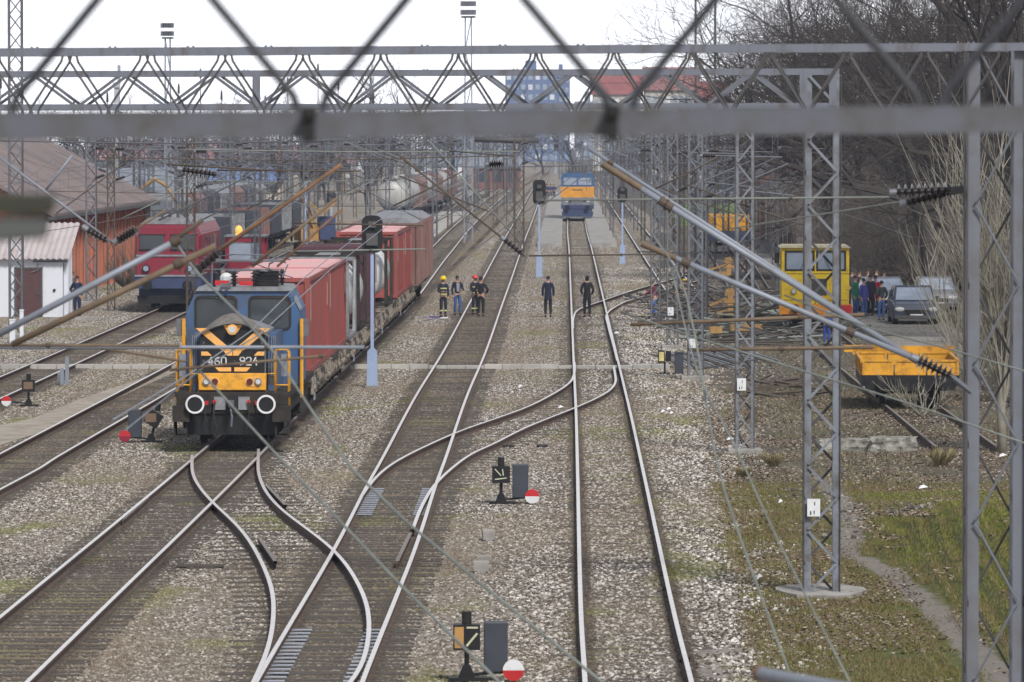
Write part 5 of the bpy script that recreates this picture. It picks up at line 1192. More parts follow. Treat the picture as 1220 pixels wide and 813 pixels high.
# ---------------- orange drop-side trolley
p = G(1085, 484, 0); tr = thing('trolley_wagon', 'low orange yellow drop side trolley wagon in front of the bushes', 'wagon', (p.x, p.y, 0), -.035)
w = 1.38; L = 6.6
def side_panel(m, a0, a1, z0, z1, ax, c):
    n = max(2, round((a1-a0)/.85)); d = (a1-a0)/n
    for k in range(n):
        u0, u1 = a0+k*d+.02, a0+(k+1)*d-.02
        B = (lambda u0,u1,c0,c1,z0,z1: m.box(u0,u1,c0,c1,z0,z1)) if ax == 'x' else (lambda u0,u1,c0,c1,z0,z1: m.box(c0,c1,u0,u1,z0,z1))
        B(u0,u1,c,c+.04,z0,z1); 
        for q in (u0,u1-.06): B(q,q+.06,c-.03,c,z0,z1)
        B(u0+.06,u1-.06,c-.03,c,z0,z0+.05); B(u0+.06,u1-.06,c-.03,c,z1-.06,z1)
for lab, ax, c, a0, a1 in (('front_board','x',.35,-w,w),('rear_board','x',L-.3,-w,w),('side_board','y',-w,.45,L-.4),('side_board','y',w-.04,.45,L-.4)):
    m = MB(); side_panel(m, a0, a1, .86, 1.30, ax, c); m.build(lab, M['orange'], tr)
m = MB(); m.box(-w-.35,-w+.9,L-.2,L-.05,1.28,1.48); m.box(-w-.1,w+.1,L-.2,L-.1,1.2,1.46); m.build('bolster', M['orange'], tr)
m = MB(); m.box(-w,w,.3,L,.70,.85); m.box(-w,-w+.1,.3,L,.55,.7); m.box(w-.1,w,.3,L,.55,.7); m.box(-w+.1,w-.1,.25,.4,.42,.7); m.build('chassis', M['black'], tr)
m = MB(); m.box(-w+.05,w-.05,.5,L-.4,.86,.92); m.build('deck', M['wood'], tr)
for yb_ in (1.5, L-1.5): wheelset(tr, yb_, .36)
for sx in (-1,1): buffer(tr, sx*.8, z=.66, r=.16, rim=False)
# far yellow works wagon right
p = G(868, 300, 0); 
rr = thing('works_wagon', 'small far works wagon with an orange yellow side beyond the scrap heap', 'wagon', (p.x, p.y, 0), -.02)
m = MB(); m.box(-1.35,1.35,.3,7,1.35,2.35); m.build('body', M['orange'], rr); m = MB(); m.box(-1.4,1.4,.2,7,.7,1.33); m.build('chassis', M['frame_blue'], rr)
m = MB()
for sx in (-1,0,1): m.box(sx*1.2-.05,sx*1.2+.05,.24,.3,1.3,2.4)
m.build('rib', M['orange'], rr)
for yb_ in (1.5, 5.5): wheelset(rr, yb_, .42)

# ---------------- excavator and blue cab vehicles behind the containers
p = G(379, 305, 0); ex = thing('excavator', 'orange and yellow excavator with folded boom among the left sidings', 'excavator', (p.x, p.y, 0), .2); ex.scale = (.85,)*3
m = MB(); m.box(-1.3,1.3,0,3,1.1,2.2); m.box(-1.3,.0,-.2,1.2,1.1,2.0); m.build('body', M['ochre'], ex)
m = MB(); m.box(.1,1.25,-.3,1.0,1.2,2.9); m.build('cab', M['frame_blue'], ex)
m = MB(); m.bar((-.3,0,2.0),(-1.2,-.4,4.3),.35,.3); m.bar((-1.2,-.4,4.3),(.1,-.8,3.1),.3,.25); m.bar((.1,-.8,3.1),(1.1,-.9,4.0),.3,.25); m.build('boom', M['ochre'], ex)
m = MB()
for sx in (-1,1): m.prism([(-.3,.1),(2.8,.1),(3.1,.5),(2.8,.95),(-.3,.95),(-.6,.5)], sx*1.1-.25, sx*1.1+.25, 'x')
m.build('track', M['black'], ex)
p = G(300, 322, 0)
def arch(px, by, label):
    p = G(px, by, 0); o = thing('loading_gauge', label, 'gauge', (p.x,p.y,0)); m = MB(); m.tube([(-1.4,0,0),(-1.4,0,3.4),(-1.0,0,4.3),(-.2,0,4.9),(.5,0,4.5),(1.3,0,3.2),(1.3,0,1.6)], .12, 8); m.build('arch', M['ochre'], o)
    m = MB(); m.box(-.9,.9,-.1,.1,1.5,3.6); m.build('panel', M['steel_mid'], o)
arch(188, 310, 'curved yellow orange arch beside the end of the orange warehouse')
# ================================================================== BUILDINGS
def wallbox(m, x0, x1, y0, y1, z0, z1): m.box(x0,x1,y0,y1,z0,z1)
def corrug(name, a, b, c, d, mt, parent, n=40, amp=.03):
    """corrugated sheet a-b (low edge) to d-c (high edge), ribs running from low to high edge"""
    a,b,c,d = map(Vector, (a,b,c,d)); nrm = (b-a).cross(d-a).normalized(); vs = []
    for k in range(n*2+1):
        t_ = k/(n*2); o_ = nrm*(amp if k % 2 else -amp); vs += [a.lerp(b,t_)+o_, d.lerp(c,t_)+o_]
    m = MB(); m.add(vs, [(2*k,2*k+2,2*k+3,2*k+1) for k in range(n*2)]); o = m.build(name, mt, parent, fix=False)
    so_ = o.modifiers.new('thick','SOLIDIFY'); so_.thickness = .02; return o
# white hut
p = G(37, 378, -.16); hut = thing('service_hut', 'white service hut with a brown door and corrugated roof at the left edge', 'hut', (p.x, p.y, -.16), -.012)
mw = mat('whitewashed render', (.60,.62,.67), .8, 0, .12, 1.2, col2=(.47,.49,.53), thr=(.5,.9)); mroof = mat('bleached corrugated roof', (.45,.40,.40), .6, 0, .25, 1.5, col2=(.33,.25,.24), thr=(.45,.8), streak=(1,.3,1))
xr = (75-37)/sc_at(p.y); xl = -2.6
m = MB(); m.prism([(0,0),(4.6,0),(4.6,3.75),(0,2.55)], xl, xr, 'x'); m.build('wall', mw, hut)
m = MB(); m.box(-.62,.42,-.05,-.0,.02,2.05); m.build('door', mat('brown door', (.085,.035,.035), .6, 0, .25, 3), hut)
dr = hut.children[-1]; m = MB(); m.box(.28,.34,-.1,-.05,.95,1.1); m.build('handle', M['steel_dark'], dr)
m = MB(); m.box(-.7,-.62,-.07,0,0,2.13); m.box(.42,.5,-.07,0,0,2.13); m.box(-.7,.5,-.07,0,2.05,2.13); m.build('door_frame', M['steel_dark'], hut)
corrug('roof', (xl-.2,-.35,2.5), (xr+.3,-.35,2.5), (xr+.3,5.0,3.95), (xl-.2,5.0,3.95), mroof, hut, 17, .035)
m = MB(); m.box(.1,xr+.2,-.12,-.06,2.35,2.42); m.tube([(.3,-.08,2.3),(.3,-.08,2.0),(.0,-.08,1.9)], .03, 6); m.build('gutter', M['steel_mid'], hut)
m = MB(); 
for k in range(6): m.box(xr+.02+.0*k, xr+.05, .2+k*.7, .5+k*.7, 0, 2.5+k*.17)
m.box(xr+.0,xr+.2,.3,.36,0,2.45); m.build('side_panel', mw, hut)
m = MB(); m.cyl((1.0,-.06,1.15),(1.0,0,1.15),.06); m.build('vent', M['black'], hut)
# warehouse with orange wall
mo = mat('orange red brick wall', (.40,.135,.075), .9, 0, .3, .8, col2=(.25,.11,.075), thr=(.4,.75), bump=.3, bscale=12)
mro = mat('brown tar roof', (.20,.15,.14), .85, 0, .35, .25, col2=(.13,.11,.11), thr=(.4,.7), bump=.2, bscale=8)
mdk = mat('dark doorway wood', (.05,.04,.038), .85, 0, .3, 4)
a0, a1 = G(52, 360, -.17), G(177, 325, -.17); Lw = (a1-a0).length; rz = math.atan2(a1.y-a0.y, a1.x-a0.x)-math.pi/2
wh = thing('warehouse', 'long orange brick warehouse with a huge brown sloping roof on the left', 'warehouse', a0, rz)
m = MB(); m.prism([(0,0),(0,4.3),(-6.5,7.6),(-13,4.3),(-13,0)], 0, Lw); m.build('wall', mo, wh)
for sx, nm in ((0,'roof'),(1,'roof')):
    m = MB()
    if sx == 0: m.prism([(.55,3.95),(.55,4.1),(-6.5,7.9),(-6.5,7.72)], -.6, Lw+.6)
    else: m.prism([(-6.52,7.72),(-6.52,7.9),(-13.5,4.1),(-13.5,3.95)], -.6, Lw+.6)
    m.build(nm, mro, wh)
k = 1.2; i = 0
while k < Lw-2:
    if i % 3 != 2:
        m = MB(); m.box(.0,.06,k,k+1.15,0.1,3.0); d_ = m.build('door', mdk, wh); m = MB(); m.box(.06,.1,k+.5,k+.6,.1,3.0); m.box(.06,.1,k,k+1.15,2.2,2.3); m.build('batten', mo, d_)
    m = MB(); m.box(0,.16,k-.45,k-.15,0,4.1); m.build('pilaster', mo, wh)
    k += 1.75; i += 1
m = MB(); m.box(.0,.12,Lw-3.2,Lw-.1,.2,3.9); m.build('wooden_gate', mat('grey ochre boards', (.20,.17,.11), .9, 0, .4, 2, streak=(8,8,.5)), wh)
m = MB(); m.box(.3,.62,-.6,Lw+.6,3.82,3.98); m.build('gutter', M['steel_dark'], wh)
m = MB(); m.prism([(1.0,0),(1.35,0),(.95,3.4),(.9,3.4)], Lw-.1, Lw+.1); m.build('white_buttress', mw, wh)
# far pink roofed sheds
def shed(px, base_y, wm, Lm, hw, hr, label, wallm, roofm, rz=0, name='shed', ax='x', grp=None, win=0):
    p = G(px, base_y, -.17); o = thing(name, label, 'shed', p, rz, grp)
    m = MB(); m.prism([(-wm/2,0),(wm/2,0),(wm/2,hw),(0,hr),(-wm/2,hw)] if ax == 'x' else [(0,0),(Lm,0),(Lm,hw),(Lm/2,hr),(0,hw)], *( (0, Lm) if ax == 'x' else (-wm/2, wm/2)), 'y' if ax == 'x' else 'x'); m.build('wall', wallm, o)
    for s in (-1, 1):
        m = MB()
        if ax == 'x': m.prism([(0,hr+.02),(s*(wm/2+.4),hw-.1),(s*(wm/2+.4),hw+.1),(0,hr+.22)], -.4, Lm+.4)
        else: m.prism([(Lm/2,hr+.02),(Lm/2+s*(Lm/2+.4),hw-.1),(Lm/2+s*(Lm/2+.4),hw+.1),(Lm/2,hr+.22)], -wm/2-.4, wm/2+.4, 'x')
        m.build('roof', roofm, o)
    for k in range(win):
        x = -wm/2+wm*(k+.5)/win; m = MB(); m.box(x-wm/win*.28, x+wm/win*.28, -.06, -.0, hw*.35, hw*.8); m.build('window', M['glass'], o)
    return o
mpink = mat('faded pink roof', (.36,.17,.17), .8, 0, .25, .2, col2=(.30,.20,.20)); mcream = mat('cream wall', (.45,.42,.36), .9, 0, .2, .4); mgrey = mat('grey blue wall', (.20,.22,.26), .9, 0, .25, .3); mredroof = mat('red tiled roof', (.27,.085,.075), .85, 0, .25, .4); mbrick = mat('far brick', (.19,.10,.085), .9, 0, .3, .3)
shed(215, 213, 30, 18, 3.2, 6.2, 'long low shed with a faded pink roof far behind the warehouse', mgrey, mpink, 0, ax='y', win=8)
shed(330, 212, 26, 18, 2.6, 5.4, 'low shed with a pink roof behind the far masts', mcream, mpink, 0, ax='y', win=7)
shed(392, 205, 16, 12, 3.2, 5.2, 'white walled building with dark upright windows beyond the yard', mw, mpink, 0, ax='y', win=9)
shed(262, 240, 14, 10, 2.4, 3.6, 'small pale blue roofed shed behind the open wagons', mcream, mat('blue sheet roof', (.13,.20,.38), .6), 0, ax='y', win=4)
shed(178, 262, 9, 10, 2.6, 4.4, 'dark low workshop between the warehouse and the far masts', mgrey, mgrey, 0, ax='y', win=3)
shed(592, 226, 6.5, 9, 3.0, 4.4, 'small brick red signal cabin left of the middle brown mast', mbrick, mgrey, 0, ax='y', win=3)
shed(520, 210, 9, 6, 2.2, 3.0, 'small white kiosk by the far end of the middle track', mw, mgrey, 0, ax='y', win=3)
shed(845, 215, 16, 14, 4.5, 6.5, 'cream building with a grey roof behind the right hand mast field', mcream, mgrey, 0, ax='y', win=6)
shed(780, 206, 18, 14, 3.4, 5.2, 'blue grey shed behind the siding right of the platforms', mgrey, mgrey, 0, ax='y', win=6)
shed(905, 240, 12, 12, 4.0, 6.6, 'dark shed beyond the brick building on the right', mgrey, mgrey, 0, ax='y', win=3)
# right hand buildings: brick end and grey boarded front
b0, b1 = G(950, 305, -.17), G(886, 276, -.17)
L = (b1-b0).length; rz = math.atan2(b1.y-b0.y, b1.x-b0.x)-math.pi/2
rb = thing('goods_shed', 'goods shed with weathered pale boards and a brick far end beside the service road', 'shed', b0, rz)
mboard = mat('weathered pale boards', (.40,.35,.31), .9, 0, .4, 1.5, col2=(.25,.20,.17), thr=(.4,.7), streak=(6,6,.4)); mgr = mat('mossy grey roof', (.105,.10,.105), .9, 0, .35, .5, bump=.3, bscale=10)
m = MB(); m.prism([(0,0),(9,0),(9,3.9),(4.5,6.0),(0,3.9)], 0, L*.55); m.build('wall', mboard, rb)
m = MB(); m.prism([(-.3,0),(9,0),(9,4.6),(4.5,6.3),(-.3,4.6)], L*.55, L); m.build('brick_wall', mbrick, rb)
m = MB(); m.prism([(-.9,3.55),(-.9,3.75),(4.5,6.35),(4.5,6.15)], -.5, L*.56); m.build('roof', mgr, rb)
m = MB(); m.prism([(4.5,6.15),(4.5,6.35),(9.9,3.75),(9.9,3.55)], -.5, L*.56); m.build('roof', mgr, rb)
m = MB(); m.prism([(-.7,4.5),(-.7,4.7),(4.5,6.7),(9.5,4.7),(9.5,4.5),(4.5,6.5)], L*.56, L+.4); m.build('far_roof', mgr, rb)
for k in range(7):
    y0 = 2+k*L*.072; m = MB(); m.box(-.07,0,y0,y0+1.8,.2,2.9); d_ = m.build('door', mdk if k % 2 else mat('brown boards', (.16,.10,.075), .9, 0, .3, 3), rb)
    m = MB(); m.box(-.12,-.0,y0+2.1,y0+2.3,0,3.7); m.build('post', M['wood'], rb)
for k in range(4):
    y0 = L*.6+k*L*.09; m = MB(); m.box(-.36,-.3,y0,y0+3,.8,2.8); m.build('window', M['glass'], rb)
# far town: apartment block, red roofs, and the blue grey tree line
def block(px, w_px, Y, top_y, label, wallm, nfl, nbay, roofc=None, grp=None, name='apartment_block', depth=14):
    s = sc_at(Y); p = D(px, HOR, Y); w = w_px/s; H = CAMH+(HOR-top_y)/s+.17; o = thing(name, label, 'building', (p.x, p.y, -.17), 0, grp)
    m = MB(); m.box(-w/2, w/2, 0, depth, 0, H); m.build('wall', wallm, o)
    if roofc: m = MB(); m.prism([(0,0),(depth+1,0),(depth/2,H*.28)], -w/2-.5, w/2+.5, 'x'); r_ = m.build('roof', roofc, o); r_.location = (0,-.5,H+.02)
    else: m = MB(); m.box(-w/2-.2,w/2+.2,-.3,.0,H-.6,H+.2); m.box(-w*.1,w*.12,3,8,H,H+3); m.build('parapet', wallm, o)
    for f in range(nfl):
        for b_ in range(nbay):
            x = -w/2+w*(b_+.5)/nbay; z = H*(f+.55)/nfl-.2; ww = w/nbay*.3; hh = H/nfl*.26
            m = MB(); m.box(x-ww,x+ww,-.08,.0,z-hh,z+hh); m.build('window', M['glass_pale'] if (f*3+b_) % 4 else mw, o)
    return o
mblue = mat('blue grey block', (.12,.17,.30), .9, 0, .2, .05); mblue2 = mat('pale panel', (.42,.44,.48), .9)
ab = block(632, 60, 1500, 86, 'tall blue grey apartment block on the skyline in the middle', mblue, 9, 7)
block(668, 22, 1520, 90, 'narrower blue block attached to the right of the tall skyline block', mblue, 9, 3)
block(735, 56, 1150, 113, 'skyline building with a bright red hipped roof', mcream, 4, 7, mredroof)
block(800, 62, 1050, 108, 'cream skyline building with a brownish red roof', mcream, 4, 8, mat('brown red roof', (.26,.12,.11), .9))
block(1040-190, 34, 980, 122, 'low cream building with a red roof beside the right lattice tower', mcream, 3, 4, mredroof)
block(560, 80, 1800, 134, 'low grey block left of the tall skyline block', mgrey, 4, 10)
block(700, 30, 1600, 122, 'low grey block right of the tall skyline block', mgrey, 5, 4)
block(420, 90, 1900, 142, 'very far low grey terrace over the wagons', mgrey, 3, 12)
block(139, 6, 900, 100, 'thin pale blue chimney tower on the left skyline', mblue2, 1, 1, name='chimney_tower', depth=2)

# ---------------- skyline towers with floodlights, tall lattice towers
def light_tower(px, top_y, base_y, Y, wpx, label):
    s = sc_at(Y); H = CAMH+(HOR-top_y)/s; w = wpx/s; p = D(px, HOR, Y); o = thing('floodlight_tower', label, 'light tower', (p.x, p.y, -.1), 0, 'floodlight towers on the skyline')
    for ix in (-1,1):
        for iy in (-1,1): m = MB(); m.bar((ix*w/2,iy*w/2,0),(ix*w*.36,iy*w*.36,H),.09); m.build('leg', M['tube_pale'], o)
    m = MB(); n = int(H/2.2)
    for k in range(n):
        for iy in (-1,1):
            f0, f1 = 1-.28*k/n, 1-.28*(k+1)/n; sg = 1 if k % 2 else -1
            m.bar((sg*w/2*f0,iy*w/2*f0,H*k/n),(-sg*w/2*f1,iy*w/2*f1,H*(k+1)/n),.07)
    m.build('bracing', M['tube_pale'], o)
    m = MB(); m.box(-w*.85,w*.85,-w*.7,w*.7,H,H+.12); m.build('platform', M['steel'], o)
    for r_ in range(2):
        for k in range(5): m = MB(); x = (-2+k)*w*.36; m.box(x-.13,x+.13,-w*.8-.2,-w*.8+.2,H+.2+r_*.6,H+.55+r_*.6); m.build('floodlight', M['steel'], o)
    return o
light_tower(200, 45, 190, 420, 8, 'floodlight tower on the left skyline'); light_tower(558, 20, 190, 400, 10, 'taller floodlight tower on the skyline in the middle')
lt = lattice_mast(840, 330, 25, 17, 'very tall wide lattice tower rising out of the picture on the right skyline', 'steel_mid', 'x', legw=.09, slab=False, bz=1.0)
for (x, t_) in ((213,98),(239,80),(264,106),(343,90),(316,112),(379,74),(403,95),(128,108),(88,118),(1,90)):
    p = D(x, HOR, 430+x*.3); s = sc_at(p.y); m = MB(); H = CAMH+(HOR-t_)/s; m.cyl((0,0,0),(0,0,H-.9),.06,.04,8); o = m.build('pole', M['steel_dark']); o.location = (p.x,p.y,-.1)
    tag(o, 'thin dark pole with a pointed insulator tip poking over the gantry on the left', 'pole', 'poles poking above the gantries'); m = MB(); m.tube([(0,0,H-.9),(0,0,H-.85),(0,0,H-.2),(0,0,H)],[.05,.11,.09,.02],8); m.build('tip', M['ins'], o)

# ================================================================== SIGNALS AND LINESIDE THINGS
def signal(px, base_y, head_y, label, back=True, hw=.32, mt='sig_blue', split=True, hh=.56):
    p = G(px, base_y, -.15); s = sc_at(p.y); H = (base_y-head_y)/s; o = thing('signal_post', label, 'signal', p, 0, 'light signals facing away beside the tracks')
    m = MB(); m.box(-.05,.05,-.05,.05,0,H); m.prism([(-.17,0),(.17,0),(.15,1.1),(.06,1.2),(-.06,1.2),(-.15,1.1)], -.09, .09); m.build('post', M[mt], o)
    m = MB(); m.prism([(x_, z_+H) for x_, z_ in rrect(-hw,hw,-hh,hh,.22,5)], -.10,.10); hd = m.build('signal_head', M['black'], o)
    m = MB(); m.box(-hw*.55,hw*.55,-.24,-.10,H-hh*.6,H+hh*.05); m.box(-.12,.12,-.2,-.1,H+.2,H+.4); m.build('lamp_box', M['steel_dark'], hd)
    m = MB(); m.box(-.22,.22,-.22,.22,-.06,.04); m.build('footing', M['concrete'], o)
    return o
signal(443.5, 461, 279, 'tall light signal seen from behind between the train and the middle track', hh=.58)
signal(642.5, 331, 229, 'light signal left of the far blue and orange locomotive', hh=.66, hw=.35)
signal(741.5, 315, 232, 'light signal right of the platforms near the siding', hh=.45, hw=.3)
signal(461.5, 268, 219, 'light signal beyond the train with a round topped head', hh=.5, hw=.36)
signal(543, 223, 170, 'far slender light signal over the middle track', hh=.5, hw=.3); signal(579, 224, 178, 'far light signal beside the brick red cabin', hh=.5, hw=.3)
signal(662, 207, 176, 'very far light signal over the right main track', hh=.6, hw=.35); signal(364, 312, 205, 'light signal among the left yard masts beside the excavator', hh=.5, hw=.3); signal(395, 300, 236, 'second light signal right of the excavator', hh=.4, hw=.3)
def dwarf(px, base_y, label, s_=1.0, lean=0, flip=1, face='v', lampc='steel_dark', disc=True, box=True, rz=0):
    p = G(px, base_y, -.15); o = thing('point_indicator', label, 'point indicator', p, rz, 'point indicators beside the turnouts'); o.scale = (s_,)*3
    m = MB(); m.box(-.25,.30,-.12,.12,0,.05); m.prism([(-.12,.05),(.12,.05),(.05,.22),(-.05,.22)], -.07,.07); m.cyl((0,0,.1),(lean*.2,0,.52),.035,n=10); m.build('stand', M['black'], o)
    m = MB(); c, sn = math.cos(lean), math.sin(lean)
    q = [(-.19,.44),(.19,.44),(.19,.80),(-.19,.80)]; m.prism([(x_*c+(z_-.5)*sn, .5+(z_-.5)*c-x_*sn) for x_, z_ in q], -.13,.13); lb = m.build('lantern', M['black'], o)
    if face == 'v':
        m = MB(); m.bar((-.13,-.137,.74),(.0,-.137,.60),.022,.008,up=Vector((0,1,0))); m.bar((.03,-.137,.74),(.05,-.137,.60),.022,.008,up=Vector((0,1,0))); m.bar((-.13,-.137,.52),(.12,-.137,.55),.022,.008,up=Vector((0,1,0))); m.build('white_mark', mat('cream mark', (.5,.5,.35), .6), lb)
    elif face == 'o':
        m = MB(); m.box(-.17,-.04,-.138,-.131,.47,.77); m.build('yellow_face', M['ochre'], lb); m = MB(); m.bar((0,-.137,.5),(.15,-.137,.68),.03,.008,up=Vector((0,1,0))); m.bar((0,-.137,.76),(.16,-.137,.76),.025,.008,up=Vector((0,1,0))); m.build('white_mark', mat('cream mark', (.5,.5,.35), .6), lb)
    elif face == 'w': m = MB(); m.box(-.14,.14,-.138,-.131,.52,.74); m.build('wooden_face', mat('brown face', (.17,.11,.07), .7), lb)
    m = MB(); m.cyl((lean*.3,0,.8),(lean*.34,0,.98),.07,n=12); m.build('chimney', M['black'], lb)
    if box: m = MB(); x0 = flip*.24; m.box(min(x0,x0+flip*.34), max(x0,x0+flip*.34), -.1,.12,.12,.84); bevel(m.build('counterweight_box', mat('slate box', (.04,.046,.06), .5), o), .02)
    if disc:
        m = MB(); X = flip*.66; Z = .16; n = 20
        for nm, a0, a1, mt_ in (('red_half', 0, 180, 'red'), ('white_half', 180, 360, 'loco_red' if flip < 0 and lean else 'white')):
            if flip > 0 and px < 600 and base_y > 700: mt_ = {'red':'white','white':'red'}[mt_]
            mm = MB(); mm.prism([(X+.15*math.cos(R(a0+(a1-a0)*k/n)), Z+.15*math.sin(R(a0+(a1-a0)*k/n))) for k in range(n+1)], -.17,-.12); mm.build('disc_half', M[mt_], o)
        m.bar((0,0,.08),(X,-.05,.14),.04); m.build('lever', M['black'], o)
    return o
dwarf(597, 600, 'black point indicator with a pale V mark and red white disc')
dwarf(556, 811, 'point indicator with an orange face at the bottom edge', face='o', s_=1.02)
dwarf(180, 527, 'tilted point indicator with a dark box, just left of the blue locomotive', lean=.55, flip=-1, face='w', disc=True)
dwarf(34, 484, 'point indicator with a brown face and small red disc, between the left tracks', flip=-1, face='w', box=False, s_=.95)
# yellow faced lamp at the scrap heap
p = G(792, 446, -.15); o = thing('ground_lamp', 'small lamp with two yellow lit faces by a dark box at the scrap heap', 'lamp', p)
m = MB(); m.box(-.22,.0,-.1,.1,.38,.78); m.build('housing', M['black'], o); m = MB(); m.box(-.19,-.03,-.12,-.1,.43,.73); m.build('yellow_face', mat('pale yellow lens', (.75,.62,.25), .3), o)
m = MB(); m.box(.03,.2,-.1,.1,.42,.76); m.build('second_housing', M['black'], o); m = MB(); m.cyl((0,0,0),(0,0,.4),.03); m.box(-.15,.15,-.1,.1,0,.05); m.build('stand', M['black'], o)
p = G(809, 446, -.15); m = MB(); m.box(-.14,.14,-.15,.15,0,.72); m.box(-.16,.16,-.17,.17,.68,.74); o = m.build('point_motor_box', mat('slate box', (.04,.046,.06), .5)); bevel(o, .015); o.location = p; tag(o, 'upright slate coloured box beside the small yellow faced lamp', 'box')
def slab(name, px, py, w, d, h, label, mt='concrete', cat='block', rz=0, grp=None):
    p = G(px, py, -.15); m = MB(); m.box(-w/2,w/2,-d/2,d/2,0,h); m.box(-w*.3,w*.3,-d*.52,d*.1,-.06,.04); o = m.build(name, M[mt]); bevel(o, .015); o.location = p; o.rotation_euler.z = rz; return tag(o, label, cat, grp)
slab('concrete_block', 582, 643, .24, .5, .19, 'upper small concrete block between the middle and right tracks', rz=.05); slab('concrete_block', 573, 681, .28, .3, .19, 'lower concrete block front piece between the middle and right tracks'); slab('concrete_block', 576, 672, .24, .3, .16, 'thin concrete block lying right behind the lower one')
slab('plank', 239, 676, .85, .22, .05, 'dark plank lying on the ballast in front of the locomotive track', 'wood', 'plank')
slab('plank', 646, 532, .28, .3, .05, 'short black plate near the crossover, right one', 'black', 'plate'); slab('plank', 606, 532, .3, .3, .04, 'short black plate near the crossover, left one', 'black', 'plate')
slab('bench', 103, 382, 1.0, .4, .16, 'low grey slab on dark feet in front of the standing man at the hut', 'concrete', 'bench')
for x, y, w, lab in ((437,280,.5,'') ,(530,300,.9,'upper'),(520,311,1.1,'second'),(516,290,.8,'third'),(536,288,.7,'fourth')):
    if lab: slab('plank', x, y, w, .3, .05, f'{lab} dark timber lying flat between the train and the middle track', 'wood', 'timber')
for i, (x, y, h) in enumerate(((80,459,.85),(74,459,.5),(71,458,.35))):
    p = G(x, y, -.15); m = MB(); m.prism([(-.06,0),(.06,0),(.06,h),(0,h+.05),(-.06,h)], -.05,.05); o = m.build('marker_post', M['tube_pale']); o.location = p; tag(o, ('tall white marker post between the left tracks','middle one of the white marker posts between the left tracks','shortest white marker post between the left tracks')[i], 'post')
for i, (x, y, h, w) in enumerate(((15,409,.85,.2),(26,405,1.1,.14))):
    p = G(x, y, -.15); m = MB(); m.box(-w/2,w/2,-.1,.1,0,h); m.box(-w*.6,w*.6,-.12,.12,h,h+.05); o = m.build('concrete_post', mw); o.location = p; tag(o, ('squat white concrete post at the foot of the very tall mast','white concrete post right of the squat one')[i], 'post')
# cloth on the ground
p = G(521, 381, -.14); m = MB(); n = 14; vs = []
for i in range(n+1):
    for j in range(4): vs.append((-.45+.9*i/n, (j-1.5)*.13+.05*math.sin(i*1.7), .03+.05*abs(math.sin(i*1.3+j))+.01*j))
m.add(vs, [(i*4+j, (i+1)*4+j, (i+1)*4+j+1, i*4+j+1) for i in range(n) for j in range(3)]); m.mi = [0 if k < 27 else 1 for k in range(len(m.f))]
o = m.build('cloth', [mat('violet cloth', (.09,.07,.25), .9), M['white']], fix=False); o.location = p; tag(o, 'crumpled violet and white cloth lying near the firefighter', 'cloth')
# culvert stones / log on the right
for (x, y, w, h, lab) in ((1012,540,1.55,.42,'long low concrete culvert stone on the waste ground'),(1064,541,1.15,.50,'rough rounded rock beside the culvert stone')):
    p = G(x, y, -.2); import bmesh
    bm = bmesh.new(); bmesh.ops.create_icosphere(bm, subdivisions=4, radius=1)
    for v in bm.verts:
        c = v.co; q = Vector((max(-.8,min(.8,c.x*1.25)), max(-.75,min(.75,c.y)), max(-.8,min(.72,c.z*1.2))));
        nz = mnoise.noise(q*2.2+Vector((x,0,0)))*.16+mnoise.noise(q*6)*.07
        v.co = Vector((q.x*(1+nz)*w/1.6, q.y*(1+nz)*.5, (q.z*(1+nz))*h*.62+h*.4))
    me_ = bpy.data.meshes.new('rock'); bm.to_mesh(me_); bm.free(); me_.materials.append(mat('lichen stone', (.26,.25,.22), .95, 0, .45, 5, col2=(.09,.085,.075), thr=(.4,.65), bump=.8, bscale=14)); o = bpy.data.objects.new('rock', me_); C.objects.link(o); o.location = p; tag(o, lab, 'rock')
# litter
for i, (x, y) in enumerate(((800,494),(797,489),(668,487),(620,462),(735,398),(1100,583),(1052,631),(1195,545),(952,402),(790,492),(870,525),(930,600),(905,690))):
    p = G(x, y, -.14); m = MB(); s = rs.uniform(.05,.12); m.add([(-s,-s*.5,.01),(s,-s*.3,.05),(s*.8,s*.7,.03),(-s*.6,s*.5,.08),(0,0,.1)], [(0,1,4),(1,2,4),(2,3,4),(3,0,4)]); o = m.build('litter', M['white'], fix=False); o.location = p; tag(o, 'crumpled scrap of white litter lying on the ground at the right half', 'litter', 'scraps of white litter')

# ---------------- scrap heap with orange frames
def heap(label, pts_px, n, lr, mts, seed, name='scrap_heap', hz=.9):
    r_ = random.Random(seed); P = [G(x,y,-.15) for x, y in pts_px]; c = sum(P, Vector((0,0,0)))/len(P); x0, x1 = min(p.x for p in P), max(p.x for p in P); y0, y1 = min(p.y for p in P), max(p.y for p in P)
    o = thing(name, label, 'scrap', (c.x,c.y,-.15))
    for mi_, mt_ in enumerate(mts):
        m = MB()
        for k in range(n):
            x, y = r_.uniform(x0,x1)-c.x, r_.uniform(y0,y1)-c.y; env = max(0, 1-abs(2*x/(x1-x0))**3)*max(0,1-abs(2*y/(y1-y0))**3); z = r_.uniform(0,hz)*env+.03; a = r_.gauss(r_.choice((0,.25,1.3)),.35); l = r_.uniform(*lr)
            d = Vector((math.cos(a)*l/2, math.sin(a)*l/2, r_.gauss(0,.08)*l)); q = Vector((x,y,z))
            if k % 3: m.tube([q-d,q,q+d], r_.uniform(.03,.06), 5)
            else: m.bar(q-d, q+d, r_.uniform(.06,.18), r_.uniform(.03,.1))
        m.build(('steel_scrap','timber_scrap','rod_scrap','wire_scrap')[mi_ % 4], M[mt_], o, fix=False)['kind'] = 'stuff'
    return o
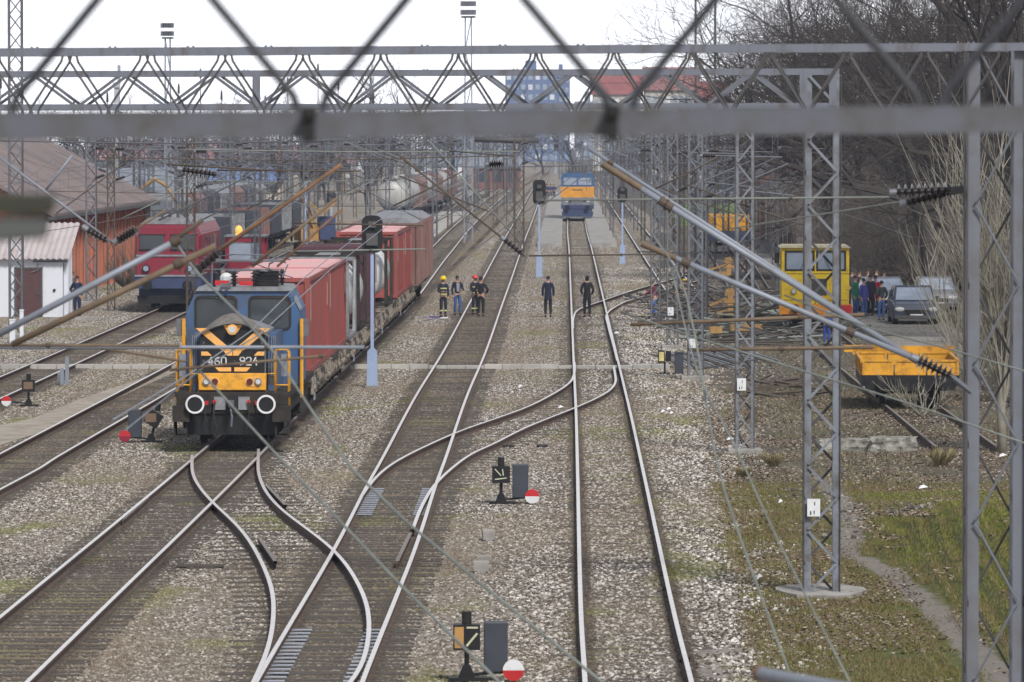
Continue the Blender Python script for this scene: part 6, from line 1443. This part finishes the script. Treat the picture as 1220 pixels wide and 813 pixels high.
heap('dark tangled heap of scrap metal behind the man in the red jacket', ((775,392),(850,392),(775,355),(850,355)), 45, (.6,2.2), ('steel_dark','wood','wagon_frame'), 4, hz=.8)
heap('heap of rails, timbers and rods under the orange frames left of the railcar', ((840,412),(925,412),(832,350),(925,350)), 80, (1,4), ('steel_dark','wood','rustysteel','wire'), 5, hz=.75)
heap('low pile of old sleepers at the foot of the slim lattice mast', ((905,475),(950,475),(905,455),(950,455)), 9, (1,2.5), ('wood','rustysteel'), 6, hz=.3, name='timber_pile')
for i, (x, y, n) in enumerate(((862,440,11),(900,432,9))):               # fanned rods
    p = G(x, y, -.12)
    for k in range(n):
        m = MB(); a = Vector(((k-n/2)*.24, 0, .04)); m.tube([a, a+Vector((-.35-.03*k, 3.5, .1)), a+Vector((-.9-.06*k, 7.5+.2*k, .16))], .03, 5); o = m.build('rail_bar', M['tube_pale'] if k % 3 else M['rustysteel']); o.location = p
        tag(o, ('pale bent steel bar of the fan lying before the scrap heap','pale bent steel bar of the fan lying left of the railcar')[i], 'steel bar', ('fan of bars before the scrap heap','fan of bars beside the railcar')[i])
def oframe(px, by, wpx, hpx, label, post=True):
    p = G(px, by, -.1); s = sc_at(p.y); w, h = wpx/s, hpx/s; o = thing('lifting_frame', label, 'frame', p, .05, 'orange lifting frames on the scrap')
    m = MB(); m.box(-w,0,-.1,.1,.25,.5); m.box(-w*.9,0,.9,1.1,.25,.45); m.box(-w*.5,-w*.5+.1,.1,.9,.3,.4); m.build('beam', M['ochre'], o)
    if post: m = MB(); m.box(-.12,.12,-.12,.12,.3,h); m.box(-.28,.28,-.15,.15,h*.72,h*.85); m.prism([(-.25,h),(.25,h),(.12,h+.3),(-.18,h+.25)], -.1,.1); m.bar((-.1,0,h*.9),(-w*.8,.2,h*.62),.1); m.build('upright', M['ochre'], o)
    return o
oframe(870, 384, 30, 32, 'orange lifting frame with an upright standing in the scrap heap')
oframe(868, 335, 26, 22, 'smaller orange frame head sticking up behind the scrap heap'); oframe(908, 402, 38, 12, 'long low orange beam lying in front of the scrap', False); oframe(860, 405, 14, 14, 'short orange bracket lying left of the long low beam', False)

# ================================================================== CARS
def car(px, base_y, label, colm, H=1.5, W=1.8, L=4.4, rz=0, suv=False):
    p = G(px, base_y, -.12); o = thing('parked_car', label, 'car', p, rz, 'cars parked by the bushes'); w = W/2; hb = H*.56
    prof = [(0,.28),(0,.62),(.12,hb*.95),(1.15,hb+.08),(1.95,H-.04),(2.3,H),(3.5,H-.03),(4.2,hb+.12),(L-.05,hb),(L,.35),(L-.1,.25),(.1,.22)]
    def half(f): return [(z, y) for y, z in prof]
    m = MB(); vs = []; n = len(prof)
    for sx, k in ((-1,1.0),(-1,.93),(1,.93),(1,1.0)): pass
    rows = []
    for x, up in ((-w,0),(-w*.97,1),(w*.97,1),(w,0)):
        for (yy, z) in prof: 
            tuck = .0 if z < hb+.02 else .16; rows.append((x*(1-tuck*(z-hb)/(H-hb+.001)), yy, z*(1 if up or z < .5 else .97)))
    m.add(rows, [tuple(range(n)), tuple(range(4*n-1,3*n-1,-1))]+[(i*n+k, i*n+(k+1)%n, (i+1)*n+(k+1)%n, (i+1)*n+k) for i in range(3) for k in range(n)])
    bd = m.build('body', colm, o); bevel(bd, .04, 3)
    def X(f, z): return f*w*(1-.16*max(0,(z-hb))/(H-hb))
    m = MB(); a, b_ = (1.19,hb+.11), (1.91,H-.08); m.add([(X(-.86,a[1]),a[0]-.03,a[1]),(X(.86,a[1]),a[0]-.03,a[1]),(X(.86,b_[1]),b_[0]-.03,b_[1]),(X(-.86,b_[1]),b_[0]-.03,b_[1])], [(0,1,2,3)]); m.build('windscreen', M['glass_pale'], o, fix=False)
    for sx in (-1,1):
        m = MB(); m.add([(X(sx,hb+.1)*1.012,1.5,hb+.1),(X(sx,hb+.1)*1.012,3.9,hb+.1),(X(sx,H-.1)*1.012,3.4,H-.1),(X(sx,H-.1)*1.012,2.1,H-.1)], [(0,1,2,3)]); m.build('side_window', M['glass'], o, fix=False)
        m = MB(); m.ball((sx*w*.74,.02,.62),.2,.08,.1); m.build('headlight', M['lamp'], o)
        m = MB(); m.box(sx*(w+.02)-.09,sx*(w+.02)+.09,1.45,1.6,hb+.12,hb+.26); m.build('mirror', colm, o)
        for yy in (.85, L-.85):
            m = MB(); m.cyl((sx*(w-.2),yy,.31),(sx*(w+.01),yy,.31),.32,n=20); wl = m.build('wheel', M['rubber'], o); m = MB(); m.cyl((sx*(w-.02),yy,.31),(sx*(w+.02),yy,.31),.19,n=14); m.build('rim', M['steel_light'], wl)
    m = MB(); m.box(-w*.5,w*.5,-.03,.0,.42,.6); m.build('grille', M['black'], o); m = MB(); m.box(-.26,.26,-.05,-.03,.33,.43); m.build('number_plate', M['white'], o)
    m = MB(); m.box(-w*.96,w*.96,-.06,.02,.24,.38); m.build('bumper', M['steel_dark'], o)
    return o
cdark = mat('dark blue grey car paint', (.05,.06,.085), .25, .2, .1); cgrey = mat('silver grey car paint', (.20,.21,.24), .3, .3, .1)
car(1092, 387, 'dark parked car facing the viewer under the bushes, right of the grey one', cdark, 1.55, 1.85)
car(1062, 374, 'silver grey parked car half hidden behind the dark one', cgrey, 1.55, 1.75, rz=.1)
car(1118, 372, 'third car, barely visible deep in the bushes right of the dark one', cgrey, 1.5, 1.7)

# ================================================================== PEOPLE
SK = mat('skin', (.42,.24,.17), .6, 0, .1); HAIRD = mat('dark hair', (.025,.02,.018), .8)
cl_ = {}
def cloth(c):
    if c not in cl_: cl_[c] = mat('fabric', c, .9, 0, .25, 6, bump=.3, bscale=25)
    return cl_[c]
def skin_mesh(name, nodes, edges, mt, parent, root=0, sub=2):
    me = bpy.data.meshes.new(name); me.from_pydata([n_[0] for n_ in nodes], edges, []); me.materials.append(mt)
    o = bpy.data.objects.new(name, me); C.objects.link(o); o.parent = parent
    md = o.modifiers.new('skin','SKIN'); md.use_smooth_shade = True
    sv = me.skin_vertices[0].data
    for i, n_ in enumerate(nodes): sv[i].radius = (n_[1], n_[2] if len(n_) > 2 else n_[1]); sv[i].use_root = (i == root)
    ss = o.modifiers.new('sub','SUBSURF'); ss.levels = ss.render_levels = sub
    return o
def person(loc, label, rz=0, H=1.76, jacket=(.02,.025,.05), trousers=(.02,.022,.03), coat=False, arms='down', hair='short', helmet=None, stride=.0, bend=0, hat=None, shoe=(.02,.018,.018), front=None, stripes=False, group=None, sleeves=None, squat=0):
    o = thing('person', label, 'person', loc, rz, group); o.scale = (H/1.76,)*3
    # skeleton, facing -Y
    bz = .93-squat; byy = 0
    def T(x, y, z):                      # bend the upper body forward about the hips
        if bend and z > .93: dz = z-.93; y2 = y*math.cos(bend)-dz*math.sin(bend); z2 = .93+dz*math.cos(bend)-y*math.sin(bend)*.3; y, z = y2, z2
        return (x, y, z-squat)
    A = {'down': ((.235,.02,1.15),(.225,-.05,.90),(.22,-.07,.83)), 'behind': ((.25,.10,1.16),(.10,.16,1.0),(.04,.17,.97)), 'pocket': ((.27,.05,1.15),(.20,-.06,.98),(.17,-.08,.95)),
         'front': ((.24,-.04,1.14),(.16,-.27,1.12),(.10,-.33,1.13)), 'hip': ((.34,.06,1.18),(.22,-.04,1.02),(.17,-.06,1.0)), 'reach': ((.24,-.18,1.18),(.2,-.40,1.10),(.18,-.48,1.08))}
    al = A[arms if isinstance(arms, str) else arms[0]]; ar = A[arms if isinstance(arms, str) else arms[1]]
    kf = -.16-squat*.7 if squat else -.02
    legL = ((.09,0,.92-squat),(.10+.01,kf-stride*.3,.50-squat*.35),(.11,.02-stride,.08)); legR = ((-.09,0,.92-squat),(-.10,kf+stride*.3,.50-squat*.35),(-.11,.02+stride,.08))
    nodes = [((0,0,.95-squat),.12,.10),(T(0,0,1.10),.115,.085),(T(0,.01,1.32),.145,.10),(T(0,.01,1.46),.07,.06),(T(0,0,1.53),.052,.052),(T(0,-.01,1.60),.062,.075),(T(0,-.005,1.68),.075,.092),(T(0,0,1.735),.05,.06)]
    edges = [(0,1),(1,2),(2,3),(3,4),(4,5),(5,6),(6,7)]
    def add(parent_i, chain, rr):
        p_ = parent_i
        for c, r_ in zip(chain, rr): nodes.append((c, r_)); edges.append((p_, len(nodes)-1)); p_ = len(nodes)-1
        return p_
    arm = {}
    for s, a_ in ((-1, al), (1, ar)):
        arm[s] = [T(s*.175,.01,1.42)]+[T(s*q[0], q[1], q[2]) for q in a_]
        add(2 if False else 3, arm[s], (.052,.042,.030,.026))
    for lg in (legL, legR): add(0, lg, (.085,.055,.04))
    for lg in (legL, legR): pass
    body = skin_mesh('body', nodes, edges, SK, o)
    # hands with fingers
    for s in (-1, 1):
        wv, hv = Vector(arm[s][2]), Vector(arm[s][3]); d = (hv-wv).normalized(); side = Vector((0,1,0)) if abs(d.y) < .8 else Vector((1,0,0)); m = MB()
        pc = hv+d*.03; sd = side.cross(d).normalized()
        m.tube([wv+d*.03, hv, pc], [.024,.036,.034], 8)
        for k in range(4): f0 = pc+side*(-.027+.018*k); L_ = (.062,.075,.07,.055)[k]; m.tube([f0, f0+d*L_*.55-sd*.008*s, f0+d*L_*.95-sd*.03*s], [.010,.009,.007], 5)
        m.tube([hv-side*.03, hv-side*.055+d*.025, hv-side*.05+d*.06], [.012,.011,.008], 5); m.build('hand', SK, body, smooth=True)
    # jacket or coat
    jn = [((0,0,.93-squat),.145,.115),(T(0,0,1.10),.14,.105),(T(0,.01,1.33),.168,.118),(T(0,.005,1.455),.085,.078)]; je = [(0,1),(1,2),(2,3)]
    def addj(pi, chain, rr):
        p_ = pi
        for c, r_ in zip(chain, rr): jn.append((c, r_)); je.append((p_, len(jn)-1)); p_ = len(jn)-1
    for s in (-1,1): addj(3, arm[s][:3], (.075,.060,.046))
    jk = skin_mesh('coat' if coat else 'jacket', jn, je, cloth(jacket), o)
    if coat:
        m = MB(); n = 14; rings = []
        for z, rx, ry in ((1.08,.15,.116),(.95,.158,.125),(.85,.162,.13),(.76,.164,.132)):
            rings.append([(rx*math.cos(2*math.pi*k/n), ry*math.sin(2*math.pi*k/n)-bend*.0, z-squat) for k in range(n)])
        vs = [v for r_ in rings for v in r_]; m.add(vs, [(i*n+k,i*n+(k+1)%n,(i+1)*n+(k+1)%n,(i+1)*n+k) for i in range(3) for k in range(n)]); m.build('coat_skirt', cloth(jacket), jk, smooth=True, fix=False)
    if front:
        m = MB(); m.prism([(-.055,1.06-squat),(.055,1.06-squat),(.075,1.44-squat),(-.075,1.44-squat)], -.145,-.118); m.build('shirt_front', cloth(front), jk)
    if stripes:
        hv_ = mat('reflective stripe', (.55,.56,.25), .4)
        for z, rx, ry in ((.98,.165,.135),(1.24,.172,.138)):
            m = MB(); n = 16; vs = [(rx*math.cos(2*math.pi*k/n), ry*math.sin(2*math.pi*k/n), z+dz) for dz in (0,.06) for k in range(n)]; m.add(vs, [(k,(k+1)%n,n+(k+1)%n,n+k) for k in range(n)]); m.build('reflective_band', hv_, jk, fix=False)
        for s in (-1,1):
            m = MB(); n = 10; vs = [(s*.105+.085*math.cos(2*math.pi*k/n), .01+.085*math.sin(2*math.pi*k/n), .26+dz) for dz in (0,.06) for k in range(n)]; m.add(vs, [(k,(k+1)%n,n+(k+1)%n,n+k) for k in range(n)]); m.build('reflective_band', hv_, jk, fix=False)
    # trousers
    tn = [((0,0,.98-squat),.132,.108),((0,0,.90-squat),.135,.11)]; te = [(0,1)]
    for lg in (legL, legR):
        p_ = 1
        for c, r_ in zip(lg, (.098,.073,.056)):
            c = (c[0], c[1], c[2]+(.03 if r_ == .056 else -.04 if r_ == .098 else 0)); tn.append((c, r_)); te.append((p_, len(tn)-1)); p_ = len(tn)-1
    skin_mesh('trousers', tn, te, cloth(trousers), o)
    for lg in (legL, legR):
        x, y, z = lg[2]; m = MB(); m.tube([(x,y+.075,.045),(x,y+.02,.055),(x,y-.08,.045),(x,y-.17,.028)], [.035,.048,.045,.026], 8); m.build('shoe', cloth(shoe), o, smooth=True)
    # head
    hc = Vector(T(0,-.005,1.665)); hp = body
    m = MB(); m.prism([(hc.x-.012,hc.z-.02),(hc.x+.012,hc.z-.02),(hc.x+.006,hc.z+.03),(hc.x-.006,hc.z+.03)], hc.y-.115, hc.y-.085); m.build('nose', SK, hp)
    for s in (-1,1):
        m = MB(); m.ball((hc.x+s*.03,hc.y-.086,hc.z+.02),.011,.008,.008,8,5); m.build('eye', M['black'], hp); m = MB(); m.ball((hc.x+s*.078,hc.y+.005,hc.z),.012,.02,.03,8,5); m.build('ear', SK, hp)
    m = MB(); m.box(hc.x-.022,hc.x+.022,hc.y-.092,hc.y-.08,hc.z-.048,hc.z-.040); m.build('mouth', mat('lips', (.25,.09,.08), .6) if 'lips' not in cl_ else cl_['lips'], hp)
    m = MB(); m.ball((hc.x,hc.y+.018,hc.z+.018),.088,.104,.098,14,8,-.25,1) if hair == 'short' else m.ball((hc.x,hc.y+.02,hc.z),.095,.11,.12,14,8,-.8,1)
    m.build('hood' if hair == 'hood' else 'hair', HAIRD if hair != 'hood' else cloth(jacket), hp, smooth=True)
    if helmet:
        m = MB(); m.ball((hc.x,hc.y,hc.z+.02),.145,.165,.15,18,9,-.05,1); m.tube([(hc.x,hc.y,hc.z+.0),(hc.x,hc.y,hc.z+.02)], [.175,.15], 18); hm = m.build('helmet', mat('helmet', helmet, .3), o, smooth=True)
        m = MB(); m.bar((hc.x,hc.y-.15,hc.z+.06),(hc.x,hc.y-.02,hc.z+.185),.03,.02); m.build('helmet_crest', M['grey'], hm)
    if hat: m = MB(); m.ball((hc.x,hc.y+.005,hc.z+.05),.098,.112,.075,14,6,-.1,1); m.box(hc.x-.06,hc.x+.06,hc.y-.18,hc.y-.08,hc.z+.045,hc.z+.058); m.build('cap', cloth(hat), o, smooth=False)
    return o
NAVY=(.012,.018,.045); BLK=(.012,.013,.018); JEAN=(.05,.10,.27); DBL=(.015,.025,.07)
def at(px, by): return G(px, by, -.15)
person(at(528,378), 'firefighter in a dark uniform with pale stripes and a yellow helmet', .35, 1.70, (.018,.024,.04), (.018,.022,.035), helmet=(.85,.62,.02), stripes=True, arms=('front','down'))
person(at(545,376), 'man in a dark waistcoat, grey shirt and blue jeans talking beside the yellow helmet', .2, 1.70, (.02,.022,.04), JEAN, front=(.25,.27,.33), arms=('down','front'), stride=.06)
person(at(566,375), 'firefighter in a red helmet half hidden behind the officer', .5, 1.66, (.02,.024,.04), (.018,.02,.03), helmet=(.60,.06,.06), stripes=True, arms='front')
person(at(573,377), 'officer in black, hand on hip and back turned, beside the red helmet', 2.9, 1.68, BLK, BLK, arms=('hip','pocket'), hat=BLK)
person(at(653,378), 'man in a long navy coat seen from behind, left of the right main track', 3.1, 1.75, NAVY, BLK, coat=True, arms='down')
person(at(699.5,378), 'man in a dark hooded jacket standing between the rails with his back turned', 3.25, 1.75, BLK, BLK, coat=True, hair='hood', arms='pocket')
person(at(781,378), 'man in a dark red jacket and blue trousers stooping at the scrap heap', -1.9, 1.62, (.16,.012,.03), (.07,.16,.45), arms='reach', bend=.28, squat=.05)
person(at(806,372), 'person in pale work clothes stooping behind the scrap next to the red jacket', 1.2, 1.55, (.22,.20,.15), (.14,.13,.10), arms='reach', bend=.6, hat=(.5,.35,.03))
person(at(553.5,241), 'lone man in a blue jacket walking far along the middle track', .4, 1.75, (.03,.06,.14), (.02,.03,.06))
for i, (x, y, c, lab) in enumerate(((630,238,(.03,.05,.11),'leftmost'),(641,237,(.05,.05,.10),'centre'),(648,238,(.02,.04,.13),'rightmost'))): pass
for i, (x, y, c, lab) in enumerate(((652,237,(.03,.05,.11),'left'),(656,237,(.07,.05,.10),'middle'),(660,237,(.02,.04,.13),'right'))):
    person(at(x,y), f'{lab} one of three people standing on the platform by the far locomotive', .3*i-.3, 1.72, c, BLK, arms='pocket')
person(at(92,377), 'man in dark blue work clothes beside the corner of the white hut', -.3, 1.72, DBL, DBL, arms=('hip','down'))
person(at(86.5,368), 'second man almost hidden at the corner of the white hut', .4, 1.66, (.10,.09,.10), DBL)
grp_ = [(1019,378,(.01,.13,.07),1.0,'man in a green jacket right beside the railcar'),(1029,379,(.06,.06,.28),.8,'person in a violet blue jacket next to the green jacket'),(1037,377,(.02,.02,.04),.5,'person in black behind the violet blue jacket'),
        (1043,376,(.45,.02,.05),-.2,'person in a red coat in the middle of the crowd'),(1050,382,(.035,.04,.045),-2.7,'man in a dark grey jacket and jeans at the front right of the crowd'),(1024,369,(.04,.03,.05),.3,'person in a dark hood at the back of the crowd behind the green jacket'),
        (1034,368,(.10,.08,.08),-.4,'person in brownish clothes at the back of the crowd'),(1053,371,(.03,.03,.05),.2,'person in navy at the back right of the crowd by the grey car'),(1015,368,(.05,.05,.06),0,'person in grey peeking out behind the railcar'),(1044,367,(.02,.03,.03),.6,'tall person in black at the rear of the crowd')]
for x, y, c, r_, lab in grp_: person(at(x,y), lab, r_, rs.uniform(1.66,1.8), c, JEAN if 'jeans' in lab or 'green' in lab else BLK, coat='green' in lab or 'red coat' in lab or 'violet' in lab, arms='pocket' if 'jeans' in lab else 'down', group=None)
person(at(985,412), 'person in bright blue work trousers bending at the front of the railcar', 2.6, 1.5, (.03,.05,.20), (.03,.06,.26), bend=.9, arms='reach')
for x, y, c in ((826,240,(.02,.03,.10)),): person(at(x,y+6), 'far person in dark blue between the right hand masts', .5, 1.7, c, BLK)
# ================================================================== TREES
def rot_from(d, ang, az):
    a, b = frame_of(d); return (d*math.cos(ang)+(a*math.cos(az)+b*math.sin(az))*math.sin(ang)).normalized()
def tree_parts(seed, H, r0, levels, up=.25, spread=.75, trunk_frac=.35, tw=.010, droop=0, first=None, lenf=.62, bend=.16):
    """returns trunk MB and crown MB; levels = children per generation"""
    r_ = random.Random(seed); tr = MB(); cr = MB()
    def grow(mb, p, d, L, r, lv, n_sides):
        segs = 4 if lv < 2 else 3; pts = [p]; dirs = [d]; rs_ = [r]; rend = max(tw*.5, r*.42)
        for k in range(segs):
            d = (d+Vector((r_.gauss(0,bend), r_.gauss(0,bend), r_.gauss(0,bend)+up*.16-droop*.1*lv))).normalized(); p = p+d*(L/segs); pts.append(p); dirs.append(d); rs_.append(r+(rend-r)*(k+1)/segs)
        mb.tube(pts, rs_, n_sides, cap=False)
        if lv >= len(levels): return
        n = levels[lv]
        for k in range(n):
            t_ = (.25 if lv else trunk_frac)+(1-(.25 if lv else trunk_frac))*(k+r_.random()*.8)/n; t_ = min(t_, .99); i = min(int(t_*segs), segs-1); f = t_*segs-i
            q = pts[i].lerp(pts[i+1], f); rr = (rs_[i]+(rs_[i+1]-rs_[i])*f)*r_.uniform(.45,.7)
            az = k*2.4+r_.uniform(-.6,.6); nd = rot_from(dirs[i+1], spread*r_.uniform(.6,1.25), az)
            grow(cr, q, nd, L*lenf*r_.uniform(.7,1.2)*(1 if lv else (1.15-.4*t_)), max(rr, tw), lv+1, 5 if lv < 1 else 3)
    grow(tr, Vector((0,0,-.2)), (first or Vector((0,0,1))).normalized(), H, r0, 0, 9)
    return tr, cr
def make_tree(name, label, loc, mt, grp, **k):
    tr, cr = tree_parts(**k); o = thing(name, label, 'tree', loc, 0, grp); tr.build('trunk', M[mt[0]], o, smooth=True, fix=False); c = cr.build('crown', M[mt[1]], o, smooth=False, fix=False)
    return o
def gz(X, Y): return -.17+(ground_h(X, Y))
def tl(px, Y): q = D(px, HOR, Y); return Vector((q.x, Y, gz(q.x, Y)))
TG = 'bare winter trees along the right side'
bigs = [('big dark bare tree right of the parked cars, its crown filling the upper right', 1118, 262, dict(seed=11,H=11,r0=.46,levels=[9,8,7,6],trunk_frac=.22,spread=.85,lenf=.62)),
        ('big bare tree behind the yellow railcar with limbs reaching left over the gantry', 1010, 300, dict(seed=12,H=12,r0=.42,levels=[9,8,7,5],trunk_frac=.25,spread=.9,lenf=.66)),
        ('dark bare tree at the right edge behind the nearest mast', 1205, 232, dict(seed=13,H=10.5,r0=.44,levels=[9,8,7,6],trunk_frac=.18,spread=.8,lenf=.62)),
        ('massive near tree at the right edge with thick rising limbs', 1222, 215, dict(seed=19,H=11,r0=.5,levels=[8,7,6,5],trunk_frac=.42,spread=.6,lenf=.8,bend=.1)),
        ('bare tree between the goods shed and the cars', 968, 352, dict(seed=14,H=11,r0=.28,levels=[9,8,7,5],trunk_frac=.22,spread=.85,lenf=.6))]
made = [make_tree('bare_tree', lab, tl(px, Y), ('bark','bark'), TG, **k) for lab, px, Y, k in bigs]
for i, (s_, px, Y, sc, rz, lab) in enumerate([(0,1060,300,1.0,1.7,'bare tree behind the silver grey car'),(2,1150,280,1.1,2.4,'bare tree one row behind the big right hand one'),(1,1090,350,1.05,.9,'rear bare tree between the two biggest crowns'),
        (0,1190,330,1.1,4.1,'rearmost bare tree near the right edge'),(4,1030,410,1.0,2.0,'rear bare tree over the goods shed roof'),(2,930,470,.8,3.0,'small far bare tree left of the goods shed'),(4,900,560,.85,5.0,'far bare tree at the left end of the row'),(1,1160,400,1.1,3.9,'far bare tree deep in the row at the right'),(2,1225,290,1.1,1.0,'bare tree cut by the right picture edge'),(0,985,400,.95,.3,'middle bare tree above the goods shed')]):
    o = copy_tree(made[s_]); o.location = tl(px, Y); o.scale = (sc,)*3; o.rotation_euler.z = rz; o['label'] = lab
# thicket bushes
BG = 'bare thicket bushes on the wooded slope'
bsp = []
for i in range(3):
    o = thing('thicket_bush', 'tangled bare brown bush in the thicket on the wooded slope at the right', 'bush', (0,0,0), 0, BG); cr = MB()
    r_ = random.Random(30+i)
    for k in range(7):
        az = r_.uniform(0,6.28); tr, c = tree_parts(seed=100*i+k, H=3.4*r_.uniform(.8,1.2), r0=.035, levels=[7,6,5], trunk_frac=.1, spread=.6, lenf=.6, up=.1, first=Vector((math.cos(az)*.7, math.sin(az)*.7, 1)), tw=.009)
        for mb_ in (tr, c): n0 = len(cr.v); off = (math.cos(az)*.5, math.sin(az)*.5); cr.v += [(a+off[0], b_+off[1], z) for a,b_,z in mb_.v]; cr.f += [tuple(q+n0 for q in f) for f in mb_.f]; cr.mi += mb_.mi
    cr.build('branches', M['bark_brown'], o, fix=False); bsp.append(o)
rb_ = random.Random(77); first = True
cnt = 0
spots = []
for Y in range(238, 470, 9):
    X = 19.5 if Y < 300 else 21
    if Y > 355: X = 28
    while X < .092*Y+6:
        spots.append((X+rb_.uniform(-1,1), Y+rb_.uniform(-3,3))); X += 2.6
for Y in range(176, 240, 9):
    X = .0865*Y
    while X < .092*Y+4: spots.append((X+rb_.uniform(-.5,.5), Y+rb_.uniform(-2,2))); X += 2.0
spots = [s_ for s_ in spots if not (12 < s_[0] < 19 and s_[1] > 205) and not (s_[1] < 264 and s_[0]/s_[1] < .098)]
for i, (X, Y) in enumerate(spots[:230]):
    o = bsp[i] if i < 3 else copy_tree(bsp[i % 3]); o.location = (X, Y, gz(X, Y)); o.rotation_euler.z = rb_.uniform(0,6.28); s_ = rb_.uniform(.8,1.5); o.scale = (s_,s_,s_*rb_.uniform(.9,1.2))
# pale pollard with upright shoots at the right edge and pale shrub beside it
def shoots(label, px, Y, trunkH, n, Ls, mt, seed, lean=.35, r0=.13, name='willow_tree', cat=None):
    r_ = random.Random(seed); loc = tl(px, Y); o = thing(name, label, 'tree' if trunkH > .5 else 'shrub', loc, 0); tr = MB(); cr = MB()
    pts = [Vector((0,0,-.2)), Vector((-.05,0,trunkH*.35)), Vector((.04,.02,trunkH*.7)), Vector((.0,0,trunkH))]; tr.tube(pts, [r0,r0*.85,r0*.8,r0*.85], 9)
    tr.build('trunk', M[mt], o, smooth=True)
    for k in range(n):
        z = trunkH*r_.uniform(.35,1) if trunkH > .5 else 0; az = r_.uniform(0,6.28); d = Vector((math.cos(az)*lean, math.sin(az)*lean, 1)).normalized(); p = Vector((math.cos(az)*r0*.5, math.sin(az)*r0*.5, z)); L = r_.uniform(*Ls); P = [p]; out = r_.uniform(.1,.9)
        for j in range(6):
            d = (d+Vector((math.cos(az)*.14*out*(1 if j < 2 else -.2)+r_.gauss(0,.06), r_.gauss(0,.06), .08))).normalized(); p = p+d*L/6; P.append(p)
        rr = r_.uniform(.012,.028); cr.tube(P, [rr*(1-.12*j) for j in range(7)], 4, cap=False)
        for j in range(7):
            q = P[r_.randint(1,5)]; e = rot_from(d, r_.uniform(.3,.8), r_.uniform(0,6.28)); l = L*r_.uniform(.15,.4); cr.tube([q, q+e*l*.5, q+(e+Vector((0,0,.25)))*l], [rr*.5,rr*.4,rr*.25], 3, cap=False)
    cr.build('shoots', M[mt], o, fix=False); return o
shoots('pollarded willow with pale upright shoots right behind the nearest mast', 1196, 140, 3.2, 70, (3,6.5), 'bark_pale', 5, .22)
shoots('pale slender shrub left of the nearest mast, twigs fanning over the trolley', 1158, 172, .3, 12, (3,5.5), 'bark_pale', 6, .3, .05, 'shrub')
shoots('second pale willow shrub at the right edge behind the pollard', 1222, 165, 1.0, 45, (4,7), 'bark_pale', 8, .3, .1, 'shrub')
shoots('brown stemmed shrub behind the orange trolley', 1168, 186, .3, 30, (1.2,2.6), 'bark_brown', 9, .5, .05, 'shrub')
shoots('low fallen branch tangle in front of the orange trolley', 1100, 158, .2, 14, (.8,1.8), 'bark_pale', 10, 1.6, .04, 'shrub')
for i, (px, by, lab) in enumerate(((886,560,'low dry yellow weed tuft left of the slim mast'),(922,548,'dry weed tuft between the two lattice masts'),(1122,548,'small dry weed tuft right of the rock'),(720,-1,''))):
    if lab: q = G(px, by); o = shoots(lab, px, q.y, .1, 90, (.12,.30+.12*i), 'weed', 40+i, 1.3, .02, 'weed'); 
shoots('thin pale shrub whose twigs cross in front of the parked cars', 1140, 196, .3, 14, (2.2,4.6), 'bark_pale', 31, .5, .04, 'shrub')
# brush at the warehouse corner
shoots('brown brush growing at the far corner of the orange warehouse', 165, 300, .2, 60, (1,2.4), 'bark_brown', 21, .9, .05, 'shrub'); shoots('second brown brush between warehouse wall and red locomotive', 150, 285, .2, 60, (.8,2.0), 'bark_brown', 22, 1.0, .05, 'shrub')
# far tree line behind the yard, each a copy
FG = 'far bare trees beyond the yard'
ft = [make_tree('bare_tree', 'hazy bare tree of the distant tree line beyond the yard', (0,0,0), ('bark','bark'), FG, seed=50+i, H=6.5, r0=.22, levels=[8,7,6], trunk_frac=.15, spread=.7, lenf=.6, tw=.03) for i in range(2)]
rf = random.Random(5); k = 0
for row, (Y, x0, x1, st) in enumerate(((620,-30,-14,3.2),(760,-60,-16,4.2),(900,-80,-9,4.6),(1050,-70,95,6.2),(640,17,42,3.4),(820,16,60,4.2))):
    x = x0
    while x < x1:
        if not (-6 < x-.0093*(Y-80) < 6 and Y < 1000):
            o = ft[k] if k < 2 else copy_tree(ft[k % 2]); o.location = (x+rf.uniform(-1,1), Y+rf.uniform(-12,12), -.2); s_ = rf.uniform(.8,1.25)*(1 if Y < 1000 else 1.25)*(.75 if Y < 700 else 1); o.scale = (s_*1.2,s_*1.2,s_); o.rotation_euler.z = rf.uniform(0,6.28); k += 1
        x += st*rf.uniform(.8,1.2)
for i, (px, H, lab) in enumerate(((436,17,'tall thin poplar on the skyline, left one'),(447,19,'tallest thin poplar on the skyline between its neighbours'),(462,15,'rounder bare tree right of the skyline poplars'),(880,17,'tall far bare tree right of the lattice tower'))):
    make_tree('poplar_tree', lab, tl(px, 820+i*10), ('bark','bark'), None, seed=70+i, H=H*.95, r0=.25, levels=[12,7,5], trunk_frac=.15, spread=.45 if i < 2 else .8, lenf=.3 if i < 2 else .5, tw=.025)
# ================================================================== HAZE
hm = MB(); hm.box(-1500,1500,-260,2700,-1.2,62)
hz = bpy.data.materials.new('haze'); hz.use_nodes = True; t = hz.node_tree; t.nodes.clear(); pv = t.nodes.new('ShaderNodeVolumePrincipled'); ou = t.nodes.new('ShaderNodeOutputMaterial')
pv.inputs['Color'].default_value = (.68,.79,1,1); pv.inputs['Density'].default_value = .00019; pv.inputs['Anisotropy'].default_value = .2
t.links.new(pv.outputs[0], ou.inputs['Volume']); o = hm.build('haze', hz); tag(o, None, None, None, 'stuff')
